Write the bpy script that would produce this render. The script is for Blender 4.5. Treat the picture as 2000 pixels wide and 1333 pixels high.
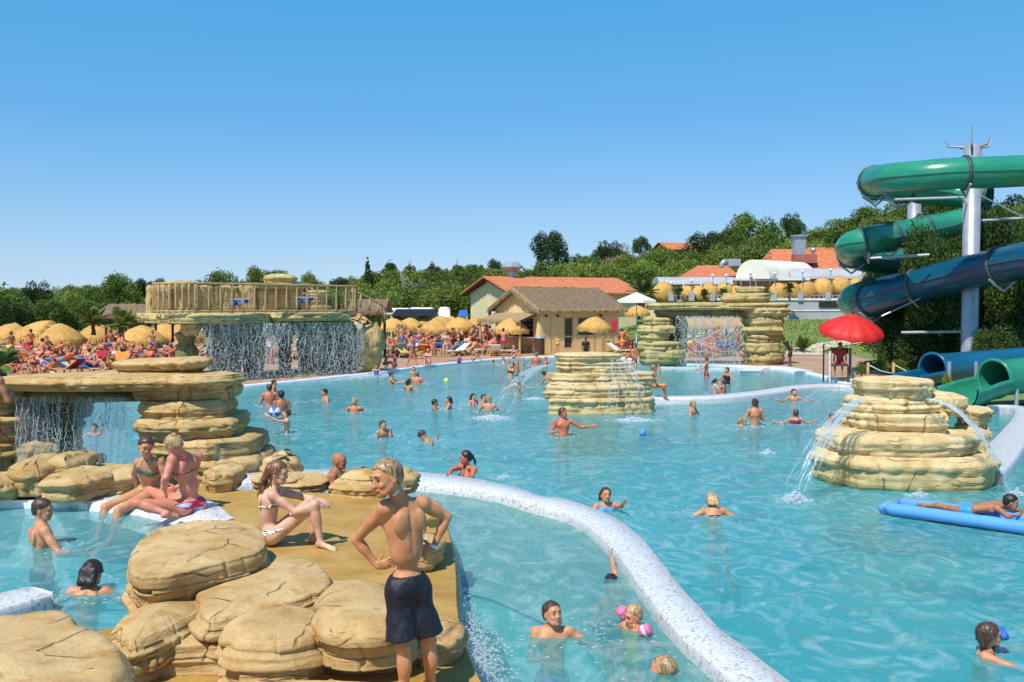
import bpy, bmesh, math, random
import numpy as np
from mathutils import Vector, Matrix, Quaternion, geometry
R = math.radians
for o in list(bpy.data.objects): bpy.data.objects.remove(o)
scene = bpy.context.scene
COL = scene.collection
# ------------------------------------------------------------------ camera
CAMZ = 2.95; FPX = 1900.0; PITCH = math.atan(66.5/FPX)
cam_d = bpy.data.cameras.new('camera'); cam = bpy.data.objects.new('camera', cam_d); COL.objects.link(cam)
cam.location = (0, 0, CAMZ); cam.rotation_euler = (math.pi/2-PITCH, 0, 0)
cam_d.sensor_width = 36; cam_d.lens = 36*FPX/2000; cam_d.clip_start = .1; cam_d.clip_end = 6000
scene.camera = cam
# ------------------------------------------------------------------ light
SUN_EL = R(56); SUN_AZ = Vector((-.52, -.85, 0)).normalized()      # horizontal direction towards the sun
sun_dir = (SUN_AZ*math.cos(SUN_EL)+Vector((0, 0, math.sin(SUN_EL)))).normalized()
world = bpy.data.worlds.new('World'); scene.world = world; world.use_nodes = True
wn = world.node_tree; wn.nodes.clear()
sky = wn.nodes.new('ShaderNodeTexSky'); sky.sky_type = 'NISHITA'; sky.sun_disc = False
sky.sun_elevation = SUN_EL; sky.sun_rotation = math.atan2(SUN_AZ.x, SUN_AZ.y)
sky.air_density = 1.15; sky.dust_density = 0.0; sky.ozone_density = 3.0; sky.altitude = 300
bg = wn.nodes.new('ShaderNodeBackground'); bg.inputs['Strength'].default_value = .15
wo = wn.nodes.new('ShaderNodeOutputWorld')
# clear-day gradient by elevation, the same all round, laid over the physical sky
tcw = wn.nodes.new('ShaderNodeTexCoord'); sxw = wn.nodes.new('ShaderNodeSeparateXYZ'); wn.links.new(tcw.outputs['Generated'], sxw.inputs[0])
rpw = wn.nodes.new('ShaderNodeValToRGB'); el_ = rpw.color_ramp.elements
stops = [(0.0, (.22, .48, .83)), (.055, (.185, .42, .77)), (.18, (.040, .335, .73)), (.30, (.010, .325, .71)), (.6, (.02, .26, .60)), (1.0, (.02, .18, .46))]
while len(el_) < len(stops): el_.new(.5)
for e_, (p_, c_) in zip(el_, stops): e_.position = p_; e_.color = (*c_, 1)
wn.links.new(sxw.outputs[2], rpw.inputs['Fac'])
vs = wn.nodes.new('ShaderNodeVectorMath'); vs.operation = 'SCALE'; vs.inputs['Scale'].default_value = 1/.15; wn.links.new(rpw.outputs['Color'], vs.inputs[0])
mxw = wn.nodes.new('ShaderNodeMix'); mxw.data_type = 'RGBA'; mxw.inputs[0].default_value = .72
wn.links.new(sky.outputs[0], mxw.inputs[6]); wn.links.new(vs.outputs[0], mxw.inputs[7]); wn.links.new(mxw.outputs[2], bg.inputs['Color']); wn.links.new(bg.outputs[0], wo.inputs['Surface'])
sd = bpy.data.lights.new('sun', 'SUN'); sd.energy = 4.9; sd.angle = R(.5); sd.color = (1, .95, .86)
sun = bpy.data.objects.new('sun', sd); COL.objects.link(sun); sun.rotation_euler = sun_dir.to_track_quat('Z', 'Y').to_euler(); sun.location = (0, 0, 60)
scene.view_settings.view_transform = 'Standard'; scene.view_settings.look = 'None'
scene.view_settings.exposure = .12; scene.view_settings.gamma = 1; scene.view_settings.use_curve_mapping = False
scene.cycles.max_bounces = 8; scene.cycles.transparent_max_bounces = 24
# ------------------------------------------------------------------ point helpers
_c, _s = math.cos(PITCH), math.sin(PITCH)
def ray(px, py):
    u = (px-1000)/FPX; v = (666.5-py)/FPX
    return Vector((u, _c+v*_s, -_s+v*_c))
def P(px, py, z=0.0):
    d = ray(px, py); t = (z-CAMZ)/d.z
    return Vector((d.x*t, d.y*t, z))
def A(px, py, Y):
    d = ray(px, py); t = Y/d.y
    return Vector((d.x*t, Y, CAMZ+d.z*t))
def Zat(py, Y): return A(1000, py, Y).z
rnd = random.Random(7)
# ------------------------------------------------------------------ numpy noise
def _hash(ix, iy, iz, seed):
    h = (ix.astype(np.int64)*374761393+iy.astype(np.int64)*668265263+iz.astype(np.int64)*2147483647+seed*974634777) & 0xffffffff
    h = ((h ^ (h >> 13))*1274126177) & 0xffffffff
    h = (h ^ (h >> 16)) & 0xffffff
    return h/float(0xffffff)*2-1
def vnoise(Pt, freq=1.0, seed=0):
    q = np.asarray(Pt, float)*freq; i = np.floor(q).astype(np.int64); f = q-i; f = f*f*(3-2*f)
    r = 0
    for dx in (0, 1):
        wx = f[..., 0] if dx else 1-f[..., 0]
        for dy in (0, 1):
            wy = f[..., 1] if dy else 1-f[..., 1]
            for dz in (0, 1):
                wz = f[..., 2] if dz else 1-f[..., 2]
                r = r+wx*wy*wz*_hash(i[..., 0]+dx, i[..., 1]+dy, i[..., 2]+dz, seed)
    return r
def fbm(Pt, freq=1.0, seed=0, oct=3):
    r = 0; a = 1.0
    for k in range(oct):
        r = r+a*vnoise(Pt, freq*(2.03**k), seed+k*17); a *= .5
    return r
# ------------------------------------------------------------------ mesh helpers
def mesh_from(name, V, F, mat=None, smooth=False):
    me = bpy.data.meshes.new(name)
    V = np.asarray(V, dtype=np.float32)
    if isinstance(F, np.ndarray):
        n, k = F.shape
        me.vertices.add(len(V)); me.vertices.foreach_set('co', V.ravel())
        me.loops.add(n*k); me.polygons.add(n)
        me.loops.foreach_set('vertex_index', F.astype(np.int32).ravel())
        me.polygons.foreach_set('loop_start', np.arange(0, n*k, k, dtype=np.int32))
        me.polygons.foreach_set('loop_total', np.full(n, k, dtype=np.int32))
        me.update(calc_edges=True)
    else:
        me.from_pydata([tuple(map(float, v)) for v in V], [], F); me.update()
    if smooth: me.polygons.foreach_set('use_smooth', np.ones(len(me.polygons), dtype=bool))
    if mat is not None: me.materials.append(mat)
    return me
def link(name, me, parent=None):
    o = bpy.data.objects.new(name, me); COL.objects.link(o)
    if parent is not None: o.parent = parent
    return o
def tag(o, label=None, cat=None, group=None, kind=None):
    if label: o['label'] = label
    if cat: o['category'] = cat
    if group: o['group'] = group
    if kind: o['kind'] = kind
    return o
def empty(name, loc=(0, 0, 0), rz=0.0, label=None, cat=None, group=None):
    o = bpy.data.objects.new(name, None); COL.objects.link(o); o.location = loc; o.rotation_euler = (0, 0, rz)
    o.empty_display_size = .1
    return tag(o, label, cat, group)
def copy_tree(o, parent=None):
    c = o.copy(); COL.objects.link(c); c.parent = parent
    for ch in list(o.children): copy_tree(ch, c)
    return c
class MB:
    """collects primitives, then makes ONE mesh object"""
    def __init__(s): s.V = []; s.F = []
    def raw(s, V, F):
        n = len(s.V); s.V += [tuple(v) for v in V]; s.F += [tuple(i+n for i in f) for f in F]; return s
    def box(s, c, d, rz=0.0, M=None):
        x, y, z = d[0]/2, d[1]/2, d[2]/2
        b = min(.012, min(d)*.12)
        vs = []
        m = M or Matrix.Rotation(rz, 3, 'Z')
        for sx in (-1, 1):
            for sy in (-1, 1):
                for sz in (-1, 1): vs.append(Vector((sx*x, sy*y, sz*z)))
        vs = [m@v+Vector(c) for v in vs]
        return s.raw(vs, [(0, 1, 3, 2), (4, 6, 7, 5), (0, 4, 5, 1), (2, 3, 7, 6), (0, 2, 6, 4), (1, 5, 7, 3)])
    def tube(s, pts, r, n=8, caps=True):
        pts = [Vector(p) for p in pts]; rs = r if isinstance(r, (list, tuple)) else [r]*len(pts)
        V = []; F = []; up = None
        for i, p in enumerate(pts):
            t = (pts[min(i+1, len(pts)-1)]-pts[max(i-1, 0)]).normalized()
            if up is None: up = Vector((0, 0, 1)) if abs(t.z) < .9 else Vector((1, 0, 0))
            a = t.cross(up).normalized(); b = a.cross(t).normalized(); up = b
            for k in range(n):
                an = 2*math.pi*k/n; V.append(p+(a*math.cos(an)+b*math.sin(an))*rs[i])
        for i in range(len(pts)-1):
            for k in range(n): F.append((i*n+k, i*n+(k+1) % n, (i+1)*n+(k+1) % n, (i+1)*n+k))
        if caps: F.append(tuple(range(n-1, -1, -1))); F.append(tuple(range((len(pts)-1)*n, len(pts)*n)))
        return s.raw(V, F)
    def lathe(s, prof, c=(0, 0, 0), n=24):
        V = []; F = []; c = Vector(c)
        for (r, z) in prof:
            for k in range(n):
                an = 2*math.pi*k/n; V.append(c+Vector((r*math.cos(an), r*math.sin(an), z)))
        for i in range(len(prof)-1):
            for k in range(n): F.append((i*n+k, i*n+(k+1) % n, (i+1)*n+(k+1) % n, (i+1)*n+k))
        return s.raw(V, F)
    def prism(s, poly, z0, z1):
        n = len(poly); V = [Vector((p[0], p[1], z0)) for p in poly]+[Vector((p[0], p[1], z1)) for p in poly]
        F = [tuple(range(n-1, -1, -1)), tuple(range(n, 2*n))]+[(i, (i+1) % n, n+(i+1) % n, n+i) for i in range(n)]
        return s.raw(V, F)
    def build(s, name, mat, parent=None, smooth=False, bevel=0):
        me = mesh_from(name, s.V, s.F, mat, smooth)
        if bevel:
            bm = bmesh.new(); bm.from_mesh(me); bmesh.ops.bevel(bm, geom=list(bm.edges), offset=bevel, segments=1, affect='EDGES'); bm.to_mesh(me); bm.free()
        return link(name, me, parent)
def grid_faces(nu, nv, wrap_u=False):
    i = np.arange(nv-1)[:, None]; j = np.arange(nu if wrap_u else nu-1)[None, :]
    j2 = (j+1) % nu
    return np.stack([i*nu+j, i*nu+j2, (i+1)*nu+j2, (i+1)*nu+j], -1).reshape(-1, 4)
def catmull(pts, per=6):
    pts = [Vector(p) for p in pts]; out = []
    for i in range(len(pts)-1):
        p0 = pts[max(i-1, 0)]; p1 = pts[i]; p2 = pts[i+1]; p3 = pts[min(i+2, len(pts)-1)]
        for k in range(per):
            t = k/per
            out.append(.5*((2*p1)+(p2-p0)*t+(2*p0-5*p1+4*p2-p3)*t*t+(3*p1-p0-3*p2+p3)*t**3))
    out.append(pts[-1]); return out
def poly_sheet(name, loops, z, mat, parent=None, kind='structure'):
    """flat sheet, first loop outer, others holes"""
    loops = [[Vector((p[0], p[1], 0)) for p in l] for l in loops]
    tris = geometry.tessellate_polygon(loops)
    V = [(p.x, p.y, z) for l in loops for p in l]
    F = []
    for t in tris:
        a, b, c = [Vector(V[i]) for i in t]
        if (b-a).cross(c-a).z < 0: t = (t[0], t[2], t[1])
        F.append(tuple(t))
    o = link(name, mesh_from(name, V, F, mat), parent)
    if kind: o['kind'] = kind
    return o
# ------------------------------------------------------------------ materials
def new_mat(name):
    m = bpy.data.materials.new(name); m.use_nodes = True; nt = m.node_tree; nt.nodes.clear()
    return m, nt, nt.nodes, nt.links
def N(nt, t, **kw):
    n = nt.nodes.new('ShaderNode'+t)
    for k, v in kw.items():
        if k in n.inputs: n.inputs[k].default_value = v
        else: setattr(n, k, v)
    return n
def col4(c): return (c[0], c[1], c[2], 1)
def ramp(nt, stops):
    r = nt.nodes.new('ShaderNodeValToRGB'); e = r.color_ramp.elements
    while len(e) < len(stops): e.new(.5)
    for i, (p, c) in enumerate(stops): e[i].position = p; e[i].color = col4(c) if len(c) == 3 else c
    return r
def pmat(name, c1, c2=None, scale=4.0, rough=.6, bump=0.0, bscale=30.0, spec=.5, metal=0.0, stretch=(1, 1, 1), rnd_amt=0.0, sss=0.0, world_co=False, island=0.0, coat=0.0):
    m, nt, nn, L = new_mat(name)
    out = N(nt, 'OutputMaterial'); b = N(nt, 'BsdfPrincipled'); L.new(b.outputs[0], out.inputs[0])
    b.inputs['Roughness'].default_value = rough; b.inputs['Specular IOR Level'].default_value = spec; b.inputs['Metallic'].default_value = metal
    b.inputs['Coat Weight'].default_value = coat
    if sss: b.inputs['Subsurface Weight'].default_value = sss; b.inputs['Subsurface Radius'].default_value = (.02, .008, .004)
    tc = N(nt, 'TexCoord'); mp = N(nt, 'Mapping'); mp.inputs['Scale'].default_value = stretch
    if world_co:
        g = N(nt, 'NewGeometry'); L.new(g.outputs['Position'], mp.inputs['Vector'])
    else: L.new(tc.outputs['Object'], mp.inputs['Vector'])
    c2 = c2 or tuple(x*.8 for x in c1)
    nz = N(nt, 'TexNoise'); nz.inputs['Scale'].default_value = scale; nz.inputs['Detail'].default_value = 5; nz.inputs['Roughness'].default_value = .6
    L.new(mp.outputs[0], nz.inputs['Vector'])
    rp = ramp(nt, [(.35, c1), (.68, c2)]); L.new(nz.outputs['Fac'], rp.inputs['Fac'])
    cur = rp.outputs['Color']
    if rnd_amt or island:
        h = N(nt, 'HueSaturation')
        if island:
            g2 = N(nt, 'NewGeometry'); src = g2.outputs['Random Per Island']; amt = island
        else:
            oi = N(nt, 'ObjectInfo'); src = oi.outputs['Random']; amt = rnd_amt
        mr = N(nt, 'MapRange'); mr.inputs['To Min'].default_value = 1-amt; mr.inputs['To Max'].default_value = 1+amt
        L.new(src, mr.inputs['Value']); L.new(mr.outputs[0], h.inputs['Value']); L.new(cur, h.inputs['Color']); cur = h.outputs[0]
    L.new(cur, b.inputs['Base Color'])
    if bump:
        n2 = N(nt, 'TexNoise'); n2.inputs['Scale'].default_value = bscale; n2.inputs['Detail'].default_value = 6; L.new(mp.outputs[0], n2.inputs['Vector'])
        bp = N(nt, 'Bump'); bp.inputs['Strength'].default_value = bump; bp.inputs['Distance'].default_value = .02
        L.new(n2.outputs['Fac'], bp.inputs['Height']); L.new(bp.outputs[0], b.inputs['Normal'])
    return m
def rock_mat(name, c_lo, c_hi, c_streak, crack=.9, wet=0.0, scale=1.0, algae=None, zfade=.25):
    m, nt, nn, L = new_mat(name)
    out = N(nt, 'OutputMaterial'); b = N(nt, 'BsdfPrincipled'); L.new(b.outputs[0], out.inputs[0])
    b.inputs['Roughness'].default_value = .85-wet*.5; b.inputs['Specular IOR Level'].default_value = .12+wet*.4
    g = N(nt, 'NewGeometry')
    mp = N(nt, 'Mapping'); mp.inputs['Scale'].default_value = (1, 1, 1); L.new(g.outputs['Position'], mp.inputs['Vector'])
    n1 = N(nt, 'TexNoise'); n1.inputs['Scale'].default_value = 1.6*scale; n1.inputs['Detail'].default_value = 7; n1.inputs['Roughness'].default_value = .62; L.new(mp.outputs[0], n1.inputs['Vector'])
    r1 = ramp(nt, [(.30, c_lo), (.62, c_hi)]); L.new(n1.outputs['Fac'], r1.inputs['Fac'])
    # vertical run-off stains
    mp2 = N(nt, 'Mapping'); mp2.inputs['Scale'].default_value = (5, 5, .7); L.new(g.outputs['Position'], mp2.inputs['Vector'])
    n2 = N(nt, 'TexNoise'); n2.inputs['Scale'].default_value = 1.0*scale; n2.inputs['Detail'].default_value = 4; L.new(mp2.outputs[0], n2.inputs['Vector'])
    r2 = ramp(nt, [(.50, (0, 0, 0)), (.72, (1, 1, 1))]); L.new(n2.outputs['Fac'], r2.inputs['Fac'])
    mx = N(nt, 'Mix'); mx.data_type = 'RGBA'; L.new(r2.outputs['Color'], mx.inputs[0]); L.new(r1.outputs['Color'], mx.inputs[6]); mx.inputs[7].default_value = col4(c_streak)
    cur = mx.outputs[2]
    # fine pitting
    n4 = N(nt, 'TexNoise'); n4.inputs['Scale'].default_value = 38*scale; n4.inputs['Detail'].default_value = 5; L.new(mp.outputs[0], n4.inputs['Vector'])
    r4 = ramp(nt, [(.3, (.78, .78, .78)), (.6, (1, 1, 1))]); L.new(n4.outputs['Fac'], r4.inputs['Fac'])
    mm = N(nt, 'Mix'); mm.data_type = 'RGBA'; mm.blend_type = 'MULTIPLY'; mm.inputs[0].default_value = .8; L.new(cur, mm.inputs[6]); L.new(r4.outputs['Color'], mm.inputs[7]); cur = mm.outputs[2]
    if algae:
        sx = N(nt, 'SeparateXYZ'); L.new(g.outputs['Position'], sx.inputs[0])
        ad = N(nt, 'MapRange'); ad.inputs['From Min'].default_value = -.05; ad.inputs['From Max'].default_value = zfade; ad.inputs['To Min'].default_value = 1; ad.inputs['To Max'].default_value = 0; L.new(sx.outputs[2], ad.inputs['Value'])
        ml = N(nt, 'Math', operation='MULTIPLY'); L.new(ad.outputs[0], ml.inputs[0]); L.new(n2.outputs['Fac'], ml.inputs[1])
        m3 = N(nt, 'Mix'); m3.data_type = 'RGBA'; L.new(ml.outputs[0], m3.inputs[0]); L.new(cur, m3.inputs[6]); m3.inputs[7].default_value = col4(algae); cur = m3.outputs[2]
    L.new(cur, b.inputs['Base Color'])
    # bedding lines: thin dark-edged horizontal layers, broken up and wavy; a few upright joints
    n5 = N(nt, 'TexNoise'); n5.inputs['Scale'].default_value = 1.6*scale; n5.inputs['Detail'].default_value = 3; L.new(g.outputs['Position'], n5.inputs['Vector'])
    sc = N(nt, 'VectorMath', operation='SCALE'); sc.inputs['Scale'].default_value = .30; L.new(n5.outputs['Color'], sc.inputs[0])
    av = N(nt, 'VectorMath', operation='ADD'); L.new(g.outputs['Position'], av.inputs[0]); L.new(sc.outputs[0], av.inputs[1])
    mp3 = N(nt, 'Mapping'); mp3.inputs['Scale'].default_value = (.8*scale, .8*scale, 9*scale); L.new(av.outputs[0], mp3.inputs['Vector'])
    nl = N(nt, 'TexNoise'); nl.inputs['Scale'].default_value = 1.0; nl.inputs['Detail'].default_value = 2.5; nl.inputs['Roughness'].default_value = .45; L.new(mp3.outputs[0], nl.inputs['Vector'])
    # narrow valley where the noise crosses .5
    s1 = N(nt, 'Math', operation='SUBTRACT'); s1.inputs[1].default_value = .5; L.new(nl.outputs['Fac'], s1.inputs[0]); a1 = N(nt, 'Math', operation='ABSOLUTE'); L.new(s1.outputs[0], a1.inputs[0])
    r3 = ramp(nt, [(0, (0, 0, 0)), (.022, (1, 1, 1))]); L.new(a1.outputs[0], r3.inputs['Fac'])
    msk = N(nt, 'TexNoise'); msk.inputs['Scale'].default_value = 2.3*scale; L.new(av.outputs[0], msk.inputs['Vector']); rm = ramp(nt, [(.44, (1, 1, 1)), (.58, (0, 0, 0))]); L.new(msk.outputs['Fac'], rm.inputs['Fac'])
    mx0 = N(nt, 'Math', operation='MAXIMUM'); L.new(r3.outputs['Color'], mx0.inputs[0]); L.new(rm.outputs['Color'], mx0.inputs[1])
    sn = N(nt, 'SeparateXYZ'); L.new(g.outputs['True Normal'], sn.inputs[0]); rn = ramp(nt, [(.55, (0, 0, 0)), (.8, (1, 1, 1))]); L.new(sn.outputs[2], rn.inputs['Fac'])
    mxm = N(nt, 'Math', operation='MAXIMUM'); L.new(mx0.outputs[0], mxm.inputs[0]); L.new(rn.outputs['Color'], mxm.inputs[1])
    mp4 = N(nt, 'Mapping'); mp4.inputs['Scale'].default_value = (2.0*scale, 2.0*scale, .7*scale); mp4.inputs['Location'].default_value = (3, 1, 2); L.new(av.outputs[0], mp4.inputs['Vector'])
    vo = N(nt, 'TexVoronoi'); vo.feature = 'DISTANCE_TO_EDGE'; vo.inputs['Scale'].default_value = .55; L.new(mp4.outputs[0], vo.inputs['Vector'])
    r5 = ramp(nt, [(0, (0, 0, 0)), (.016, (1, 1, 1))]); L.new(vo.outputs['Distance'], r5.inputs['Fac'])
    rm2 = ramp(nt, [(.41, (0, 0, 0)), (.49, (1, 1, 1))]); L.new(msk.outputs['Fac'], rm2.inputs['Fac']); 
    mx5 = N(nt, 'Math', operation='MAXIMUM'); L.new(r5.outputs['Color'], mx5.inputs[0]); L.new(rm2.outputs['Color'], mx5.inputs[1])
    mn = N(nt, 'Math', operation='MINIMUM'); L.new(mxm.outputs[0], mn.inputs[0]); L.new(mx5.outputs[0], mn.inputs[1])
    mc = N(nt, 'Mix'); mc.data_type = 'RGBA'; mi = N(nt, 'MapRange'); mi.inputs['To Min'].default_value = .5; mi.inputs['To Max'].default_value = 0; L.new(mn.outputs[0], mi.inputs['Value']); L.new(mi.outputs[0], mc.inputs[0]); L.new(cur, mc.inputs[6]); mc.inputs[7].default_value = (.11, .06, .022, 1); L.new(mc.outputs[2], b.inputs['Base Color'])
    n6 = N(nt, 'TexNoise'); n6.inputs['Scale'].default_value = 9*scale; n6.inputs['Detail'].default_value = 8; n6.inputs['Roughness'].default_value = .62
    mp6 = N(nt, 'Mapping'); mp6.inputs['Scale'].default_value = (.6, .6, 1.8); L.new(g.outputs['Position'], mp6.inputs['Vector']); L.new(mp6.outputs[0], n6.inputs['Vector'])
    b1 = N(nt, 'Bump'); b1.inputs['Strength'].default_value = crack; b1.inputs['Distance'].default_value = .022; L.new(mn.outputs[0], b1.inputs['Height'])
    b2 = N(nt, 'Bump'); b2.inputs['Strength'].default_value = .55; b2.inputs['Distance'].default_value = .03; L.new(n6.outputs['Fac'], b2.inputs['Height']); L.new(b1.outputs[0], b2.inputs['Normal'])
    L.new(b2.outputs[0], b.inputs['Normal'])
    return m
def water_mat(name, deep, light, milk=.5, wscale=1.0, tint=(.45, .85, .9), foam=.5, bump=.33):
    m, nt, nn, L = new_mat(name)
    out = N(nt, 'OutputMaterial')
    g = N(nt, 'NewGeometry')
    mp = N(nt, 'Mapping'); mp.inputs['Scale'].default_value = (1.25*wscale, .85*wscale, 1); mp.inputs['Rotation'].default_value = (0, 0, .35); L.new(g.outputs['Position'], mp.inputs['Vector'])
    nz = N(nt, 'TexNoise'); nz.inputs['Scale'].default_value = 1.5; nz.inputs['Detail'].default_value = 6; nz.inputs['Roughness'].default_value = .55; nz.inputs['Distortion'].default_value = .9; L.new(mp.outputs[0], nz.inputs['Vector'])
    nb = N(nt, 'TexNoise'); nb.inputs['Scale'].default_value = .22; nb.inputs['Detail'].default_value = 3; L.new(g.outputs['Position'], nb.inputs['Vector'])
    rp = ramp(nt, [(.30, deep), (.70, light)]); L.new(nb.outputs['Fac'], rp.inputs['Fac'])
    # whitish streaks of light and air bubbles
    n3 = N(nt, 'TexNoise'); n3.inputs['Scale'].default_value = 1.8; n3.inputs['Detail'].default_value = 6; n3.inputs['Roughness'].default_value = .62; n3.inputs['Distortion'].default_value = 2.2; L.new(mp.outputs[0], n3.inputs['Vector'])
    r3 = ramp(nt, [(.47, (0, 0, 0)), (.70, (foam, foam, foam))]); L.new(n3.outputs['Fac'], r3.inputs['Fac'])
    mx = N(nt, 'Mix'); mx.data_type = 'RGBA'; L.new(r3.outputs['Color'], mx.inputs[0]); L.new(rp.outputs['Color'], mx.inputs[6]); mx.inputs[7].default_value = (.40, .62, .64, 1)
    bp = N(nt, 'Bump'); bp.inputs['Strength'].default_value = bump; bp.inputs['Distance'].default_value = .16; L.new(nz.outputs['Fac'], bp.inputs['Height'])
    nf = N(nt, 'TexNoise'); nf.inputs['Scale'].default_value = 7.0; nf.inputs['Detail'].default_value = 4; nf.inputs['Distortion'].default_value = .6; L.new(mp.outputs[0], nf.inputs['Vector'])
    b2 = N(nt, 'Bump'); b2.inputs['Strength'].default_value = bump*.8; b2.inputs['Distance'].default_value = .035; L.new(nf.outputs['Fac'], b2.inputs['Height']); L.new(bp.outputs[0], b2.inputs['Normal'])
    df = N(nt, 'BsdfDiffuse'); L.new(mx.outputs[2], df.inputs['Color']); L.new(b2.outputs[0], df.inputs['Normal'])
    tr = N(nt, 'BsdfTransparent'); tr.inputs['Color'].default_value = col4(tint)
    m1 = N(nt, 'MixShader'); m1.inputs[0].default_value = milk; L.new(tr.outputs[0], m1.inputs[1]); L.new(df.outputs[0], m1.inputs[2])
    gl = N(nt, 'BsdfGlossy'); gl.inputs['Roughness'].default_value = .13; gl.inputs['Color'].default_value = (1, 1, 1, 1); L.new(b2.outputs[0], gl.inputs['Normal'])
    fr = N(nt, 'Fresnel'); fr.inputs['IOR'].default_value = 1.33; L.new(b2.outputs[0], fr.inputs['Normal'])
    sc = N(nt, 'Math', operation='MULTIPLY'); sc.inputs[1].default_value = .62; L.new(fr.outputs[0], sc.inputs[0])
    m2 = N(nt, 'MixShader'); L.new(sc.outputs[0], m2.inputs[0]); L.new(m1.outputs[0], m2.inputs[1]); L.new(gl.outputs[0], m2.inputs[2])
    L.new(m2.outputs[0], out.inputs[0])
    return m
def tile_mat(name, c1, c2, mortar, sx=.026):
    m, nt, nn, L = new_mat(name)
    out = N(nt, 'OutputMaterial'); b = N(nt, 'BsdfPrincipled'); L.new(b.outputs[0], out.inputs[0]); b.inputs['Roughness'].default_value = .35
    uv = N(nt, 'UVMap'); 
    br = N(nt, 'TexBrick'); br.offset = 0; br.inputs['Scale'].default_value = 1.0; br.inputs['Brick Width'].default_value = sx; br.inputs['Row Height'].default_value = sx; br.inputs['Mortar Size'].default_value = sx*.07
    br.inputs['Color1'].default_value = col4(c1); br.inputs['Color2'].default_value = col4(c2); br.inputs['Mortar'].default_value = col4(mortar); br.inputs['Bias'].default_value = .0
    L.new(uv.outputs[0], br.inputs['Vector'])
    wn_ = N(nt, 'TexWhiteNoise'); sn = N(nt, 'VectorMath', operation='SNAP'); sn.inputs[1].default_value = (sx, sx, sx); L.new(uv.outputs[0], sn.inputs[0]); L.new(sn.outputs[0], wn_.inputs['Vector'])
    rp = ramp(nt, [(0, (.22, .22, .24)), (.05, (.40, .38, .36)), (.14, (.68, .66, .64)), (.3, (.86, .86, .86)), (.60, (1, 1, 1))]); L.new(wn_.outputs['Value'], rp.inputs['Fac'])
    mm = N(nt, 'Mix'); mm.data_type = 'RGBA'; mm.blend_type = 'MULTIPLY'; mm.inputs[0].default_value = .6; L.new(br.outputs['Color'], mm.inputs[6]); L.new(rp.outputs['Color'], mm.inputs[7])
    L.new(mm.outputs[2], b.inputs['Base Color'])
    bp = N(nt, 'Bump'); bp.inputs['Strength'].default_value = .4; bp.inputs['Distance'].default_value = .004; bp.invert = True; L.new(br.outputs['Fac'], bp.inputs['Height']); L.new(bp.outputs[0], b.inputs['Normal'])
    return m
def leaf_mat(name, c1, c2, scale=.5, trans=.35):
    m, nt, nn, L = new_mat(name)
    out = N(nt, 'OutputMaterial')
    tc = N(nt, 'TexCoord'); nz = N(nt, 'TexNoise'); nz.inputs['Scale'].default_value = scale; nz.inputs['Detail'].default_value = 3; L.new(tc.outputs['Object'], nz.inputs['Vector'])
    g = N(nt, 'NewGeometry'); oi = N(nt, 'ObjectInfo')
    ad = N(nt, 'Math', operation='MULTIPLY_ADD'); ad.inputs[1].default_value = .5; L.new(g.outputs['Random Per Island'], ad.inputs[0]); L.new(nz.outputs['Fac'], ad.inputs[2])
    rp = ramp(nt, [(.4, c1), (1.0, c2)]); L.new(ad.outputs[0], rp.inputs['Fac'])
    h = N(nt, 'HueSaturation'); mr = N(nt, 'MapRange'); mr.inputs['To Min'].default_value = .78; mr.inputs['To Max'].default_value = 1.25; L.new(oi.outputs['Random'], mr.inputs['Value']); L.new(mr.outputs[0], h.inputs['Value']); L.new(rp.outputs['Color'], h.inputs['Color'])
    df = N(nt, 'BsdfPrincipled'); df.inputs['Roughness'].default_value = .55; df.inputs['Specular IOR Level'].default_value = .3; L.new(h.outputs[0], df.inputs['Base Color'])
    tl = N(nt, 'BsdfTranslucent'); L.new(h.outputs[0], tl.inputs['Color'])
    mx = N(nt, 'MixShader'); mx.inputs[0].default_value = trans; L.new(df.outputs[0], mx.inputs[1]); L.new(tl.outputs[0], mx.inputs[2]); L.new(mx.outputs[0], out.inputs[0])
    return m
def spray_mat(name, alpha=.55):
    m, nt, nn, L = new_mat(name)
    out = N(nt, 'OutputMaterial')
    df = N(nt, 'BsdfDiffuse'); df.inputs['Color'].default_value = (.85, .9, .93, 1)
    tl = N(nt, 'BsdfTranslucent'); tl.inputs['Color'].default_value = (.85, .9, .93, 1)
    ma = N(nt, 'MixShader'); ma.inputs[0].default_value = .5; L.new(df.outputs[0], ma.inputs[1]); L.new(tl.outputs[0], ma.inputs[2])
    gl = N(nt, 'BsdfGlossy'); gl.inputs['Roughness'].default_value = .08
    mb = N(nt, 'MixShader'); mb.inputs[0].default_value = .14; L.new(ma.outputs[0], mb.inputs[1]); L.new(gl.outputs[0], mb.inputs[2])
    tr = N(nt, 'BsdfTransparent'); tr.inputs['Color'].default_value = (.95, .98, 1, 1)
    mc = N(nt, 'MixShader'); mc.inputs[0].default_value = alpha; L.new(tr.outputs[0], mc.inputs[1]); L.new(mb.outputs[0], mc.inputs[2]); L.new(mc.outputs[0], out.inputs[0])
    return m
M = {}
M['water'] = water_mat('pool_water', (.040, .31, .35), (.075, .38, .395), milk=.60, foam=.7, tint=(.68, .90, .90))
M['water2'] = water_mat('channel_water', (.07, .33, .34), (.12, .41, .39), milk=.46, foam=.85, tint=(.70, .9, .88))
M['water3'] = water_mat('left_pool_water', (.06, .34, .39), (.12, .43, .46), milk=.46, foam=1.0, tint=(.72, .92, .92))
M['pool_floor'] = pmat('pool_floor', (.18, .48, .52), (.13, .40, .46), scale=1.5, rough=.6, world_co=True)
M['tile'] = tile_mat('white_mosaic', (.74, .735, .74), (.66, .66, .68), (.45, .45, .47))
M['tile_plain'] = pmat('white_mosaic_far', (.82, .83, .85), (.68, .70, .75), scale=30, rough=.35, world_co=True)
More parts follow.
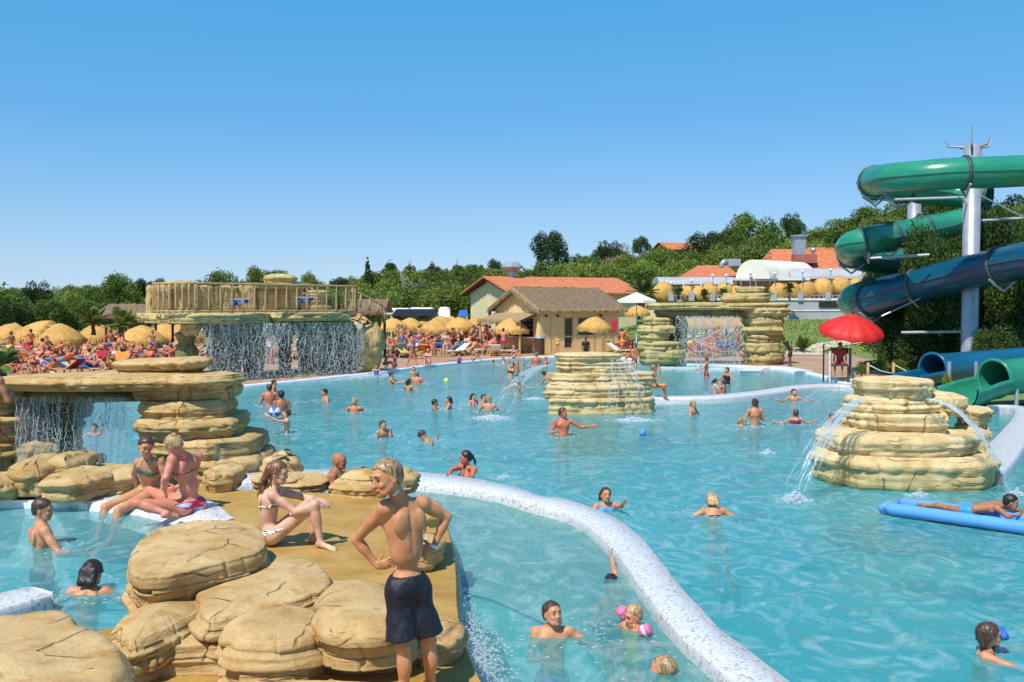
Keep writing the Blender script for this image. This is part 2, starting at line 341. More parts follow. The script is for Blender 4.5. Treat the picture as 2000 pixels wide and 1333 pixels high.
M['rock'] = rock_mat('warm_rock', (.43, .285, .11), (.62, .445, .215), (.45, .25, .085), algae=(.16, .15, .03), zfade=.5)
M['rock_near'] = rock_mat('near_rock', (.43, .275, .11), (.61, .43, .215), (.45, .24, .085), crack=.8, scale=1.25)
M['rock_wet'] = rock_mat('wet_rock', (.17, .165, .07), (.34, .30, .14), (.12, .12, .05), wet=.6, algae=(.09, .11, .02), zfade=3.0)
M['rock_pale'] = rock_mat('pale_rock', (.52, .39, .19), (.72, .57, .32), (.55, .34, .14), algae=(.34, .29, .10), zfade=.5, scale=.9)
M['rock_far'] = rock_mat('far_rock', (.46, .35, .145), (.62, .49, .24), (.40, .31, .13), algae=(.26, .28, .12), zfade=3.0, scale=.6)
M['deck'] = pmat('wet_sand_deck', (.47, .295, .085), (.35, .195, .045), scale=2.6, rough=.6, bump=.6, bscale=40, spec=.18, world_co=True)
M['fardeck'] = pmat('far_pool_deck', (.50, .30, .16), (.40, .21, .10), scale=.35, rough=.5, bump=.2, world_co=True)
M['grass'] = pmat('lawn', (.12, .19, .035), (.18, .22, .05), scale=.4, rough=.9, bump=.6, bscale=12, world_co=True)
M['path'] = pmat('pale_paving', (.62, .52, .38), (.52, .42, .29), scale=1.2, rough=.7, world_co=True)
M['spray'] = spray_mat('falling_water', .8)
M['spray_thin'] = spray_mat('thin_water_film', .13)
M['jet'] = spray_mat('clear_jet_water', .42)
M['foam'] = spray_mat('white_foam', .55)
# ================================================================== implicit body builder
def nets(g, lo, vox):
    """naive surface nets: g = signed field, negative inside"""
    ins = g < 0
    nx, ny, nz = g.shape
    c = np.zeros((nx-1, ny-1, nz-1), np.int8)
    for dx in (0, 1):
        for dy in (0, 1):
            for dz in (0, 1): c += ins[dx:nx-1+dx, dy:ny-1+dy, dz:nz-1+dz]
    act = (c > 0) & (c < 8)
    I = np.argwhere(act)
    if len(I) == 0: return np.zeros((0, 3)), np.zeros((0, 4), int)
    idx = -np.ones(act.shape, np.int64); idx[act] = np.arange(len(I))
    corner = [(dx, dy, dz) for dx in (0, 1) for dy in (0, 1) for dz in (0, 1)]
    vals = np.stack([g[I[:, 0]+a, I[:, 1]+b, I[:, 2]+d] for a, b, d in corner], 1)
    cp = np.array(corner, float)
    acc = np.zeros((len(I), 3)); cnt = np.zeros(len(I))
    for i in range(8):
        for j in range(i+1, 8):
            if np.abs(cp[i]-cp[j]).sum() != 1: continue
            a = vals[:, i]; b = vals[:, j]; m = (a < 0) != (b < 0)
            t = np.where(m, a/np.where(m, a-b, 1), 0)
            acc += np.where(m[:, None], cp[i]+(cp[j]-cp[i])*t[:, None], 0); cnt += m
    V = (I+acc/cnt[:, None])*vox+lo
    F = []
    for ax in range(3):
        a = ins; sl0 = [slice(None)]*3; sl1 = [slice(None)]*3
        sl0[ax] = slice(0, -1); sl1[ax] = slice(1, None)
        s0 = a[tuple(sl0)]; s1 = a[tuple(sl1)]
        E = np.argwhere(s0 != s1)
        o1, o2 = [(1, 2), (2, 0), (0, 1)][ax]
        ok = (E[:, o1] > 0) & (E[:, o2] > 0) & (E[:, o1] < g.shape[o1]-1) & (E[:, o2] < g.shape[o2]-1)
        E = E[ok]
        if len(E) == 0: continue
        sg = s0[E[:, 0], E[:, 1], E[:, 2]]
        def cell(d1, d2):
            q = E.copy(); q[:, o1] -= d1; q[:, o2] -= d2
            return idx[q[:, 0], q[:, 1], q[:, 2]]
        q = np.stack([cell(1, 1), cell(0, 1), cell(0, 0), cell(1, 0)], 1)
        q[~sg] = q[~sg][:, ::-1]
        F.append(q)
    F = np.concatenate(F); F = F[(F >= 0).all(1)]
    return V, F
def _a(v): return np.array(v, float)
class Field:
    def __init__(s): s.p = []
    def rc(s, a, b, ra, rb=None, k=.03): s.p.append(('rc', _a(a), _a(b), ra, ra if rb is None else rb, k, 1)); return s
    def el(s, c, r, M3=None, k=.03): s.p.append(('el', _a(c), _a(r), np.eye(3) if M3 is None else np.array(M3), None, k, 1)); return s
    def sub_el(s, c, r, M3=None, k=.01): s.p.append(('el', _a(c), _a(r), np.eye(3) if M3 is None else np.array(M3), None, k, -1)); return s
    def sub_rc(s, a, b, ra, rb=None, k=.01): s.p.append(('rc', _a(a), _a(b), ra, ra if rb is None else rb, k, -1)); return s
    def bounds(s, pad):
        lo = np.full(3, 1e9); hi = -lo
        for q in s.p:
            if q[6] < 0: continue
            if q[0] == 'rc':
                r = max(q[3], q[4]); lo = np.minimum(lo, np.minimum(q[1], q[2])-r); hi = np.maximum(hi, np.maximum(q[1], q[2])+r)
            else:
                r = q[2].max(); lo = np.minimum(lo, q[1]-r); hi = np.maximum(hi, q[1]+r)
        return lo-pad, hi+pad
    def grid(s, vox, lo=None, hi=None):
        if lo is None: lo, hi = s.bounds(3*vox)
        n = np.ceil((hi-lo)/vox).astype(int)+1
        g = np.full(n, 1.0, np.float32)
        ax = [lo[i]+np.arange(n[i])*vox for i in range(3)]
        for q in s.p:
            k = q[5]; mg = max(k, .03)+2*vox
            if q[0] == 'rc':
                r = max(q[3], q[4]); bl = np.minimum(q[1], q[2])-r-mg; bh = np.maximum(q[1], q[2])+r+mg
            else:
                r = q[2].max(); bl = q[1]-r-mg; bh = q[1]+r+mg
            i0 = np.clip(np.floor((bl-lo)/vox).astype(int), 0, n); i1 = np.clip(np.ceil((bh-lo)/vox).astype(int)+1, 0, n)
            if (i1 <= i0).any(): continue
            X = ax[0][i0[0]:i1[0]][:, None, None]; Y = ax[1][i0[1]:i1[1]][None, :, None]; Z = ax[2][i0[2]:i1[2]][None, None, :]
            if q[0] == 'rc':
                ba = q[2]-q[1]; L2 = max((ba*ba).sum(), 1e-9)
                px = X-q[1][0]; py = Y-q[1][1]; pz = Z-q[1][2]
                h = np.clip((px*ba[0]+py*ba[1]+pz*ba[2])/L2, 0, 1)
                d = np.sqrt((px-ba[0]*h)**2+(py-ba[1]*h)**2+(pz-ba[2]*h)**2)-(q[3]+(q[4]-q[3])*h)
            else:
                m = q[3]; px = X-q[1][0]; py = Y-q[1][1]; pz = Z-q[1][2]
                u = (px*m[0, 0]+py*m[1, 0]+pz*m[2, 0])/q[2][0]; v = (px*m[0, 1]+py*m[1, 1]+pz*m[2, 1])/q[2][1]; w = (px*m[0, 2]+py*m[1, 2]+pz*m[2, 2])/q[2][2]
                k0 = np.sqrt(u*u+v*v+w*w); k1 = np.sqrt((u/q[2][0])**2+(v/q[2][1])**2+(w/q[2][2])**2)+1e-9
                d = k0*(k0-1)/k1
            sl = (slice(i0[0], i1[0]), slice(i0[1], i1[1]), slice(i0[2], i1[2])); a = g[sl]
            if q[6] > 0:
                h = np.clip(.5+.5*(d-a)/k, 0, 1); g[sl] = d*(1-h)+a*h-k*h*(1-h)
            else:
                d = -d; h = np.clip(.5-.5*(d-a)/k, 0, 1); g[sl] = d*(1-h)+a*h+k*h*(1-h)
        return g, lo, ax
def relax(V, F, it=1, f=.5):
    for _ in range(it):
        s = np.zeros_like(V); c = np.zeros(len(V))
        for a in range(4):
            b = (a+1) % 4
            np.add.at(s, F[:, a], V[F[:, b]]); np.add.at(c, F[:, a], 1)
            np.add.at(s, F[:, b], V[F[:, a]]); np.add.at(c, F[:, b], 1)
        c[c == 0] = 1
        V = V*(1-f)+f*s/c[:, None]
    return V
def nets_obj(name, g, lo, vox, root, mat, rl=1):
    V, F = nets(g, lo, vox)
    if len(V) == 0: return None
    if rl: V = relax(V, F, rl, .4)
    V = V-np.array(root.location)
    return link(name, mesh_from(name, V, F, mat, True), root)

SKIN = {}
def skin_mat(key, c, wet=.3):
    m = pmat('skin_'+key, c, (c[0]*.78, c[1]*.62, c[2]*.58), scale=9, rough=.50, spec=.38, bump=.16, bscale=70, sss=.0)
    SKIN[key] = m
    return m
skin_mat('tan', (.58, .29, .155)); skin_mat('brown', (.42, .19, .095)); skin_mat('pale', (.68, .42, .29)); skin_mat('pink', (.66, .27, .17))
skin_mat('burnt', (.60, .20, .11)); skin_mat('dark', (.20, .085, .045)); skin_mat('boy', (.60, .285, .135))
def hair_mat(key, c, c2=None, gloss=.4):
    m, nt, nn, L = new_mat('hair_'+key)
    out = N(nt, 'OutputMaterial'); b = N(nt, 'BsdfPrincipled'); L.new(b.outputs[0], out.inputs[0]); b.inputs['Roughness'].default_value = gloss
    tc = N(nt, 'TexCoord'); mp = N(nt, 'Mapping'); mp.inputs['Scale'].default_value = (70, 70, 9); L.new(tc.outputs['Object'], mp.inputs['Vector'])
    nz = N(nt, 'TexNoise'); nz.inputs['Scale'].default_value = 1; nz.inputs['Detail'].default_value = 3; L.new(mp.outputs[0], nz.inputs['Vector'])
    c2 = c2 or tuple(x*.4 for x in c); rp = ramp(nt, [(.38, c2), (.6, c)]); L.new(nz.outputs['Fac'], rp.inputs['Fac']); L.new(rp.outputs['Color'], b.inputs['Base Color'])
    bp = N(nt, 'Bump'); bp.inputs['Strength'].default_value = .8; bp.inputs['Distance'].default_value = .006; L.new(nz.outputs['Fac'], bp.inputs['Height']); L.new(bp.outputs[0], b.inputs['Normal'])
    return m
HAIR = {'blond': hair_mat('blond', (.56, .39, .18), (.26, .15, .055)), 'black': hair_mat('black', (.025, .016, .012), (.008, .006, .005), .45),
        'brown': hair_mat('brown', (.10, .05, .025), (.035, .017, .009)), 'fair': hair_mat('fair', (.40, .28, .14), (.17, .10, .045)), 'auburn': hair_mat('auburn', (.27, .115, .045), (.07, .03, .015), .33), 'grey': hair_mat('grey', (.22, .18, .15), (.10, .08, .06))}
CL = {}
def cloth(key, c, c2=None, scale=6, stretch=(1, 1, 1), rough=.6, hard=False):
    if key not in CL:
        m = pmat('cloth_'+key, c, c2 or tuple(x*.8 for x in c), scale=scale, rough=rough, bump=.15, bscale=60, stretch=stretch)
        if hard:
            for n in m.node_tree.nodes:
                if n.type == 'VALTORGB': n.color_ramp.interpolation = 'CONSTANT'; n.color_ramp.elements[1].position = .5
        CL[key] = m
    return CL[key]
for k_, c_ in {'navy': (.008, .009, .02), 'red': (.55, .02, .03), 'black': (.015, .013, .015), 'blue': (.03, .14, .50), 'white': (.75, .75, .75), 'green': (.10, .13, .07), 'lime': (.35, .65, .15),
               'pinkc': (.75, .18, .38), 'sky': (.05, .33, .62), 'orange': (.8, .28, .05), 'wine': (.18, .02, .05), 'yellow': (.7, .5, .1), 'purple': (.16, .05, .25), 'grey': (.35, .35, .36)}.items(): cloth(k_, c_)
cloth('zebra', (.80, .74, .66), (.02, .015, .015), scale=13, stretch=(1, 1, 2.2), hard=True)
cloth('stripes', (.60, .02, .05), (.35, .50, .72), scale=5, stretch=(1, 1, 4), hard=True)
EYE = pmat('eye_dark', (.03, .02, .015), rough=.15); EYEW = pmat('eye_white', (.6, .58, .55), rough=.2)
LIP = pmat('lips', (.42, .12, .10), rough=.35); NAIL = pmat('wristband', (.8, .8, .8), rough=.4)
def unit(v):
    v = np.array(v, float); return v/np.linalg.norm(v)

def build_person(J, s=1.0, hs=1.0, female=False, vox=.016, skin='tan', hair=('short', 'brown'), wear=(), near=0, fat=1.0, root_loc=None, label=None, group=None, cat='person', hands=1, limb=1.0):
    """J = world joint positions. One continuous body mesh; hair, clothes, eyes are children."""
    J = {k: np.array(v, float) for k, v in J.items()}
    f = Field()
    zmin = min(J[k][2] for k in J if k not in ('hf', 'hu'))
    rl = root_loc or (J['pel'][0], J['pel'][1], zmin)
    root = empty('person', tuple(float(x) for x in rl), 0, label, cat, group)
    # ---- torso frames
    up = unit(J['neck']-J['pel']); lf = J['shL']-J['shR']; lf = unit(lf-up*lf.dot(up)); fw = np.cross(lf, up)
    TM = np.stack([lf, fw, up], 1)
    up2 = unit(J.get('waist', (J['pel']+J['neck'])/2)-J['pel']); l2 = J['hipL']-J['hipR']; l2 = unit(l2-up2*l2.dot(up2)); f2 = np.cross(l2, up2)
    PM = np.stack([l2, f2, up2], 1)
    S = s
    sp = J['neck']-J['pel']; wai = J.get('waist', J['pel']+sp*.36-0*fw); ch = J.get('chest', J['pel']+sp*.68)
    wf = .92 if female else 1.0
    f.el(ch+up*.01*S, (.148*S*wf*fat, .098*S*fat, .175*S), TM, .05)
    f.el(ch+up*.09*S-fw*.0, (.125*S*wf, .078*S, .085*S), TM, .04)
    f.el(wai, ((.118*wf if female else .124)*S*fat, .088*S*fat, .14*S), TM, .05)
    f.el(J['pel'], ((.150 if female else .128)*S*fat, .098*S*fat, .11*S), PM, .05)
    for sd in 'LR':
        sg = 1 if sd == 'L' else -1
        f.rc(J['neck']-up*.02*S, J['sh'+sd]-lf*sg*.01*S, .040*S, .043*S, .03)
        f.el(J['sh'+sd]+lf*sg*.0, (.050*S, .048*S, .052*S), TM, .03)
        f.el(ch+lf*sg*.075*S+fw*.055*S+up*(.045 if not female else .02)*S, ((.075, .045, .06) if not female else (.062, .070, .058))*np.array(S), TM, .03)
        if near:
            f.el(ch+lf*sg*.078*S-fw*.082*S+up*.045*S, (.048*S, .024*S, .075*S), TM, .02)
        gr = 1.0 if female else .86; f.el(J['hip'+sd]-f2*(.045 if female else .034)*S+up2*.01*S+l2*sg*.0*S, (.082*S*fat*gr, .080*S*fat*gr, .085*S*gr), PM, .04)
        # arms
        a, e, w = J['sh'+sd], J['el'+sd], J['wr'+sd]
        lb = S*limb
        f.rc(a, e, .046*lb, .034*lb, .03)
        f.el(a*.55+e*.45, (.043*lb, .043*lb, .075*lb), frame(e-a), .02)
        f.rc(e, w, .035*lb, .022*lb, .02)
        f.el(e*.72+w*.28, (.037*lb, .035*lb, .06*lb), frame(w-e), .02)
        if hands: hand(f, J, sd, lb*hs**.3, near)
        # legs
        hp, kn, an, to = J['hip'+sd], J['kn'+sd], J['an'+sd], J['to'+sd]
        lg = S*(1.05 if female else 1.0)*limb
        f.rc(hp+l2*sg*.0*S, kn, (.080 if female else .074)*lg*fat, .050*lg, .04)
        f.rc(kn, an, .049*lg, .031*lg, .02)
        kd = unit(kn-(hp+an)/2) if np.linalg.norm(kn-(hp+an)/2) > .04 else f2
        f.el(kn*.68+an*.32-kd*.014*lg, (.050*lg, .050*lg, .10*lg), frame(an-kn), .02)
        f.el(kn+kd*.012*lg, (.040*lg,)*3, None, .02)
        hl = an-unit(to-an)*.035*S-np.array([0, 0, .03*S])
        f.rc(hl, an, .030*S, .032*S, .02)
        f.rc(an-np.array([0, 0, .02*S]), to, .034*S, .024*S, .02)
        sidev = np.cross(unit(to-an), np.array([0, 0, 1.])); sidev = sidev/(np.linalg.norm(sidev)+1e-6)
        f.el(to*.75+an*.25-np.array([0, 0, .012*S]), (.040*S, .018*S, .062*S), frame2(to-an, sidev), .02)
        if near:
            for q in range(5):
                b0 = to+sidev*(.028-.014*q)*S
                f.rc(b0-unit(to-an)*.01*S-np.array([0, 0, .003]), b0+unit(to-an)*(.026-.003*abs(q-1))*S-np.array([0, 0, .010*S]), .0095*S, .0075*S, .006)
    if near:
        f.sub_rc(wai-fw*.108*S*fat+up*-.05*S, J['neck']-fw*.085*S-up*.06*S, .010*S, .008*S, .022)
    # ---- head
    h = S*hs
    hc = J['head']; hf = unit(J['hf']); hu = J.get('hu', up); hu = unit(hu-hf*hf.dot(hu)); hl_ = np.cross(hf, hu)*-1.0
    hl_ = np.cross(hu, hf)*-1.0
    hl_ = np.cross(hf, hu)*-1
    HM = np.stack([hl_, hf, hu], 1)
    def H(l, q, u): return hc+hl_*l*h+hf*q*h+hu*u*h
    f.el(H(0, -.012, .012), (.074*h, .094*h, .083*h), HM, .02)
    f.el(H(0, .022, -.030), (.060*h, .064*h, .080*h), HM, .02)
    f.rc(H(-.030, .052, -.088), H(.030, .052, -.088), .020*h, .020*h, .025)
    f.el(H(0, .070, -.098), (.020*h, .018*h, .017*h), HM, .015)
    for sg in (-1, 1):
        f.rc(H(sg*.052, -.005, -.055), H(sg*.030, .055, -.088), .018*h, .016*h, .02)
        f.el(H(sg*.036, .066, -.040), (.020*h, .017*h, .018*h), HM, .015)
        f.el(H(sg*.076, -.006, -.022), (.009*h, .019*h, .031*h), HM, .006)
        f.sub_el(H(sg*.030, .095, -.008), (.017*h, .014*h, .012*h), HM, .014)
        if near: f.sub_el(H(sg*.085, .002, -.018), (.006*h, .009*h, .014*h), HM, .004)
    f.rc(H(-.034, .072, .014), H(.034, .072, .014), .012*h, .012*h, .014)
    f.rc(H(0, .082, -.004), H(0, .100, -.038), .0075*h, .0095*h, .008)
    f.el(H(0, .094, -.042), (.016*h, .010*h, .008*h), HM, .006)
    f.rc(H(-.016, .080, -.068), H(.016, .080, -.068), .0095*h, .0095*h, .008)
    f.rc(J['neck']-up*.01*S, H(0, -.020, -.055), .050*S*(.9 if female else 1), .047*h**.6*S**.4, .03)
    g, lo, ax = f.grid(vox)
    nets_obj('body', g, lo, vox, root, SKIN[skin], 1)
    X = ax[0][:, None, None]; Y = ax[1][None, :, None]; Z = ax[2][None, None, :]
    def co(o, M3, i): return (X-o[0])*M3[0, i]+(Y-o[1])*M3[1, i]+(Z-o[2])*M3[2, i]
    # ---- clothes
    for wd in wear:
        kind, mk = wd[0], wd[1]
        mat = CL[mk]
        if kind == 'trunks':
            ff = Field(); ln = wd[2] if len(wd) > 2 else .45; loose = wd[3] if len(wd) > 3 else 0.012
            ff.el(J['pel'], ((.131)*S*fat+loose*.4, .104*S*fat+loose, .115*S), PM, .04)
            for sd in 'LR':
                hp, kn = J['hip'+sd], J['kn'+sd]; e = hp+(kn-hp)*ln
                ff.el(hp-f2*.024*S-up2*.0*S, (.080*S*fat+loose*.4, .084*S*fat+loose*.4, .105*S), PM, .03)
                ff.rc(hp-up2*.05*S-l2*(.012 if sd == 'L' else -.012)*S, e, (.074*S+loose*.6)*fat, .078*S*(1-ln*.08)+loose*1.8, .04)
            gg, lo2, ax2 = ff.grid(vox)
            X2 = ax2[0][:, None, None]; Y2 = ax2[1][None, :, None]; Z2 = ax2[2][None, None, :]
            zz = (X2-J['pel'][0])*up2[0]+(Y2-J['pel'][1])*up2[1]+(Z2-J['pel'][2])*up2[2]-.065*S
            gg = np.maximum(gg, zz)
            for sd in 'LR':
                hp, kn = J['hip'+sd], J['kn'+sd]; t = unit(kn-hp); e = hp+(kn-hp)*ln
                dd = (X2-e[0])*t[0]+(Y2-e[1])*t[1]+(Z2-e[2])*t[2]
                lat = (X2-e[0])*l2[0]+(Y2-e[1])*l2[1]+(Z2-e[2])*l2[2]
                nearleg = (lat*(1 if sd == 'L' else -1) > -np.abs((J['hipL']-J['hipR']).dot(l2))/2-.02*S)
                gg = np.maximum(gg, np.where(nearleg, dd, -1))
            if near:
                XX = np.stack(np.broadcast_arrays(X2, Y2, Z2), -1)
                gg = gg+.006*vnoise(XX*np.array([1, 1, .35]), 22, 3)+.004*vnoise(XX*np.array([1, 1, .5]), 45, 5)
            nets_obj('swim_shorts', gg, lo2, vox, root, mat, 1)
            continue
        if kind == 'bikini_top' or kind == 'top_back':
            o = ch+up*.02*S; uu = co(o, TM, 2); ff = co(o, TM, 1); ll = np.abs(co(o, TM, 0))
            band = np.abs(uu+.030*S)-(.008*S if near else .012)
            cup = np.maximum(np.maximum(-ff+.02*S, np.abs(uu+.005*S+.0)-(.058*S-.55*np.maximum(ll-.075*S, 0)-.6*np.maximum(.055*S-ll, 0))), -1)
            reg = np.minimum(band, cup)
            reg = np.maximum(reg, ll-.17*S)
            # neck straps
            str_ = np.maximum(np.abs(ll-(.075*S-.35*np.maximum(uu, 0)))-(.006 if near else .009), np.maximum(-uu, uu-.22*S)); str_ = np.maximum(str_, -ff if kind != 'top_back' else str_)
            reg = np.minimum(reg, str_); reg = np.maximum(reg, np.abs(ff)-.150*S*fat)
            for sd in 'LR':
                for a, b, r_ in ((J['el'+sd], J['wr'+sd]+(J['wr'+sd]-J['el'+sd])*.5, .075*S), (J['sh'+sd]*.5+J['el'+sd]*.5, J['el'+sd], .06*S)):
                    ba = b-a; hh = np.clip(((X-a[0])*ba[0]+(Y-a[1])*ba[1]+(Z-a[2])*ba[2])/ba.dot(ba), 0, 1); reg = np.maximum(reg, r_-np.sqrt((X-a[0]-ba[0]*hh)**2+(Y-a[1]-ba[1]*hh)**2+(Z-a[2]-ba[2]*hh)**2))
            nets_obj('bikini_top', np.maximum(g-.006*max(1, vox/.012), reg), lo, vox, root, mat, 0)
        elif kind == 'swimsuit':
            o = J['pel']; uu = co(o, TM, 2); ll = np.abs(co(ch, TM, 0)); top = (ch-o).dot(up)+.085*S
            reg = np.maximum(uu-top+.0*ll, -uu-.06*S-0*ll); reg = np.maximum(reg, ll-.165*S*fat)
            hip = co(o, PM, 2); reg = np.maximum(reg, -(hip+.10*S)+np.abs(co(o, PM, 0))*.9-.02*S)
            st = np.maximum(np.abs(ll-.075*S)-.012*S, np.maximum(-(uu-top), uu-top-.12*S)); reg = np.minimum(reg, st)
            nets_obj('swimsuit', np.maximum(g-.007*max(1, vox/.012), reg), lo, vox, root, mat, 0)
        elif kind == 'shirt':
            o = J['pel']; uu = co(o, TM, 2); ll = np.abs(co(ch, TM, 0)); top = (J['neck']-o).dot(up)
            reg = np.maximum(uu-top+.01*S, -uu-.05*S); reg = np.maximum(reg, ll-.27*S)
            for sd in 'LR':
                a, e = J['sh'+sd], J['el'+sd]; t = unit(e-a); m_ = a+(e-a)*.6
                dd = (X-m_[0])*t[0]+(Y-m_[1])*t[1]+(Z-m_[2])*t[2]; far = ((X-a[0])**2+(Y-a[1])**2+(Z-a[2])**2) < (.32*S)**2
                sgn = co(ch, TM, 0)*(1 if sd == 'L' else -1) > .15*S
                reg = np.maximum(reg, np.where(sgn, dd, -1))
            nets_obj('shirt', np.maximum(g-.014, reg), lo, vox, root, mat, 1)
        elif kind in ('bikini_bottom', 'briefs'):
            o = J['pel']; uu = co(o, PM, 2); ll = np.abs(co(o, PM, 0)); ff = co(o, PM, 1)
            hi_ = .060*S if kind == 'bikini_bottom' else .07*S
            reg = np.maximum(uu-hi_, -uu-.105*S+ll*(.62 if kind == 'bikini_bottom' else .5))
            reg = np.maximum(reg, ff-.14*S); reg = np.maximum(reg, -uu-.12*S)
            nets_obj('bikini_bottom' if kind == 'bikini_bottom' else 'swim_briefs', np.maximum(g-.006*max(1, vox/.012), reg), lo, vox, root, mat, 0)
    # ---- hair
    hk, hcl = hair
    if hk != 'bald':
        hfld = Field(); vh = max(min(vox, .014), .0065)*(1 if near else 1.0)
        thick = .007 if near and hk == 'short' else .011
        hfld.el(H(0, -.016, .016), ((.076+thick)*h, (.093+thick)*h, (.083+thick)*h), HM, .02)
        hfld.el(H(0, -.045, -.030), ((.060+thick)*h, (.052+thick)*h, (.06+thick)*h), HM, .02)
        vt = np.array([0, 0, 1.])
        if hk in ('long', 'veil'):
            bk = unit(-hf*.55+lf*0+(-up)*1.0)
            pts = [H(0, -.085, 0), H(0, -.10, -.10), J['neck']-fw*.075*S-up*.04*S, J['neck']-fw*.105*S-up*.16*S]
            for q, wd_ in ((-1, .045), (0, .03), (1, .045)):
                for i in range(3):
                    a = pts[i]+hl_*q*(.045 if i < 2 else .06)*h; b = pts[i+1]+(hl_ if i < 1 else lf)*q*(.05 if i < 2 else .065)*h
                    hfld.rc(a, b, (.040-.006*i)*h, (.036-.009*i)*h, .02)
            for q in (-1, 1): hfld.rc(H(q*.078, .005, .0), H(q*.082, -.02, -.12), .018*h, .014*h, .02)
        if hk == 'side':   # bob-length wet hair
            for q in (-1, 0, 1): hfld.rc(H(q*.055, -.06, -.02), H(q*.06, -.075, -.13), .042*h, .026*h, .02)
            for q in (-1, 1): hfld.rc(H(q*.076, .0, .0), H(q*.078, -.02, -.11), .018*h, .014*h, .02)
        if hk == 'pony':
            hfld.el(H(0, -.115, .0), (.022*h,)*3, None, .01); hfld.rc(H(0, -.12, .0), H(0, -.15, -.10), .022*h, .018*h, .015); hfld.rc(H(0, -.15, -.10), H(0, -.13, -.20), .018*h, .008*h, .015)
        if hk == 'bun': hfld.el(H(.02, -.095, .065), (.034*h, .032*h, .030*h), None, .008)
        g2, lo2, ax2 = hfld.grid(vh)
        X2 = ax2[0][:, None, None]; Y2 = ax2[1][None, :, None]; Z2 = ax2[2][None, None, :]
        def c2(i): return ((X2-hc[0])*HM[0, i]+(Y2-hc[1])*HM[1, i]+(Z2-hc[2])*HM[2, i])/h
        L_, Q_, U_ = c2(0), c2(1), c2(2)
        front = (Q_-.045)*.75-(U_-.042)*.70           # hairline plane: cut everything in front and below
        XN = np.stack(np.broadcast_arrays(X2, Y2, Z2), -1)
        front = front+.010*vnoise(XN*np.array([1, 1, .5]), 60, 21)+.012*vnoise(XN, 26, 22)
        cut = front*h
        if hk == 'short' or hk in ('bun', 'pony'):
            ear = ((Q_-.0)*.9-(U_+.02)*.45)*h         # behind the ear only, below ear level
            cut = np.maximum(cut, np.where(U_ < .0, ear+.01*h, -1)); 
            if hk == 'short': cut = np.maximum(cut, (-U_-.075)*h)
        XX = np.stack(np.broadcast_arrays(X2, Y2, Z2), -1)
        amp = .0055 if near else .006
        g2 = np.maximum(g2, cut)+amp*vnoise(XX*np.array([1, 1, .25]) if hk in ('long', 'side', 'pony') else XX*np.array([1, 1, .5]), 95 if near else 50, 9)
        nets_obj('hair', g2, lo2, vh, root, HAIR[hcl], 0)
    # ---- face details
    if near or vox < .013:
        fd = MB()
        for sg in (-1, 1):
            e = MB(); sphere(e, H(sg*.030, .0745, -.008), (.0125*h, .0095*h, (.0065 if near > 1 else .008)*h), HM, 10, 7); e2 = e.build('eye', EYE if near < 2 else EYE, root, True); e2.location = -Vector(root.location)
            b_ = MB(); b_.tube([H(sg*.014, .087, .016), H(sg*.030, .088, .020), H(sg*.046, .079, .015)], [.0035*h, .0042*h, .002*h], 6); b2 = b_.build('eyebrow', HAIR['brown' if hcl in ('blond', 'fair') else hcl] if hcl in HAIR else HAIR['brown'], root, True); b2.location = -Vector(root.location)
        lp = MB(); lp.tube([H(-.024, .0835, -.068), H(-.010, .0905, -.065), H(0, .0915, -.067), H(.010, .0905, -.065), H(.024, .0835, -.068)], [.002*h, .0058*h, .0062*h, .0058*h, .002*h], 8); o = lp.build('lips', LIP, root, True); o.location = -Vector(root.location)
    return root, dict(H=H, HM=HM, TM=TM, PM=PM, ch=ch, up=up, fw=fw, lf=lf, h=h)
def frame(d):
    d = unit(d); a = np.array([1., 0, 0]) if abs(d[0]) < .8 else np.array([0, 1., 0]); x = unit(np.cross(a, d)); y = np.cross(d, x)
    return np.stack([x, y, d], 1)
def frame2(d, side):
    d = unit(d); x = unit(side-d*d.dot(side)); y = np.cross(d, x); return np.stack([x, y, d], 1)
def sphere(mb, c, r, M3=None, n=14, m=9):
    M3 = np.eye(3) if M3 is None else M3; V = []; F = []
    for i in range(m+1):
        th = math.pi*i/m
        for k in range(n):
            ph = 2*math.pi*k/n; v = np.array([r[0]*math.sin(th)*math.cos(ph), r[1]*math.sin(th)*math.sin(ph), r[2]*math.cos(th)])
            V.append(tuple(np.array(c)+np.array(M3)@v))
    for i in range(m):
        for k in range(n): F.append((i*n+k, (i+1)*n+k, (i+1)*n+(k+1) % n, i*n+(k+1) % n))
    mb.raw(V, F); return mb
def hand(f, J, sd, S, near):
    w = J['wr'+sd]; e = J['el'+sd]; d = unit(J['hd'+sd]) if 'hd'+sd in J else unit(w-e)
    nrm = J.get('hn'+sd)                                  # palm normal
    if nrm is None:
        nrm = np.cross(d, np.array([0, 0, 1.])); nrm = nrm if np.linalg.norm(nrm) > .2 else np.array([1., 0, 0])
    nrm = unit(np.array(nrm)-d*d.dot(nrm)); sv = np.cross(d, nrm)
    if sd == 'R': sv = -sv
    Mh = np.stack([sv, nrm, d], 1); rr = 1.0 if near else 1.3
    f.el(w+d*.045*S, (.038*S, .016*S*rr, .048*S), Mh, .012)
    for q in range(4):
        b = w+d*.080*S+sv*(.027-.018*q)*S; L = (.062, .072, .068, .052)[q]*S
        m_ = b+(d*.85+sv*(.10-.07*q)+nrm*.30)*L*.5; t = m_+(d*.75+nrm*.65+sv*(.08-.06*q))*L*.5
        f.rc(b-d*.02*S, m_, .0095*S*rr, .0085*S*rr, .004); f.rc(m_, t, .0085*S*rr, .007*S*rr, .004)
    b = w+d*.025*S+sv*.026*S; m_ = b+(d*.5+sv*.8+nrm*.2)*.035*S; t = m_+(d*.85+sv*.35+nrm*.3)*.03*S
    f.rc(b, m_, .013*S*rr, .011*S*rr, .008); f.rc(m_, t, .0105*S*rr, .008*S*rr, .005)

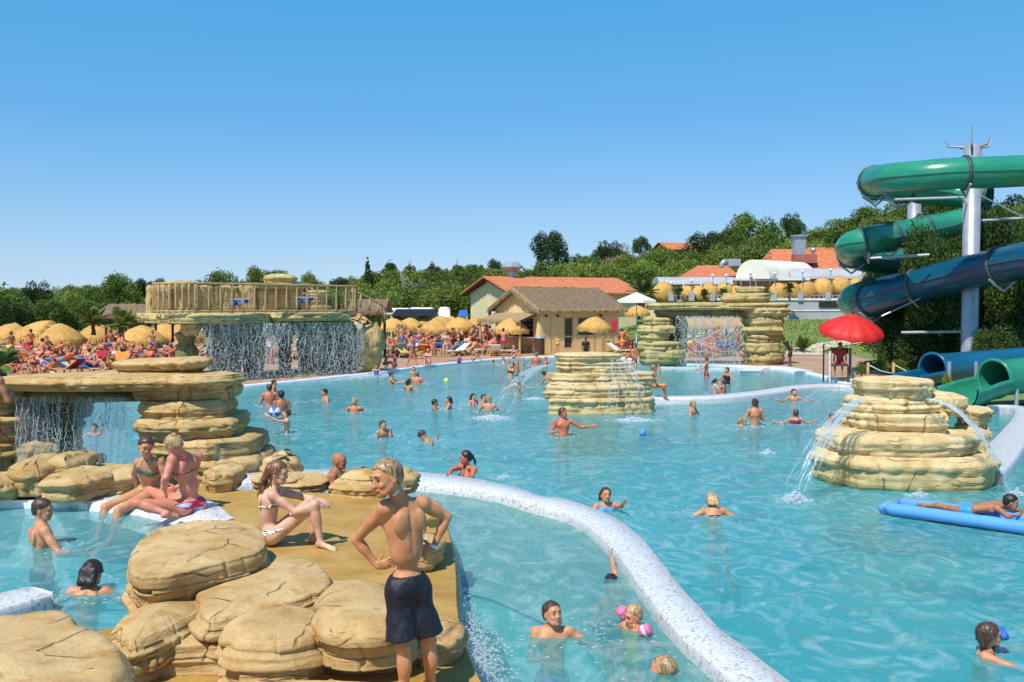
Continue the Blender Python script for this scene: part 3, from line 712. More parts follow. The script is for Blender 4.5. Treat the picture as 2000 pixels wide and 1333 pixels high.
# ---- generic poses: local standing adult 1.70 m, feet at z=0, facing -Y, left = +X
ARMS = {'down': ((.05, .02, -.27), (.015, -.06, -.245)), 'out': ((.23, -.04, -.13), (.22, -.08, .03)), 'fwd': ((.05, -.22, -.15), (-.03, -.24, .03)),
        'up': ((.09, -.05, .25), (-.03, -.05, .24)), 'bent': ((.10, .0, -.25), (-.08, -.22, .06)), 'hips': ((.19, .06, -.20), (-.13, -.08, -.16)),
        'low': ((.15, -.10, -.20), (.10, -.20, -.02)), 'face': ((.05, -.16, -.20), (-.09, -.08, .22)), 'back': ((.10, .14, -.22), (.03, .10, -.22)), 'fwdup': ((.04, -.24, .02), (-.02, -.22, .12)), 'cross': ((.06, -.08, -.25), (-.20, -.14, .06))}
def pose(loc, rz, H=1.70, arms=('down', 'down'), legs='stand', yaw=0., nod=0., tilt=0., lean=0., ty=0.):
    """joints in world space; lean rotates the whole body about X (forward +), tilt sideways"""
    J = {'pel': (0, 0, .93), 'neck': (0, .01, 1.43), 'head': (0, -.015, 1.585), 'shL': (.165, .0, 1.385), 'shR': (-.165, .0, 1.385), 'hipL': (.088, 0, .885), 'hipR': (-.088, 0, .885), 'waist': (0, -.005, 1.08)}
    for i, sd in enumerate('LR'):
        m = 1 if sd == 'L' else -1
        e, w = ARMS[arms[i]]; sh = J['sh'+sd]
        el = (sh[0]+m*e[0], sh[1]+e[1], sh[2]+e[2]); J['el'+sd] = el; J['wr'+sd] = (el[0]+m*w[0], el[1]+w[1], el[2]+w[2])
        hp = J['hip'+sd]
        if legs == 'stand': k = (m*.10, -.02, .48); a = (m*.11, .02, .08); t = (m*.13, -.12, .03)
        elif legs == 'wide': k = (m*.18, -.03, .49); a = (m*.24, .02, .10); t = (m*.27, -.12, .04)
        elif legs == 'walk': k = (m*.09, -.02-.12*m, .49); a = (m*.09, .05-.22*m, .09+.02*m); t = (m*.10, -.09-.22*m, .03)
        elif legs == 'sit': k = (m*.14, -.42, .90); a = (m*.13, -.44, .48); t = (m*.13, -.58, .42)
        elif legs == 'ground': k = (m*.12, -.34, 1.17); a = (m*.12, -.52, .84); t = (m*.13, -.67, .83)
        elif legs == 'long': k = (m*.12, -.42, .92); a = (m*.13, -.83, .87); t = (m*.15, -.88, .97)
        elif legs == 'kneel': k = (m*.12, -.10, .50); a = (m*.12, .28, .48); t = (m*.12, .42, .44)
        elif legs == 'float': k = (m*.13, -.14, .56); a = (m*.12, .20, .34); t = (m*.12, .30, .24)
        elif legs == 'prone': k = (m*.10, 0.02, .48); a = (m*.11, .05, .08); t = (m*.12, .04, -.06)
        elif legs == 'lie': k = (m*.11, -.07, .50); a = (m*.12, .0, .08); t = (m*.14, -.14, .07)
        elif legs == 'lieup': k = (m*.11, -.26, .60); a = (m*.12, -.02, .27); t = (m*.13, -.10, .16)
        J['kn'+sd] = k; J['an'+sd] = a; J['to'+sd] = t
    s = H/1.70
    Rz = Matrix.Rotation(rz, 3, 'Z'); Rl = Matrix.Rotation(lean, 3, 'X')@Matrix.Rotation(tilt, 3, 'Y')
    piv = Vector((0, 0, .93))
    out = {}
    for k, v in J.items():
        q = Vector(v) if legs in ('stand', 'wide', 'walk') and k[:2] in ('hi', 'kn', 'an', 'to', 'pe') else Rl@(Vector(v)-piv)+piv
        out[k] = np.array(Rz@(q*s))+np.array(loc)
    hf = Matrix.Rotation(yaw, 3, 'Z')@(Matrix.Rotation(-nod, 3, 'X')@Vector((0, -1, 0))); hu = Matrix.Rotation(yaw, 3, 'Z')@(Matrix.Rotation(-nod, 3, 'X')@Vector((0, 0, 1)))
    out['hf'] = np.array(Rz@(Rl@hf)); out['hu'] = np.array(Rz@(Rl@hu))
    return out
def FACE(name):   # direction names: what the photo shows
    return {'cam': 0., 'right': math.pi/2, 'left': -math.pi/2, 'away': math.pi, 'camright': math.pi/4, 'camleft': -math.pi/4, 'awayright': 3*math.pi/4, 'awayleft': -3*math.pi/4}[name]
# ================================================================== terrain
def sst(a, b, x):
    t = np.clip((np.asarray(x, float)-a)/(b-a), 0, 1); return t*t*(3-2*t)
def height(x, y):
    return .055+1.75*sst(60, 96, y)*sst(2, 16, x)+24*sst(105, 300, y)*sst(-70, 115, x)+0.0*y
WALL_O = [(440, 927), (500, 921), (560, 918), (680, 916), (800, 920), (900, 929), (1000, 949), (1060, 968), (1100, 972), (1150, 988), (1200, 1009), (1237, 1034), (1262, 1057), (1295, 1097), (1320, 1130), (1350, 1165), (1375, 1190), (1412, 1230), (1450, 1257), (1500, 1295), (1560, 1340), (1660, 1410), (1900, 1560)]
WALL_I = [(440, 944), (500, 940), (560, 938), (680, 937), (800, 942), (880, 950), (960, 962), (1010, 976), (1060, 990), (1100, 1000), (1137, 1018), (1170, 1045), (1200, 1075), (1220, 1100), (1240, 1130), (1265, 1165), (1295, 1203), (1332, 1243), (1365, 1272), (1398, 1302), (1440, 1340), (1510, 1400), (1700, 1560)]
ZW = .33
wo_ = [P(a, b, ZW) for a, b in WALL_O]; wi_ = [P(a, b, ZW) for a, b in WALL_I]
wo_ = catmull(wo_, 5); wi_ = catmull(wi_, 5)
mid = [(a+b)/2 for a, b in zip(wo_, wi_)]
FAR = [(-500, 812), (0, 776), (250, 764), (390, 758), (460, 756), (560, 747), (650, 738), (740, 728), (830, 716), (960, 703), (1060, 697.5), (1160, 696), (1240, 703), (1300, 711), (1400, 714), (1470, 717), (1540, 722), (1600, 734), (1650, 749), (1682, 757)]
RIGHT = [(1760, 778), (1850, 796), (1935, 788), (2060, 788), (2500, 800)]
far_w = catmull([P(a, b, .05) for a, b in FAR], 4)
right_w = [P(a, b, .05) for a, b in RIGHT]
near_main = [Vector((12, 3.5, 0)), Vector((5, 3.5, 0))]
left_close = [P(a, b, 0) for a, b in [(440, 938), (270, 925), (-100, 925), (-900, 925)]]
main_poly = far_w+right_w+near_main+list(reversed(mid))+left_close
poly_sheet('pool_water', [main_poly], 0.0, M['water'])
chan_poly = mid+[Vector((4.2, 2.5, 0)), P(700, 1500, .2), P(700, 1020, .2), P(560, 990, .2), P(400, 965, .2)]
poly_sheet('channel_water', [chan_poly], .2, M['water2'])
hole = [Vector((-45, 1, 0)), Vector((-45, far_w[0].y, 0))]+far_w+right_w+[Vector((right_w[-1].x, 1, 0))]
g0 = [Vector((-1500, -40, 0)), Vector((1500, -40, 0)), Vector((1500, 57, 0)), Vector((-1500, 57, 0))]
hole2 = [p.copy() for p in hole]
for p in hole2: p.y = min(p.y, 56.9)
poly_sheet('ground', [g0, hole2], .03, M['grass'])
# rolling ground beyond the pool, rising to the wooded hill
xs = np.concatenate([np.linspace(-1500, -200, 14), np.linspace(-190, 260, 110), np.linspace(280, 1500, 14)]); ys = np.concatenate([np.linspace(56.8, 110, 40), np.linspace(113, 420, 60), np.linspace(440, 2600, 14)])
X, Y = np.meshgrid(xs, ys); Z = height(X, Y)-.025+.0*X
V = np.stack([X, Y, Z], -1).reshape(-1, 3)
o = link('hillside', mesh_from('hillside', V, grid_faces(len(xs), len(ys)), M['grass'], True)); o['kind'] = 'structure'
# far deck
fd = far_w+[P(1760, 756, .06), P(1740, 712, .06), P(1640, 690, .06), P(1560, 684, .06), P(1400, 676, .06), P(1230, 676, .06)]
fd = [Vector((p.x, p.y, 0)) for p in fd]+[Vector((8, 68, 0)), Vector((-10, 76, 0)), Vector((-30, 66, 0)), Vector((-45, 52, 0)), Vector((-45, far_w[0].y, 0))]
def deck_z(x, y): return .07
ins = [(p.x, p.y) for p in fd]
poly_sheet('poolside_deck', [ins], .066, M['fardeck'])
# pale strips of paving on the lawn at the right
def path(name, pts, w, dz=.02):
    pts = catmull([Vector(p) for p in pts], 6); V = []; 
    for i, p in enumerate(pts):
        t = (pts[min(i+1, len(pts)-1)]-pts[max(i-1, 0)]).normalized(); n = Vector((-t.y, t.x, 0))
        for s in (-1, 1):
            q = p+n*w/2*s; V.append((q.x, q.y, float(height(q.x, q.y))+dz+.02))
    F = [(2*i, 2*i+1, 2*i+3, 2*i+2) for i in range(len(pts)-1)]
    o = link(name, mesh_from(name, V, F, M['path'])); o['kind'] = 'structure'; return o
path('garden_path', [(17.5, 58, 0), (19.5, 64, 0), (24, 70, 0), (30, 74, 0), (37, 80, 0), (45, 83, 0)], 2.2)
path('lawn_path', [(4, 72, 0), (10, 73, 0), (15, 76, 0), (21, 84, 0)], 1.6)
# floor of the pools
bx = [Vector((-46, 1, 0)), Vector((60, 1, 0)), Vector((60, 60, 0)), Vector((-46, 60, 0))]
o = link('pool_floor', mesh_from('pool_floor', [(p.x, p.y, -1.25) for p in bx], [(0, 1, 2, 3)], M['pool_floor'])); o['kind'] = 'structure'
# ------------------------------------------------------------------ mosaic walls and kerbs
def ribbon(name, La, Lb, z0, z1, mat, rise=.03, parent=None, zf=None):
    """wall between two edge lines (same count), rounded top"""
    V = []; UV = []; u = 0; prev = None
    prof = [(0, 0.0), (0, .6), (0, .93), (.012, .98), (.05, 1.0), (.5, 1.03), (.95, 1.0), (.988, .98), (1, .93), (1, .6), (1, 0.0)]
    n = len(prof); H_ = z1-z0
    for i, (a, b) in enumerate(zip(La, Lb)):
        m_ = (a+b)/2
        if prev is not None: u += (m_-prev).length
        prev = m_; w = (a-b).length; v = 0; lastp = None
        for (t, zt) in prof:
            z = z0+H_*min(zt, 1)+(max(zt-1, 0)*rise*10)
            p = Vector((a.x+(b.x-a.x)*t, a.y+(b.y-a.y)*t, z))
            if lastp is not None: v += (p-lastp).length
            lastp = p; V.append(p); UV.append((u, v))
    F = []
    for i in range(len(La)-1):
        for k in range(n-1): F.append((i*n+k, i*n+k+1, (i+1)*n+k+1, (i+1)*n+k))
    F.append(tuple(range(n))); F.append(tuple(range((len(La)-1)*n+n-1, (len(La)-1)*n-1, -1)))
    me = mesh_from(name, V, F, mat, True); uvl = me.uv_layers.new(name='UVMap')
    for l in me.loops: uvl.data[l.index].uv = UV[l.vertex_index]
    return link(name, me, parent)
def edges_of(pts, w):
    A_, B_ = [], []
    for i, p in enumerate(pts):
        t = (pts[min(i+1, len(pts)-1)]-pts[max(i-1, 0)]); t.z = 0; t.normalize(); n = Vector((-t.y, t.x, 0)); ww = w[i] if isinstance(w, list) else w
        A_.append(p+n*ww/2); B_.append(p-n*ww/2)
    return A_, B_
o = ribbon('mosaic_wall', wo_, wi_, -1.2, ZW, M['tile'], rise=.015)
tag(o, 'long curving white mosaic wall sweeping down between channel and main pool', 'pool wall', 'white mosaic walls')
w2 = catmull([P(a, b, .2) for a, b in [(1240, 774), (1290, 775), (1350, 775), (1420, 772), (1500, 764), (1560, 755), (1620, 751), (1660, 752), (1700, 758)]], 5)
a_, b_ = edges_of(w2, .75)
o = ribbon('mosaic_wall', a_, b_, -1.2, .2, M['tile'], rise=.012); tag(o, 'low white curved wall between the upper basin and the main pool', 'pool wall', 'white mosaic walls')
w3 = catmull([P(a, b, .25) for a, b in [(1905, 915), (1935, 893), (1962, 868), (1985, 838), (2000, 812), (1998, 797), (1975, 790), (1938, 791)]], 6)
a_, b_ = edges_of(w3, [.85-.45*min(1, i/30) for i in range(len(w3))])
o = ribbon('mosaic_wall', a_, b_, -1.2, .22, M['tile'], rise=.012); tag(o, 'white hooked wall around the splash basin under the slides', 'pool wall', 'white mosaic walls')
a_, b_ = edges_of(far_w, .38)
o = ribbon('pool_kerb', a_, b_, -1.2, .10, M['tile_plain'], rise=.006); o['kind'] = 'structure'
# shallow submerged white step in the upper basin, right
st = catmull([P(a, b, .22) for a, b in [(1466, 722), (1480, 714), (1520, 713), (1575, 722)]], 6); a_, b_ = edges_of(st, .9)
o = ribbon('pool_step', a_, b_, -.6, .14, M['tile_plain'], rise=.006); tag(o, 'white curved step at the right edge of the upper basin', 'step')
# ------------------------------------------------------------------ the near platform and left pool
ZD = .55
DECK = [(-1200, 925), (-100, 925), (0, 922), (270, 925), (400, 952), (475, 958), (560, 962), (640, 964), (760, 975), (840, 992), (866, 1015), (880, 1055), (889, 1110), (891, 1170), (896, 1215), (908, 1262), (930, 1315), (960, 1370), (1040, 1500)]
deck_w = catmull([P(a, b, ZD) for a, b in DECK], 4)+[Vector((.2, 1.5, 0)), Vector((-6, 1.5, 0))]
LP = [(-900, 985), (0, 985), (113, 986), (170, 981), (226, 972), (290, 967), (350, 974), (400, 989), (437, 1015), (440, 1045), (400, 1080), (330, 1130), (290, 1180), (262, 1225), (100, 1262), (-200, 1300), (-900, 1330)]
lp_w = [P(a, b, .5) for a, b in LP]
lpw = catmull(lp_w, 3)
poly_sheet('rock_deck', [deck_w, lpw], ZD, M['deck'])
V = []; F = []
n = len(deck_w)
prof = [(0, ZD), (.03, ZD-.03), (.05, ZD-.12), (.05, -1.2)]
for i, p in enumerate(deck_w):
    t = deck_w[(i+1) % n]-deck_w[i-1]; t.z = 0; t.normalize(); nn_ = Vector((t.y, -t.x, 0))
    for (q, z) in prof: V.append((p.x-nn_.x*q*-1*-1+0, p.y-nn_.y*q, z))
V = []
for i, p in enumerate(deck_w):
    for (q, z) in prof: V.append((p.x+q*.6, p.y, z))
for i in range(n):
    j = (i+1) % n
    for k in range(3): F.append((i*4+k, j*4+k, j*4+k+1, i*4+k+1))
o = link('deck_side', mesh_from('deck_side', V, F, M['deck'], True)); o['kind'] = 'structure'
poly_sheet('left_pool_water', [[P(a, b, .45) for a, b in [(-1000, 975), (0, 975), (120, 975), (330, 990), (460, 1030), (440, 1100), (300, 1240), (100, 1290), (-1000, 1400)]]], .45, M['water3'])
V = [(p.x, p.y, ZD) for p in lpw]+[(p.x, p.y, -.3) for p in lpw]; m_ = len(lpw)
F = [(i, (i+1) % m_, m_+(i+1) % m_, m_+i) for i in range(m_)]
o = link('left_pool_side', mesh_from('left_pool_side', V, F, M['tile_plain'])); o['kind'] = 'structure'
poly_sheet('left_pool_floor', [lpw], -.3, M['pool_floor'])
# sloping white beach at the corner of the left pool
out_px = [(113, 984), (170, 974), (226, 963), (290, 957), (350, 962), (410, 978), (457, 1013)]
in_px = [(150, 1000), (190, 1010), (230, 1018), (262, 1028), (300, 1040), (350, 1050), (420, 1052)]
oc = catmull([P(a, b, ZD+.012) for a, b in out_px], 5); ic = catmull([P(a, b, .40) for a, b in in_px], 5)
V = []; UV = []
for a, b in zip(oc, ic):
    for k in range(9):
        t = k/8; q = a.lerp(b, t); z = (ZD+.012) if t < .55 else (ZD+.012)-(t-.55)/.45*.22
        V.append((q.x, q.y, z)); UV.append((q.x, q.y))
me = mesh_from('white_pool_beach', V, grid_faces(9, len(oc)), M['tile'], True); uvl = me.uv_layers.new(name='UVMap')
for l in me.loops: uvl.data[l.index].uv = UV[l.vertex_index]
o = link('white_pool_beach', me); o['kind'] = 'structure'
wb = [P(-260, 1235, .62), P(-80, 1190, .62), P(20, 1162, .62), P(72, 1150, .62), P(84, 1147, .62)]
a_, b_ = edges_of(wb, [.42, .42, .42, .42, .30])
o = ribbon('mosaic_block', a_, b_, -.3, .60, M['tile'], rise=.008); tag(o, 'thick white mosaic wall end jutting into the left pool', 'pool wall', 'white mosaic walls')
# ================================================================== rocks
def outline(k, seed, sq=2.6, jit=.16):
    """angular closed outline in [-1,1]^2"""
    r_ = random.Random(seed); pts = []
    for i in range(k):
        a = 2*math.pi*(i+r_.uniform(-.28, .28))/k
        c, s = math.cos(a), math.sin(a); rr = (abs(c)**sq+abs(s)**sq)**(-1/sq)
        rr *= 1+r_.uniform(-jit, jit*.4); pts.append((rr*c, rr*s))
    return pts
def resample(pts, m):
    pts = [Vector((p[0], p[1], 0)) for p in pts]; L = [0]; n = len(pts)
    for i in range(n): L.append(L[-1]+(pts[(i+1) % n]-pts[i]).length)
    out = []
    for k in range(m):
        d = L[-1]*k/m; i = 0
        while L[i+1] < d: i += 1
        t = (d-L[i])/(L[i+1]-L[i]); out.append(pts[i].lerp(pts[(i+1) % n], t))
    return out
def slab_mesh(name, ol, z0, z1, seed, m=80, ks=9, rough=.025, under=.30, over=.14, cracks=5, crack_d=.035, strata=.022, mat=None, top_amp=.03, tilt=(0, 0), smooth_o=2, freq=2.2, blk=.022, layer=.09, sector=.45):
    O = resample(ol, m); O = np.array([[p.x, p.y] for p in O])
    for _ in range(smooth_o): O = (np.roll(O, 1, 0)+2*O+np.roll(O, -1, 0))/4
    c = O.mean(0); th = z1-z0; rg = np.random.RandomState(seed)
    lvl = [(-.0, .35, 0), (0, .8, 0)]
    size = np.sqrt(((O-c)**2).sum(1)).mean()
    rows = []
    tb = [(.25, 0, 1), (.60, 0, 1), (.85, 0, 1)]
    for f_, t, cp in tb: rows.append(('b', f_, 0.0))
    for k in range(ks+1): rows.append(('s', 1.0, k/ks))
    for f_ in (.95, .86, .74, .60, .45, .28, .12): rows.append(('t', f_, 1.0))
    V = []
    T = np.roll(O, -1, 0)-np.roll(O, 1, 0); T /= np.linalg.norm(T, axis=1)[:, None]; Nn = np.stack([T[:, 1], -T[:, 0]], 1)
    if ((O-c)*Nn).sum() < 0: Nn = -Nn
    ck = rg.choice(m, max(1, cracks), replace=False) if cracks else []
    nl = max(1, int(round(th/max(.055, layer)))); lb = np.sort(np.concatenate([[0, 1], (np.arange(1, nl)+rg.uniform(-.3, .3, nl-1))/nl])) if nl > 1 else np.array([0, 1.])
    nsec = max(5, int(size*6.3/sector)); loff = rg.uniform(-1, .6, nl)*blk; sb = [np.sort(rg.uniform(0, m, max(3, nsec))) for _ in range(nl)]; so = [rg.uniform(-1, 1, max(3, nsec)+1)*blk*.8 for _ in range(nl)]
    ua = np.arange(m)
    for kind, f_, t in rows:
        if kind == 's':
            e = np.sin(np.clip(t, 0, 1)*math.pi)
            ins_ = under*th*max(0, 1-t*2.0)**1.2+over*th*max(0, (t-.78)/.22)**1.7
            P3 = np.stack([O[:, 0], O[:, 1], np.full(m, z0+th*t)], 1)
            d = rough*.6*fbm(P3, freq, seed, 4)+rough*1.2*vnoise(P3*np.array([.35, .35, 1]), freq*.8, seed+3)
            zz = z0+th*t+.35*th*.2*vnoise(P3*np.array([1, 1, .2]), 1.3, seed+5)
            lay = vnoise(np.stack([np.zeros(m)+seed, zz*0, zz*5.5/max(th, .12)*.35/.35], 1)+P3*np.array([.25, .25, 0]), 1.0, seed+8)
            d = d+strata*np.clip(lay*4, -1, 1)*.8
            tw = np.clip(t+.10*vnoise(P3*np.array([1, 1, .1]), freq*.7, seed+31), 0, .999); li = np.clip(np.searchsorted(lb, tw, side='right')-1, 0, nl-1)
            for a_i in range(nl):
                mk_ = li == a_i; si = np.searchsorted(sb[a_i], ua); d = d+np.where(mk_, loff[a_i]+so[a_i][np.clip(si, 0, len(so[a_i])-1)], 0)
                for q in sb[a_i]: d = d-np.where(mk_ & (np.abs(ua-q) < .8), crack_d*.6, 0)
            db = np.min(np.abs(tw[:, None]-lb[None, 1:-1]), axis=1) if nl > 1 else np.ones(m)
            d = d-np.where(db < .6/ks, crack_d*.7, 0)
            for q in ck:
                wob = 2.0*np.sin(t*5+q)
                du = np.minimum(np.abs(ua-q-wob), m-np.abs(ua-q-wob)); d = d-crack_d*np.exp(-(du/1.1)**2)*(0.5+.5*e)
            off = -ins_+d
            pt = O+Nn*off[:, None] if np.ndim(off) else O+Nn*off
            z = zz
            last = pt
        elif kind == 'b':
            pt = c+(O+Nn*(-under*th)-c)*f_; z = np.full(m, z0+.0)
        else:
            base = last; pt = c+(base-c)*f_
            P3 = np.stack([pt[:, 0], pt[:, 1], np.full(m, z1)], 1)
            z = z1+.035*th*(1-f_)*3+top_amp*(fbm(P3, freq*.7, seed+11, 4)*min(1, (1-f_)*5)+.4*np.sign(vnoise(P3, freq*.5, seed+13))*min(1, (1-f_)*3))
            z = np.maximum(z, z1-.05)
        z = z+tilt[0]*(pt[:, 0]-c[0])+tilt[1]*(pt[:, 1]-c[1])
        V.append(np.stack([pt[:, 0], pt[:, 1], z+np.zeros(m)], 1))
    V = np.concatenate(V); nr = len(rows)
    F = grid_faces(m, nr, True)
    V = np.concatenate([V, [[c[0], c[1], z0]], [[c[0], c[1], V[-m:, 2].mean()]]])
    tri = []
    for k in range(m):
        tri.append((k, len(V)-2, (k+1) % m, (k+1) % m)); tri.append(((nr-1)*m+k, (nr-1)*m+(k+1) % m, len(V)-1, len(V)-1))
    Fl = [tuple(int(a) for a in f) for f in F]+[(t[0], t[2], t[1]) if t[1] == len(V)-2 else (t[0], t[1], t[2]) for t in tri]
    if ((O-c)[:, 0]*np.roll(O-c, -1, 0)[:, 1]-(O-c)[:, 1]*np.roll(O-c, -1, 0)[:, 0]).sum() < 0: Fl = [f[::-1] for f in Fl]
    return mesh_from(name, V, Fl, mat, True)
_rs = [100]
def slab(parent, cx, cy, w, dep, z0, z1, mat, rot=0.0, k=9, sq=3.0, jit=.14, m=80, ks=8, name='rock_slab', seed=None, **kw):
    _rs[0] += 1; seed = seed or _rs[0]
    ol = outline(k, seed, sq, jit); c, s = math.cos(rot), math.sin(rot)
    pl = parent.location if parent else Vector((0, 0, 0))
    ol = [(cx-pl.x+(x*w/2)*c-(y*dep/2)*s, cy-pl.y+(x*w/2)*s+(y*dep/2)*c) for x, y in ol]
    return link(name, slab_mesh(name, ol, z0-pl.z, z1-pl.z, seed, m=m, ks=ks, mat=mat, **kw), parent)
def slab_px(parent, x0, x1, y0, y1, d, dep, mat, **kw):
    """front face at distance d spans the given pixels; the slab runs dep metres back"""
    a = A(x0, (y0+y1)/2, d+dep*.35); b = A(x1, (y0+y1)/2, d+dep*.35)
    z1 = Zat(y0, d); z0 = Zat(y1, d)
    return slab(parent, (a.x+b.x)/2, d+dep/2, (b.x-a.x)*1.03, dep, z0, z1, mat, **kw)
def formation(loc, label, name='rock_formation', cat='rock formation', group='artificial rock formations'):
    return empty(name, loc, 0, label, cat, group)
# ---- right fountain rock
fr_ = formation(tuple(P(1778, 950, 0)), 'tiered pile of ochre slabs with two water spouts, nearest the air mattress', 'fountain_rock', 'fountain rock')
RK = dict(m=130, ks=16, rough=.035, strata=.016, cracks=9, crack_d=.03, smooth_o=0, freq=1.4, blk=.022, layer=.12, sector=.6)
slab_px(fr_, 1603, 1950, 900, 966, 15.3, 2.5, M['rock_pale'], sq=2.3, k=14, jit=.08, under=.12, over=.12, **RK)
slab_px(fr_, 1612, 1916, 858, 918, 15.5, 2.2, M['rock_pale'], sq=2.4, k=13, jit=.08, under=.3, over=.12, **RK)
slab_px(fr_, 1657, 1870, 814, 864, 15.8, 1.7, M['rock_pale'], sq=2.6, k=9, jit=.12, under=.35, over=.12, **RK)
slab_px(fr_, 1662, 1835, 780, 820, 16.0, 1.5, M['rock_pale'], sq=2.6, k=8, jit=.14, under=.2, over=.1, **RK)
slab_px(fr_, 1795, 1893, 776, 817, 16.4, 1.3, M['rock_pale'], sq=2.6, k=8, jit=.14, under=.4, over=.12, **RK)
slab_px(fr_, 1680, 1834, 746, 783, 16.0, 1.2, M['rock_pale'], sq=2.4, k=9, jit=.1, under=.35, over=.2, **RK)
slab_px(fr_, 1873, 1943, 802, 838, 16.6, .8, M['rock_pale'], sq=2.6, k=7, jit=.15, under=.3, over=.2, m=70, ks=10)
slab_px(fr_, 1866, 1934, 838, 905, 16.6, .8, M['rock_pale'], sq=3, k=7, jit=.12, under=.05, over=.05, m=70, ks=10)
slab_px(fr_, 1655, 1860, 770, 960, 16.6, .9, M['rock_wet'], sq=3, k=8, jit=.1, under=.02, m=60, ks=10, name='rock_core')
# ---- centre rock
cr = formation(tuple(P(1170, 815, 0)), 'layered pale rock island in the middle of the main pool', 'rock_island', 'rock island')
CK = dict(m=120, ks=14, rough=.06, strata=.03, cracks=6, crack_d=.04, freq=1.5, smooth_o=1, blk=.045, layer=.16, sector=.9)
def cslab(x0, x1, y0, y1, d, dep, rot, **kw):
    return slab_px(cr, x0, x1, y0, y1, d, dep, M['rock_pale'], rot=rot, **{**CK, **kw})
cslab(1062, 1285, 780, 813, 26.6, 1.5, .22, k=13, jit=.10, under=.1)
cslab(1056, 1280, 752, 782, 26.7, 1.5, .20, k=13, jit=.12, under=.25)
cslab(1068, 1282, 731, 755, 26.9, 1.4, .20, k=12, jit=.12, under=.25)
cslab(1084, 1238, 709, 733, 27.0, 1.3, .12, k=11, jit=.12, under=.25)
cslab(1084, 1214, 692, 710, 27.0, 1.4, .06, k=10, jit=.08, under=.4, over=.3)
slab(cr, 2.4, 27.6, 2.2, .8, -1.2, Zat(735, 27), M['rock_wet'], rot=.4, m=50, ks=6, name='rock_core')
# ---- left bridge with the curtain of water
lb = formation(tuple(P(300, 930, .2)), 'ochre slab bridge over a water curtain behind the seated women', 'rock_bridge', 'rock bridge')
LK = dict(m=150, ks=16, blk=.025, layer=.12, sector=.6, rough=.035, strata=.025, cracks=9, crack_d=.03, freq=1.6)
def lslab(x0, x1, y0, y1, d, dep, mat='rock', **kw):
    return slab_px(lb, x0, x1, y0, y1, d, dep, M[mat], **{**LK, **kw})
lslab(12, 452, 741, 770, 14.9, 2.1, k=15, sq=5, jit=.06, under=.5, over=.25, tilt=(.005, -.02), rot=.035)
lslab(222, 404, 706, 738, 15.5, 1.5, k=9, jit=.10, under=.9, over=.4, tilt=(.03, 0))
lslab(268, 458, 758, 789, 15.2, 1.9, k=10, jit=.12, under=.3, over=.3)
lslab(262, 452, 788, 828, 15.0, 1.9, k=10, jit=.12, under=.3, over=.3)
lslab(264, 474, 824, 868, 14.9, 2.0, k=10, jit=.10, under=.4, over=.25)
lslab(292, 508, 862, 908, 14.9, 2.1, k=10, jit=.10, under=.25, over=.25)
lslab(330, 522, 902, 962, 14.8, 2.2, k=10, jit=.10, under=.05, over=.2)
lslab(436, 462, 738, 764, 15.9, .7, k=6, under=.1, m=40, ks=6)
lslab(-110, 66, 756, 792, 15.1, 2.0, k=9, under=.25); lslab(-110, 58, 790, 824, 15.2, 2.0, k=9, under=.2); lslab(-110, 64, 822, 872, 15.1, 2.0, k=9, under=.2); lslab(-110, 52, 868, 930, 15.0, 2.0, k=9, under=.1)
lslab(-10, 150, 868, 925, 15.5, 1.4, k=8, under=.1)
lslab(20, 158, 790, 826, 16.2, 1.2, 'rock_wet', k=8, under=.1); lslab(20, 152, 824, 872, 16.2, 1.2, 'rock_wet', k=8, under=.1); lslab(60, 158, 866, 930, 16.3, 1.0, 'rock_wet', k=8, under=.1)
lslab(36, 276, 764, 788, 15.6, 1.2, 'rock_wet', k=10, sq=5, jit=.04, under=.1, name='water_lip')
# low rocks along the left pool
lr = formation(tuple(P(120, 985, .5)), 'row of low rounded rocks edging the left pool below the water curtain', 'rock_edging', 'rocks')
def rslab(f, x0, x1, y0, y1, d, dep, mat='rock', **kw):
    return slab_px(f, x0, x1, y0, y1, d, dep, M[mat], **{**dict(m=90, ks=12, rough=.03, strata=.015, cracks=4, crack_d=.03, name='boulder', under=.08, over=.30), **kw})
rslab(lr, 22, 116, 912, 975, 11.9, 1.2); rslab(lr, 78, 160, 905, 948, 12.2, 1.3); rslab(lr, 88, 200, 940, 985, 11.6, 1.2); rslab(lr, 190, 276, 930, 972, 12.2, 1.1); rslab(lr, -80, 30, 950, 990, 11.5, 1.2); rslab(lr, 150, 230, 925, 960, 12.8, .9)
rslab(lr, 262, 330, 922, 960, 12.6, .9)
r2 = formation(tuple(P(435, 965, ZD)), 'squared ochre rock at the foot of the bridge behind the blonde woman', 'boulder', 'rock')
rslab(r2, 398, 466, 925, 968, 12.4, .9, jit=.08)
# rocks on the far edge of the deck
r3 = formation(tuple(P(700, 978, ZD)), 'pair of low cracked rocks beside the bald man', 'boulder', 'rock')
rslab(r3, 640, 768, 952, 980, 12.1, .95, k=10, sq=2.4); rslab(r3, 664, 762, 930, 954, 12.4, .7, k=9, over=.6, sq=2.4)
r4 = formation(tuple(P(790, 965, ZD)), 'small pale rock showing behind the standing boy', 'boulder', 'rock')
rslab(r4, 750, 812, 932, 968, 12.6, .8, sq=2.4)
r5 = formation(tuple(P(575, 960, ZD)), 'humped rock with a flat lobe behind the seated woman in zebra bikini', 'boulder', 'rock')
rslab(r5, 505, 590, 898, 962, 13.0, .9, over=.7, sq=2.3); rslab(r5, 545, 642, 948, 970, 12.6, 1.0, sq=2.3)
rslab(r5, 496, 590, 935, 966, 12.7, .8)
r6 = formation(tuple(P(850, 1150, ZD)), 'tall pale rock at the deck edge half hidden by the boy', 'boulder', 'rock')
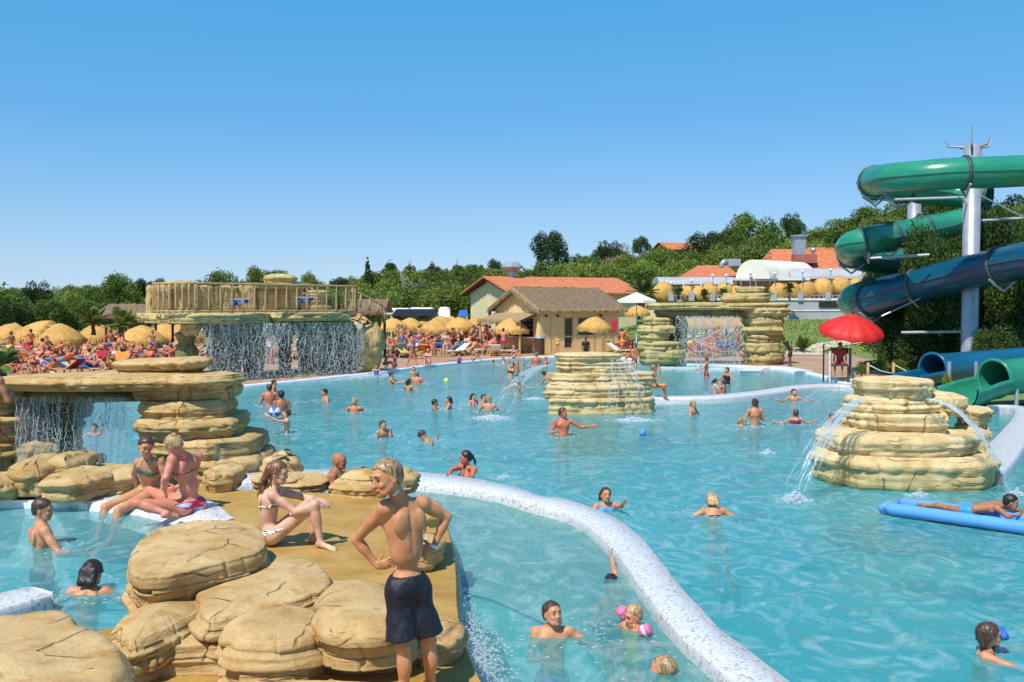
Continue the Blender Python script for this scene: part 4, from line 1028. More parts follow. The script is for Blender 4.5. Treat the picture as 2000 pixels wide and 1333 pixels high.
rslab(r6, 780, 874, 1000, 1085, 8.9, .7, over=.3, sq=2.6, under=.3); rslab(r6, 790, 872, 1072, 1165, 8.6, .8, over=.2, sq=2.6, under=.4)
# ---- boulders in the foreground
NR = dict(m=260, ks=34, rough=.045, strata=.008, cracks=3, crack_d=.022, freq=1.7, top_amp=.040, blk=.018, layer=.085, sector=.55)
fb = formation(tuple(P(400, 1290, ZD)), 'large heap of sandy boulders in the foreground beside the deck', 'boulder_heap', 'boulders')
def poly_slab(parent, px, z1, z0, seed, name='boulder', mat='rock_near', **kw):
    """outline given where the edge of its top face shows"""
    ol = [P(a, b, z1) for a, b in px]; pl = parent.location
    ol = [(p.x-pl.x, p.y-pl.y) for p in ol]
    ol = [(p.x, p.y) for p in catmull([Vector((a, b, 0)) for a, b in ol]+[Vector((ol[0][0], ol[0][1], 0))], 3)[:-1]]
    return link(name, slab_mesh(name, ol, z0-pl.z, z1-pl.z, seed, mat=M[mat], **{**NR, **kw}), parent)
poly_slab(fb, [(236, 1262), (262, 1190), (330, 1150), (480, 1140), (620, 1130), (740, 1140), (822, 1190), (822, 1228), (760, 1248), (600, 1262), (430, 1262), (330, 1266)], .74, .46, 312, under=.0, over=.06, blk=.05, sector=.35)
poly_slab(fb, [(256, 1112), (252, 1080), (285, 1045), (330, 1028), (400, 1015), (455, 1016), (505, 1030), (524, 1052), (512, 1074), (455, 1090), (400, 1102), (330, 1122), (275, 1126)], 1.08, .84, 301, under=.12, over=.13, blk=.028)
poly_slab(fb, [(266, 1165), (262, 1120), (380, 1070), (470, 1065), (520, 1082), (528, 1105), (440, 1140), (370, 1160), (300, 1180)], .87, .62, 302, under=.02, over=.10, blk=.035)
poly_slab(fb, [(376, 1170), (400, 1125), (500, 1092), (560, 1083), (620, 1094), (652, 1118), (650, 1140), (608, 1166), (545, 1184), (470, 1204), (396, 1214)], .90, .66, 303, under=.14, over=.13, blk=.03)
poly_slab(fb, [(204, 1226), (240, 1192), (330, 1163), (400, 1165), (420, 1190), (385, 1214), (310, 1248), (250, 1262), (222, 1250)], .84, .54, 304, under=.04, over=.10, blk=.035)
poly_slab(fb, [(330, 1225), (400, 1190), (520, 1170), (640, 1180), (655, 1215), (600, 1232), (500, 1246), (380, 1252)], .72, .48, 305, under=.1, blk=.04)
poly_slab(fb, [(448, 1240), (458, 1205), (500, 1190), (590, 1188), (634, 1204), (640, 1228), (610, 1244), (545, 1256), (470, 1254)], .84, .48, 306, under=-.1, over=.08, blk=.045)
poly_slab(fb, [(612, 1190), (630, 1150), (680, 1134), (745, 1146), (800, 1178), (812, 1205), (780, 1222), (700, 1232), (636, 1222)], .92, .66, 307, under=.04, over=.10, blk=.03)
poly_slab(fb, [(600, 1245), (640, 1205), (720, 1195), (800, 1210), (818, 1240), (780, 1268), (700, 1278), (630, 1272)], .70, .48, 311, under=.02, over=.10, blk=.035)
poly_slab(fb, [(400, 1340), (520, 1326), (640, 1322), (760, 1328), (830, 1350), (780, 1400), (500, 1420), (380, 1380)], .60, .5, 309, under=.1, over=.4)
fc = formation(tuple(P(100, 1330, ZD)), 'broad smooth rock filling the bottom left corner', 'boulder', 'boulder')
poly_slab(fc, [(-140, 1240), (-40, 1206), (40, 1200), (105, 1192), (140, 1200), (150, 1216), (205, 1235), (245, 1268), (252, 1300), (225, 1345), (180, 1400), (0, 1470), (-180, 1440)], 1.12, .50, 308, under=.03, over=.09, m=220, ks=30)
fe = formation(tuple(P(875, 1260, ZD)), 'small rock in shade behind the boy\'s right leg', 'boulder', 'rock')
poly_slab(fe, [(796, 1228), (815, 1212), (860, 1208), (892, 1213), (897, 1228), (880, 1245), (840, 1252), (805, 1248)], .72, .52, 310, under=.25, over=.4, m=90, ks=14)
# ---- stone arch on the far right side of the pool
ar = formation(tuple(P(1400, 716, 0)), 'pale slab arch with a thin waterfall beyond the upper basin', 'rock_arch', 'rock arch')
AK = dict(m=90, ks=9, blk=.05, layer=.22, sector=1.1, rough=.07, strata=.04, cracks=5, crack_d=.07, freq=1.0)
def aslab(x0, x1, y0, y1, d, dep, mat='rock_far', **kw): return slab_px(ar, x0, x1, y0, y1, d, dep, M[mat], **{**AK, **kw})
aslab(1268, 1540, 592, 606, 48, 2.6, k=13, sq=5, jit=.06, m=110)
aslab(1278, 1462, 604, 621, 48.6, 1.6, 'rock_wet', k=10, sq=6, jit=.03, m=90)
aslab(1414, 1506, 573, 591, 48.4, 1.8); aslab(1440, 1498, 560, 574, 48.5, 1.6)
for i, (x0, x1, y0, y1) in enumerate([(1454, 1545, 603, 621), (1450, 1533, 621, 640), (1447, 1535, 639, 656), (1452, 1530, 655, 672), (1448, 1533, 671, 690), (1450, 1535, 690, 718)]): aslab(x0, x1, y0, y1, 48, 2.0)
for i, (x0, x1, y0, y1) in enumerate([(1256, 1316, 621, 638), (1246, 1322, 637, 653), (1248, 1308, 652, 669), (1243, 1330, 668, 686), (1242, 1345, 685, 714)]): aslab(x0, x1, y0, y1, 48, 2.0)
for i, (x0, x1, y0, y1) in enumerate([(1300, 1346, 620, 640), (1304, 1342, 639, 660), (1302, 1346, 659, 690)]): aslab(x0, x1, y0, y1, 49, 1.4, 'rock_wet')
# ---- waterfall platform on the left
wp = empty('waterfall_platform', tuple(P(560, 752, 0)), 0, 'raised rock terrace with railing and wide waterfall at the far left of the pool', 'waterfall platform')
PL0 = A(348, 612, 36.2); PL1 = A(712, 612, 42.6)                     # front edge runs away to the right
pdir = Vector((PL1.x-PL0.x, PL1.y-PL0.y, 0)); plen = pdir.length; pdir.normalize(); pn = Vector((-pdir.y, pdir.x, 0))
ang = math.atan2(pdir.y, pdir.x)
def PP(s, back, z): q = Vector((PL0.x, PL0.y, 0))+pdir*s+pn*back; return Vector((q.x, q.y, z))
def pslab(s0, s1, b0, b1, z0, z1, mat='rock_far', **kw):
    c = PP((s0+s1)/2, (b0+b1)/2, 0)
    return slab(wp, c.x, c.y, s1-s0, b1-b0, z0, z1, M[mat], rot=ang, **{**dict(m=90, ks=8, rough=.06, strata=.04, cracks=6, crack_d=.06, freq=1.1, k=10), **kw})
pslab(-.1, plen*.5, -.35, 4.2, 2.32, 2.70, sq=6, jit=.04, k=14); pslab(plen*.46, plen+.1, -.3, 4.2, 2.36, 2.72, sq=6, jit=.04, k=14)
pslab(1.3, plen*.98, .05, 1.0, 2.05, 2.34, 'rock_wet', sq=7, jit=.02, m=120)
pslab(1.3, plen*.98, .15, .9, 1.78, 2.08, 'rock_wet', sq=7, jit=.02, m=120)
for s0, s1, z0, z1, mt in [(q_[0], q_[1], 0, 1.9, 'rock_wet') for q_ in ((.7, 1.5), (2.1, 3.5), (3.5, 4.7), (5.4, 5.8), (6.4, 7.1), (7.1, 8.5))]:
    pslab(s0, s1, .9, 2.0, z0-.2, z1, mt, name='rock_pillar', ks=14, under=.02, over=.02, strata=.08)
pslab(.55, 1.15, .0, 1.2, 1.85, 2.33)
pslab(plen*.93, plen+1.5, -.3, 2.3, -.2, 2.42, 'rock', name='end_boulder', k=9, sq=2.3, jit=.08, ks=22, m=110, under=.22, over=.30, strata=.02, cracks=2, rough=.12)
pslab(-.3, plen+1.4, -.15, 2.6, -1.2, .12, 'rock_far', sq=6, jit=.03, name='rock_base')
# back wall of the terrace, in panels
for i in range(8):
    s0 = .6+i*1.0; z1 = 3.78+.05*math.sin(i*2.1)
    pslab(s0, s0+1.1, 3.3, 4.0, 2.6, z1, 'rock', name='wall_block', k=7, sq=9, jit=.015, ks=12, under=.0, over=.02, rough=.03, strata=.01, blk=.02)
pslab(1.5, 2.7, 2.9, 4.2, 3.70, 4.02); pslab(6.0, 7.5, 2.7, 4.4, 4.02, 4.38, over=.4); pslab(5.3, 8.3, 2.8, 4.4, 3.76, 4.0)
pslab(7.6, 9.2, 2.5, 4.2, 2.6, 3.0); pslab(7.5, 9.0, 2.6, 4.2, 2.95, 3.35); pslab(7.7, 9.2, 2.7, 4.2, 3.3, 3.7)
M['wood'] = pmat('peeled_wood', (.50, .33, .15), (.34, .20, .085), scale=5, rough=.7, bump=.4, bscale=18)
M['net'] = pmat('fence_net', (.50, .36, .2), rough=.8)
# railing: every post is its own part
rl_ = empty('railing', tuple(PP(0, 0, 2.7)), 0, 'pale wooden railing with wire netting around the waterfall terrace', 'railing')
def lrel(o, par): o.location = -Vector(par.location); return o
def post_line(pts, h, r, root, nrails=(1.0,), name='post', tw=0):
    for p in pts:
        m_ = MB(); m_.tube([p+Vector((0, 0, h*t)) for t in (0, .25, .5, .75, 1)], [r*rnd.uniform(.85, 1.15) for _ in range(5)], 7); lrel(m_.build(name, M['wood'], root, True), root)
    for k in nrails:
        m_ = MB(); m_.tube([p+Vector((0, 0, h*k)) for p in pts], r*1.05, 7); lrel(m_.build('rail', M['wood'], root, True), root)
fp = [PP(plen*t, -.12, 2.72) for t in np.linspace(.08, .93, 16)]
lf_ = [PP(.75-.95*math.sin(a), -.12+1.3*(1-math.cos(a)), 2.72) for a in np.linspace(math.pi*.62, .12, 9)]
rt_ = [PP(plen*.93+.45*math.sin(a), -.12+.9*(1-math.cos(a)), 2.72) for a in np.linspace(.3, math.pi*.6, 4)]
post_line(lf_+fp+rt_, 1.12, .042, rl_, (1.0, .06))
def net(pts, h, root, cell=.09, r=.0035):
    m_ = MB(); L = [0]
    for i in range(1, len(pts)): L.append(L[-1]+(pts[i]-pts[i-1]).length)
    def at(s):
        s = min(max(s, 0), L[-1]-1e-6); i = max(j for j in range(len(L)) if L[j] <= s); i = min(i, len(pts)-2); return pts[i].lerp(pts[i+1], (s-L[i])/(L[i+1]-L[i]))
    s = -h
    while s < L[-1]:
        for dr in (1, -1):
            a = s if dr > 0 else s+h; b = s+h if dr > 0 else s
            q0 = max(0, min(L[-1], a)); q1 = max(0, min(L[-1], b))
            if abs(q1-q0) > .02:
                z0 = abs(q0-a)*1.0; z1 = h-abs(q1-b)*1.0
                m_.tube([at(q0)+Vector((0, 0, z0)), at((q0+q1)/2)+Vector((0, 0, (z0+z1)/2)), at(q1)+Vector((0, 0, z1))], r, 3, False)
        s += cell*1.6
    return lrel(m_.build('wire_netting', M['net'], root), root)
net(lf_+fp+rt_, 1.1, rl_)
# steps down at the right of the terrace
rs_ = empty('stair_railing', tuple(A(735, 600, 44)), 0, 'sloping wooden stair railing at the right end of the terrace', 'railing')
sp_ = [A(x, y, 43.6+i*.25) for i, (x, y) in enumerate([(704, 602), (722, 608), (738, 614), (748, 622), (752, 632)])]
tops = [A(x, y, 43.6+i*.25) for i, (x, y) in enumerate([(704, 574), (722, 583), (738, 592), (748, 598), (752, 604)])]
for a, b in zip(sp_, tops):
    m_ = MB(); m_.tube([a, b], .045, 7); lrel(m_.build('post', M['wood'], rs_, True), rs_)
m_ = MB(); m_.tube([A(686, 568, 43.3)]+tops, .045, 7); lrel(m_.build('rail', M['wood'], rs_, True), rs_)
# ------------------------------------------------------------------ falling water
def curtain(name, p0, p1, ztop, zbot, n, seed, label, r=.012, wander=.10, drops=400, skip=(), thin=((.05, .95),)):
    """irregular merging threads and drops between two points"""
    r_ = random.Random(seed); d = p1-p0; L = d.length; dn = d.normalized(); out = dn.cross(Vector((0, 0, 1)))
    root = empty(name, (p0.x, p0.y, zbot), 0, label, 'waterfall', 'curtains of falling water')
    m_ = MB()
    for i in range(n):
        s = r_.random()*L
        if any(a < s/L < b for a, b in skip): continue
        z = ztop; pts = []; rs = []; x = s; ph = r_.uniform(0, 6); ln = r_.uniform(.45, 1.0); zend = ztop-(ztop-zbot)*ln*.8 if r_.random() < .6 else zbot
        fo = r_.uniform(-.02, .10); stp = (ztop-zbot)/22
        while z > zend:
            t = (ztop-z)/(ztop-zbot)
            pts.append(p0+dn*x+out*(fo+.10*math.sqrt(t))+Vector((0, 0, z-p0.z))); rs.append(r*r_.uniform(.35, 1.5))
            x += r_.gauss(0, wander*.35); z -= stp*r_.uniform(.7, 1.3)
        if len(pts) > 2: rs[0] = r*1.2; rs[-1] = r*.3; m_.tube(pts, rs, 4, False)
    o = m_.build('water_threads', M['spray'], root, True); o.location = -Vector(root.location); o['kind'] = 'stuff'
    for a_, b_ in thin:
        V = []
        for j in range(15):
            for i in range(41): s = (a_+(b_-a_)*i/40)*L; t = j/14; q = p0+dn*s+out*(.06+.10*math.sqrt(t)+.03*math.sin(i*1.1+j*.25+seed)+r_.uniform(-.012, .012)); V.append((q.x-p0.x, q.y-p0.y, (ztop-zbot)*(1-t)))
        link('water_film', mesh_from('water_film', V, grid_faces(41, 15), M['spray_thin'], True), root)
    m_ = MB()
    for i in range(drops):
        s = r_.random()*L; t = r_.random()**.8; q = p0+dn*s+out*(r_.uniform(-.1, .16)+.1*t); z = ztop+(zbot-ztop)*t; rr = r*r_.uniform(.5, 1.9)
        c = Vector((q.x, q.y, z)); m_.raw([c+Vector(v)*rr for v in ((1, 0, 0), (-1, 0, 0), (0, 1, 0), (0, -1, 0), (0, 0, 2), (0, 0, -1.6))], [(0, 2, 4), (2, 1, 4), (1, 3, 4), (3, 0, 4), (2, 0, 5), (1, 2, 5), (3, 1, 5), (0, 3, 5)])
    o = m_.build('water_drops', M['spray'], root); o.location = -Vector(root.location); o['kind'] = 'stuff'
    return root
curtain('waterfall', PP(.9, -.1, 0), PP(plen*.97, -.1, 0), 2.30, .05, 105, 5, 'wide waterfall of threads under the railed terrace', r=.0095, wander=.15, drops=6500, thin=())
q0 = A(36, 800, 15.45); q1 = A(262, 800, 15.45)
curtain('waterfall', Vector((q0.x, q0.y, 0)), Vector((q1.x, q1.y, 0)), Zat(775, 15.45), .2, 30, 8, 'sparkling water curtain under the left slab bridge', r=.0045, wander=.05, drops=2600, thin=((.0, .3), (.5, .97), (.55, .95)))
q0 = A(1322, 700, 47.8); q1 = A(1450, 700, 47.8)
curtain('waterfall', Vector((q0.x, q0.y, 0)), Vector((q1.x, q1.y, 0)), Zat(618, 47.8), .05, 60, 11, 'thin waterfall under the stone arch on the right', r=.010, wander=.22, drops=800)
def spout(name, src, end, w0, w1, seed, label, n=26, r=.008, cat='water jet', peak=.25, film=True, drops=160):
    r_ = random.Random(seed); src = Vector(src); end = Vector(end)
    d = end-src; side = Vector((-d.y, d.x, 0)); side = side.normalized() if side.length > 1e-3 else Vector((1, 0, 0))
    root = empty(name, src, 0, label, cat, 'jets of water from the rocks')
    def pt(t, s):
        p = src.lerp(end, t); z = src.z+(end.z-src.z)*(t*t*(1-peak*0)+(t-t*t)*peak*0)+peak*4*t*(1-t)*.0
        hz = src.z+peak*t-(src.z+peak-end.z)*t*t
        return Vector((p.x, p.y, hz))+side*s*(w0+(w1-w0)*t)
    m_ = MB()
    for i in range(n):
        s = r_.uniform(-.5, .5); t = r_.uniform(0, .25); te = r_.uniform(.6, 1.0); pts = []; rs = []
        while t < te:
            s += r_.gauss(0, .035); pts.append(pt(t, s)+Vector((r_.gauss(0, .006), 0, 0))); rs.append(r*r_.uniform(.3, 1.6)); t += .035
        if len(pts) > 2: m_.tube(pts, rs, 4, False)
    if m_.V:
        o = m_.build('water_threads', M['jet'], root, True); o.location = -src; o['kind'] = 'stuff'
    if film:
        V = []; nu = 9; nv = 16
        for j in range(nv):
            t = j/(nv-1)*.62
            for i in range(nu): V.append(pt(t, (i/(nu-1)-.5)*.9)+Vector((0, 0, r_.uniform(-.006, .006))))
        o = link('water_film', mesh_from('water_film', [v-src for v in V], grid_faces(nu, nv), M['spray_thin'], True), root)
    m_ = MB()
    for i in range(drops):
        t = r_.uniform(.35, 1.0); c = pt(t, r_.uniform(-.7, .7))+Vector((r_.gauss(0, .03), r_.gauss(0, .03), r_.gauss(0, .03))); rr = r*r_.uniform(.5, 1.7)
        m_.raw([c+Vector(v)*rr for v in ((1, 0, 0), (-1, 0, 0), (0, 1, 0), (0, -1, 0), (0, 0, 1.6), (0, 0, -1.4))], [(0, 2, 4), (2, 1, 4), (1, 3, 4), (3, 0, 4), (2, 0, 5), (1, 2, 5), (3, 1, 5), (0, 3, 5)])
    o = m_.build('water_drops', M['jet'], root); o.location = -src; o['kind'] = 'stuff'
    return root
spout('water_jet', A(1700, 778, 15.9), P(1553, 975, 0), .16, .34, 21, 'broad water jet falling to the left of the tiered fountain rock', n=20, r=.0065, peak=.12, drops=420)
spout('water_jet', A(1808, 780, 15.9), P(1985, 970, 0), .18, .40, 22, 'broad water jet falling to the right of the tiered fountain rock', n=14, r=.006, peak=.10, drops=300)
spout('water_jet', A(1680, 770, 16.6), P(1495, 885, 0), .03, .10, 23, 'thin far water jet arching behind the fountain rock', n=5, r=.006, peak=.75, film=False, drops=60)
spout('water_jet', A(1675, 776, 16.6), P(1540, 885, 0), .03, .10, 24, 'second thin jet arching left behind the fountain rock', n=4, r=.006, peak=.65, film=False, drops=40)
spout('water_jet', A(1085, 716, 27.4), P(965, 815, 0), .25, .95, 25, 'wide fan of water shooting left from the rock island', n=14, r=.006, peak=.55, drops=620)
spout('water_jet', A(1200, 700, 27.2), P(1235, 822, 0), .35, 1.3, 26, 'veil of water running down the front of the rock island', n=16, r=.007, peak=.1, drops=600, film=False)
# foam where the water lands
def foam(px, py, w, dp, n, seed, label, z=0.0, rr=.03, hgt=.10, parent=None):
    r_ = random.Random(seed); c = P(px, py, z); m_ = MB()
    for i in range(n):
        a = r_.uniform(0, 6.283); q = abs(r_.gauss(0, .5)); x = c.x+math.cos(a)*q*w/2; y = c.y+math.sin(a)*q*dp/2; r1 = rr*r_.uniform(.4, 1.5)*(1.2-.4*min(q, 1)); zz = z+abs(r_.gauss(0, hgt))*max(0, 1-q)
        v = [Vector((x+r1*ox, y+r1*oy, zz+r1*oz)) for ox, oy, oz in ((1, 0, 0), (-1, 0, 0), (0, 1, 0), (0, -1, 0), (0, 0, .55), (0, 0, -.4))]
        m_.raw(v, [(0, 2, 4), (2, 1, 4), (1, 3, 4), (3, 0, 4), (2, 0, 5), (1, 2, 5), (3, 1, 5), (0, 3, 5)])
    o = m_.build('foam', M['foam']); tag(o, label, 'foam', None, 'stuff'); return o
foam(1553, 978, .55, .6, 900, 31, 'white froth where the left jet of the fountain rock lands', rr=.016, hgt=.07)
foam(960, 818, 1.1, 1.2, 1100, 32, 'white froth left of the rock island', rr=.024, hgt=.05)
foam(1238, 822, 1.3, .9, 900, 33, 'white froth right of the rock island', rr=.024, hgt=.04)
foam(1500, 886, .4, .4, 200, 34, 'small froth patch left of the fountain rock', rr=.018, hgt=.04); foam(1045, 780, .9, .8, 400, 35, 'froth streak beside the island', rr=.024, hgt=.03)
foam(1795, 968, .45, .3, 260, 36, 'froth patch in front of the fountain rock', rr=.018, hgt=.03); foam(1985, 968, .5, .5, 300, 37, 'froth where the right jet lands', rr=.016, hgt=.05)
foam(985, 934, .45, .4, 160, 39, 'few bubbles beyond the curving wall', rr=.012, hgt=.04)
m_ = MB(); r_ = random.Random(40)
for i in range(5200):
    s = r_.uniform(1.0, plen+.4); b = -.35-abs(r_.gauss(0, .9)); p = PP(s, b, abs(r_.gauss(0, .03))); r1 = .035*r_.uniform(.4, 1.5)*(1 if b > -1.2 else .6)
    m_.raw([p+Vector(v)*r1 for v in ((1.6, 0, 0), (-1.6, 0, 0), (0, 1.6, 0), (0, -1.6, 0), (0, 0, .4))], [(0, 2, 4), (2, 1, 4), (1, 3, 4), (3, 0, 4)])
o = m_.build('foam', M['foam']); tag(o, 'long white band of foam below the wide waterfall', 'foam', None, 'stuff')
m_ = MB()
for i in range(1500):
    x = r_.uniform(1290, 1500); p = P(x, 717+(x-1300)*.02+abs(r_.gauss(0, 3)), abs(r_.gauss(0, .03))); r1 = .05*r_.uniform(.4, 1.5)
    m_.raw([p+Vector(v)*r1 for v in ((1.6, 0, 0), (-1.6, 0, 0), (0, 1.6, 0), (0, -1.6, 0), (0, 0, .4))], [(0, 2, 4), (2, 1, 4), (1, 3, 4), (3, 0, 4)])
o = m_.build('foam', M['foam']); tag(o, 'foam line at the foot of the stone arch', 'foam', None, 'stuff')
m_ = MB()   # splashes where the deck drains into the channel
for i in range(2600):
    t = r_.random()**.6; py = 1060+t*320; ex = np.interp(py, [1080, 1110, 1170, 1215, 1262, 1315, 1400], [887, 889, 891, 896, 908, 930, 985])
    w_ = 5+34*max(0, min(1, (py-1130)/120)); p = P(ex+1+abs(r_.gauss(0, .8))*w_, py+8, .2+abs(r_.gauss(0, .08))); r1 = .0085*r_.uniform(.4, 1.7)
    m_.raw([p+Vector(v)*r1 for v in ((1, 0, 0), (-1, 0, 0), (0, 1, 0), (0, -1, 0), (0, 0, 1), (0, 0, -1))], [(0, 2, 4), (2, 1, 4), (1, 3, 4), (3, 0, 4), (2, 0, 5), (1, 2, 5), (3, 1, 5), (0, 3, 5)])
o = m_.build('splash', M['jet']); tag(o, 'fine splashing drops along the deck edge in the channel', 'splash', None, 'stuff')
# ================================================================== buildings
M['stucco'] = pmat('yellow_stucco', (.82, .60, .28), (.74, .52, .23), scale=1.5, rough=.85, bump=.15, bscale=40)
M['cream'] = pmat('cream_wall', (.74, .62, .38), (.68, .56, .33), scale=1.0, rough=.85)
M['thatch'] = pmat('grey_thatch', (.26, .175, .10), (.13, .085, .05), scale=3, rough=.95, bump=.9, bscale=14, stretch=(3, 1, 3))
M['thatch_edge'] = pmat('thatch_edge', (.40, .28, .14), (.24, .16, .08), scale=9, rough=.95, bump=.6)
M['straw'] = pmat('golden_straw', (.64, .37, .10), (.44, .235, .055), scale=5, rough=.8, bump=.7, bscale=25, rnd_amt=.12)
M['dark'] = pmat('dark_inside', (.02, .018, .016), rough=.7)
M['brown'] = pmat('brown_wood', (.10, .045, .025), (.06, .03, .015), rough=.7)
M['glass'] = pmat('window_glass', (.03, .035, .04), rough=.05, spec=.9)
M['frame'] = pmat('pale_wood_frame', (.62, .42, .18), rough=.6)
M['white'] = pmat('white_paint', (.80, .80, .78), rough=.5)
M['canvas'] = pmat('white_canvas', (.80, .76, .68), (.72, .68, .60), scale=1, rough=.8)
M['grey'] = pmat('grey_concrete', (.42, .43, .45), (.34, .35, .37), scale=.6, rough=.8)
M['steel'] = pmat('galvanised_steel', (.45, .47, .52), (.33, .35, .40), scale=2, rough=.38, metal=.4)
M['brick'] = pmat('pink_brick', (.42, .14, .11), (.34, .10, .08), scale=3, rough=.8)
def rooftile_mat():
    m, nt, nn, L = new_mat('terracotta_tiles')
    out = N(nt, 'OutputMaterial'); b = N(nt, 'BsdfPrincipled'); L.new(b.outputs[0], out.inputs[0]); b.inputs['Roughness'].default_value = .8
    tc = N(nt, 'TexCoord'); nz = N(nt, 'TexNoise'); nz.inputs['Scale'].default_value = 2.5; nz.inputs['Detail'].default_value = 8; L.new(tc.outputs['Object'], nz.inputs['Vector'])
    rp = ramp(nt, [(.3, (.50, .13, .045)), (.7, (.68, .24, .10))]); L.new(nz.outputs['Fac'], rp.inputs['Fac']); L.new(rp.outputs['Color'], b.inputs['Base Color'])
    wv = N(nt, 'TexWave'); wv.bands_direction = 'X'; wv.inputs['Scale'].default_value = 1.4; L.new(tc.outputs['Object'], wv.inputs['Vector'])
    bp = N(nt, 'Bump'); bp.inputs['Strength'].default_value = .9; bp.inputs['Distance'].default_value = .06; L.new(wv.outputs['Fac'], bp.inputs['Height']); L.new(bp.outputs[0], b.inputs['Normal'])
    return m
M['rooftile'] = rooftile_mat()
def fringe(mb, a, b, drop, n, seed, out=(0, 0, 0), w=.05, jit=.5):
    r_ = random.Random(seed); a = Vector(a); b = Vector(b); d = (b-a).normalized(); out = Vector(out)
    for i in range(n):
        s = r_.random(); p = a.lerp(b, s); L = drop*r_.uniform(1-jit, 1+jit); ww = w*r_.uniform(.5, 1.4)
        q = p+Vector((0, 0, -L))+out*r_.uniform(.4, 1.3)+d*r_.uniform(-.05, .05)
        u = Vector((0, 0, .05))
        mb.raw([p-d*ww+u, p+d*ww+u, q+d*ww*.3, q-d*ww*.3], [(0, 1, 2, 3)])
def gable_roof(root, x0, x1, y0, y1, ze, zr, th, mat, name='roof', ov=.5, seed=1):
    """ridge along x; slabs with thickness"""
    ym = (y0+y1)/2; m_ = MB(); nx = 30
    for sgn, ye in ((-1, y0-ov), (1, y1+ov)):
        V = []; 
        for i in range(nx+1):
            x = x0-ov+(x1-x0+2*ov)*i/nx
            for t in (0, .33, .66, 1):
                y = ym+(ye-ym)*t; z = zr+(ze-.12-zr)*t+(rnd.uniform(-.03, .03) if mat is M['thatch'] else 0)
                V += [(x, y, z), (x, y, z-th)]
        F = []
        for i in range(nx):
            for k in range(3):
                a = i*8+k*2; F += [(a, a+2, a+10, a+8), (a+1, a+9, a+11, a+3)]
            F += [(i*8+6, i*8+7, i*8+15, i*8+14)]
        for k in range(3): F += [(k*2, k*2+1, k*2+3, k*2+2), (nx*8+k*2, nx*8+k*2+2, nx*8+k*2+3, nx*8+k*2+1)]
        m_.raw(V, F)
    return m_.build(name, mat, root)
def wall_open(root, axis, pos, a0, a1, z0, z1, opens, th, mat, name='wall'):
    """wall on plane x=pos (axis 'x') or y=pos (axis 'y') with rectangular openings [(s0,s1,za,zb)]"""
    m_ = MB(); xs = sorted({a0, a1, *[o[0] for o in opens], *[o[1] for o in opens]})
    for s0, s1 in zip(xs, xs[1:]):
        zs = [(z0, z1)]
        for o in opens:
            if o[0] <= s0+1e-6 and o[1] >= s1-1e-6: zs = [z for z in ((z0, o[2]), (o[3], z1)) if z[1]-z[0] > .01]
        for za, zb in zs:
            c = ((s0+s1)/2, pos, (za+zb)/2) if axis == 'y' else (pos, (s0+s1)/2, (za+zb)/2)
            d = (s1-s0, th, zb-za) if axis == 'y' else (th, s1-s0, zb-za)
            m_.box(c, d)
    return m_.build(name, mat, root)
# ---- thatched bar
C0 = A(1055, 690, 60)
kb = empty('thatched_bar', (C0.x, C0.y, .07), R(35), 'yellow thatched poolside bar with open counter, glazed door and straw awning', 'bar hut')
Lk, Wk, ZE, ZR = 6.4, 4.9, 2.92, 4.02
wall_open(kb, 'y', .1, 0, Lk, 0, ZE, [(1.85, 2.62, .25, 2.25), (2.95, 4.35, 1.05, 2.25)], .2, M['stucco'])
wall_open(kb, 'x', .1, .2, Wk, 0, ZE, [(.75, 4.4, .95, 2.15)], .2, M['stucco'])
m_ = MB(); m_.box((Lk/2, Wk-.1, ZE/2), (Lk, .2, ZE)); m_.box((Lk-.1, Wk/2, ZE/2), (.2, Wk-.4, ZE)); m_.build('wall', M['stucco'], kb)
m_ = MB(); m_.raw([(.02, 0, ZE), (.02, Wk, ZE), (.02, Wk/2, ZR-.1), (.22, 0, ZE), (.22, Wk, ZE), (.22, Wk/2, ZR-.1)], [(0, 2, 1), (3, 4, 5), (0, 3, 5, 2), (1, 2, 5, 4), (0, 1, 4, 3)]); m_.build('gable', M['stucco'], kb)
gable_roof(kb, 0, Lk, 0, Wk, ZE, ZR+.15, .22, M['thatch'], ov=.38)
f_ = MB(); ym = Wk/2
fringe(f_, (-.38, -.38, ZE-.18), (Lk+.38, -.38, ZE-.18), .16, 420, 1, (0, -.08, 0))
fringe(f_, (-.38, -.38, ZE-.15), (-.38, ym, ZR+.1), .24, 300, 2, (-.1, 0, 0)); fringe(f_, (-.38, Wk+.38, ZE-.15), (-.38, ym, ZR+.1), .24, 300, 3, (-.1, 0, 0))
fringe(f_, (Lk+.38, -.38, ZE-.15), (Lk+.38, ym, ZR+.1), .22, 200, 4, (.1, 0, 0))
o = f_.build('thatch_fringe', M['thatch_edge'], kb); o['kind'] = 'stuff'
dr = MB(); dr.box((2.235, .06, 2.21), (.77, .12, .09)); dr.box((1.89, .06, 1.25), (.09, .12, 1.98)); dr.box((2.58, .06, 1.25), (.09, .12, 1.98)); dr.box((2.235, .06, 1.02), (.62, .10, .10)); dr.box((2.235, .06, .29), (.62, .10, .09)); dr.build('door', M['frame'], kb)
g_ = MB(); g_.box((2.235, .10, 1.6), (.62, .02, 1.1)); g_.build('door_pane', M['glass'], kb); g_ = MB(); g_.box((2.235, .10, .65), (.62, .02, .64)); g_.build('door_pane', M['glass'], kb)
wf_ = MB()
for c, d in [((3.65, .05, 2.22), (1.5, .14, .08)), ((3.65, .05, 1.06), (1.6, .18, .08)), ((2.97, .05, 1.64), (.08, .14, 1.1)), ((4.33, .05, 1.64), (.08, .14, 1.1)), ((3.65, .05, 1.78), (1.3, .10, .07))]: wf_.box(c, d)
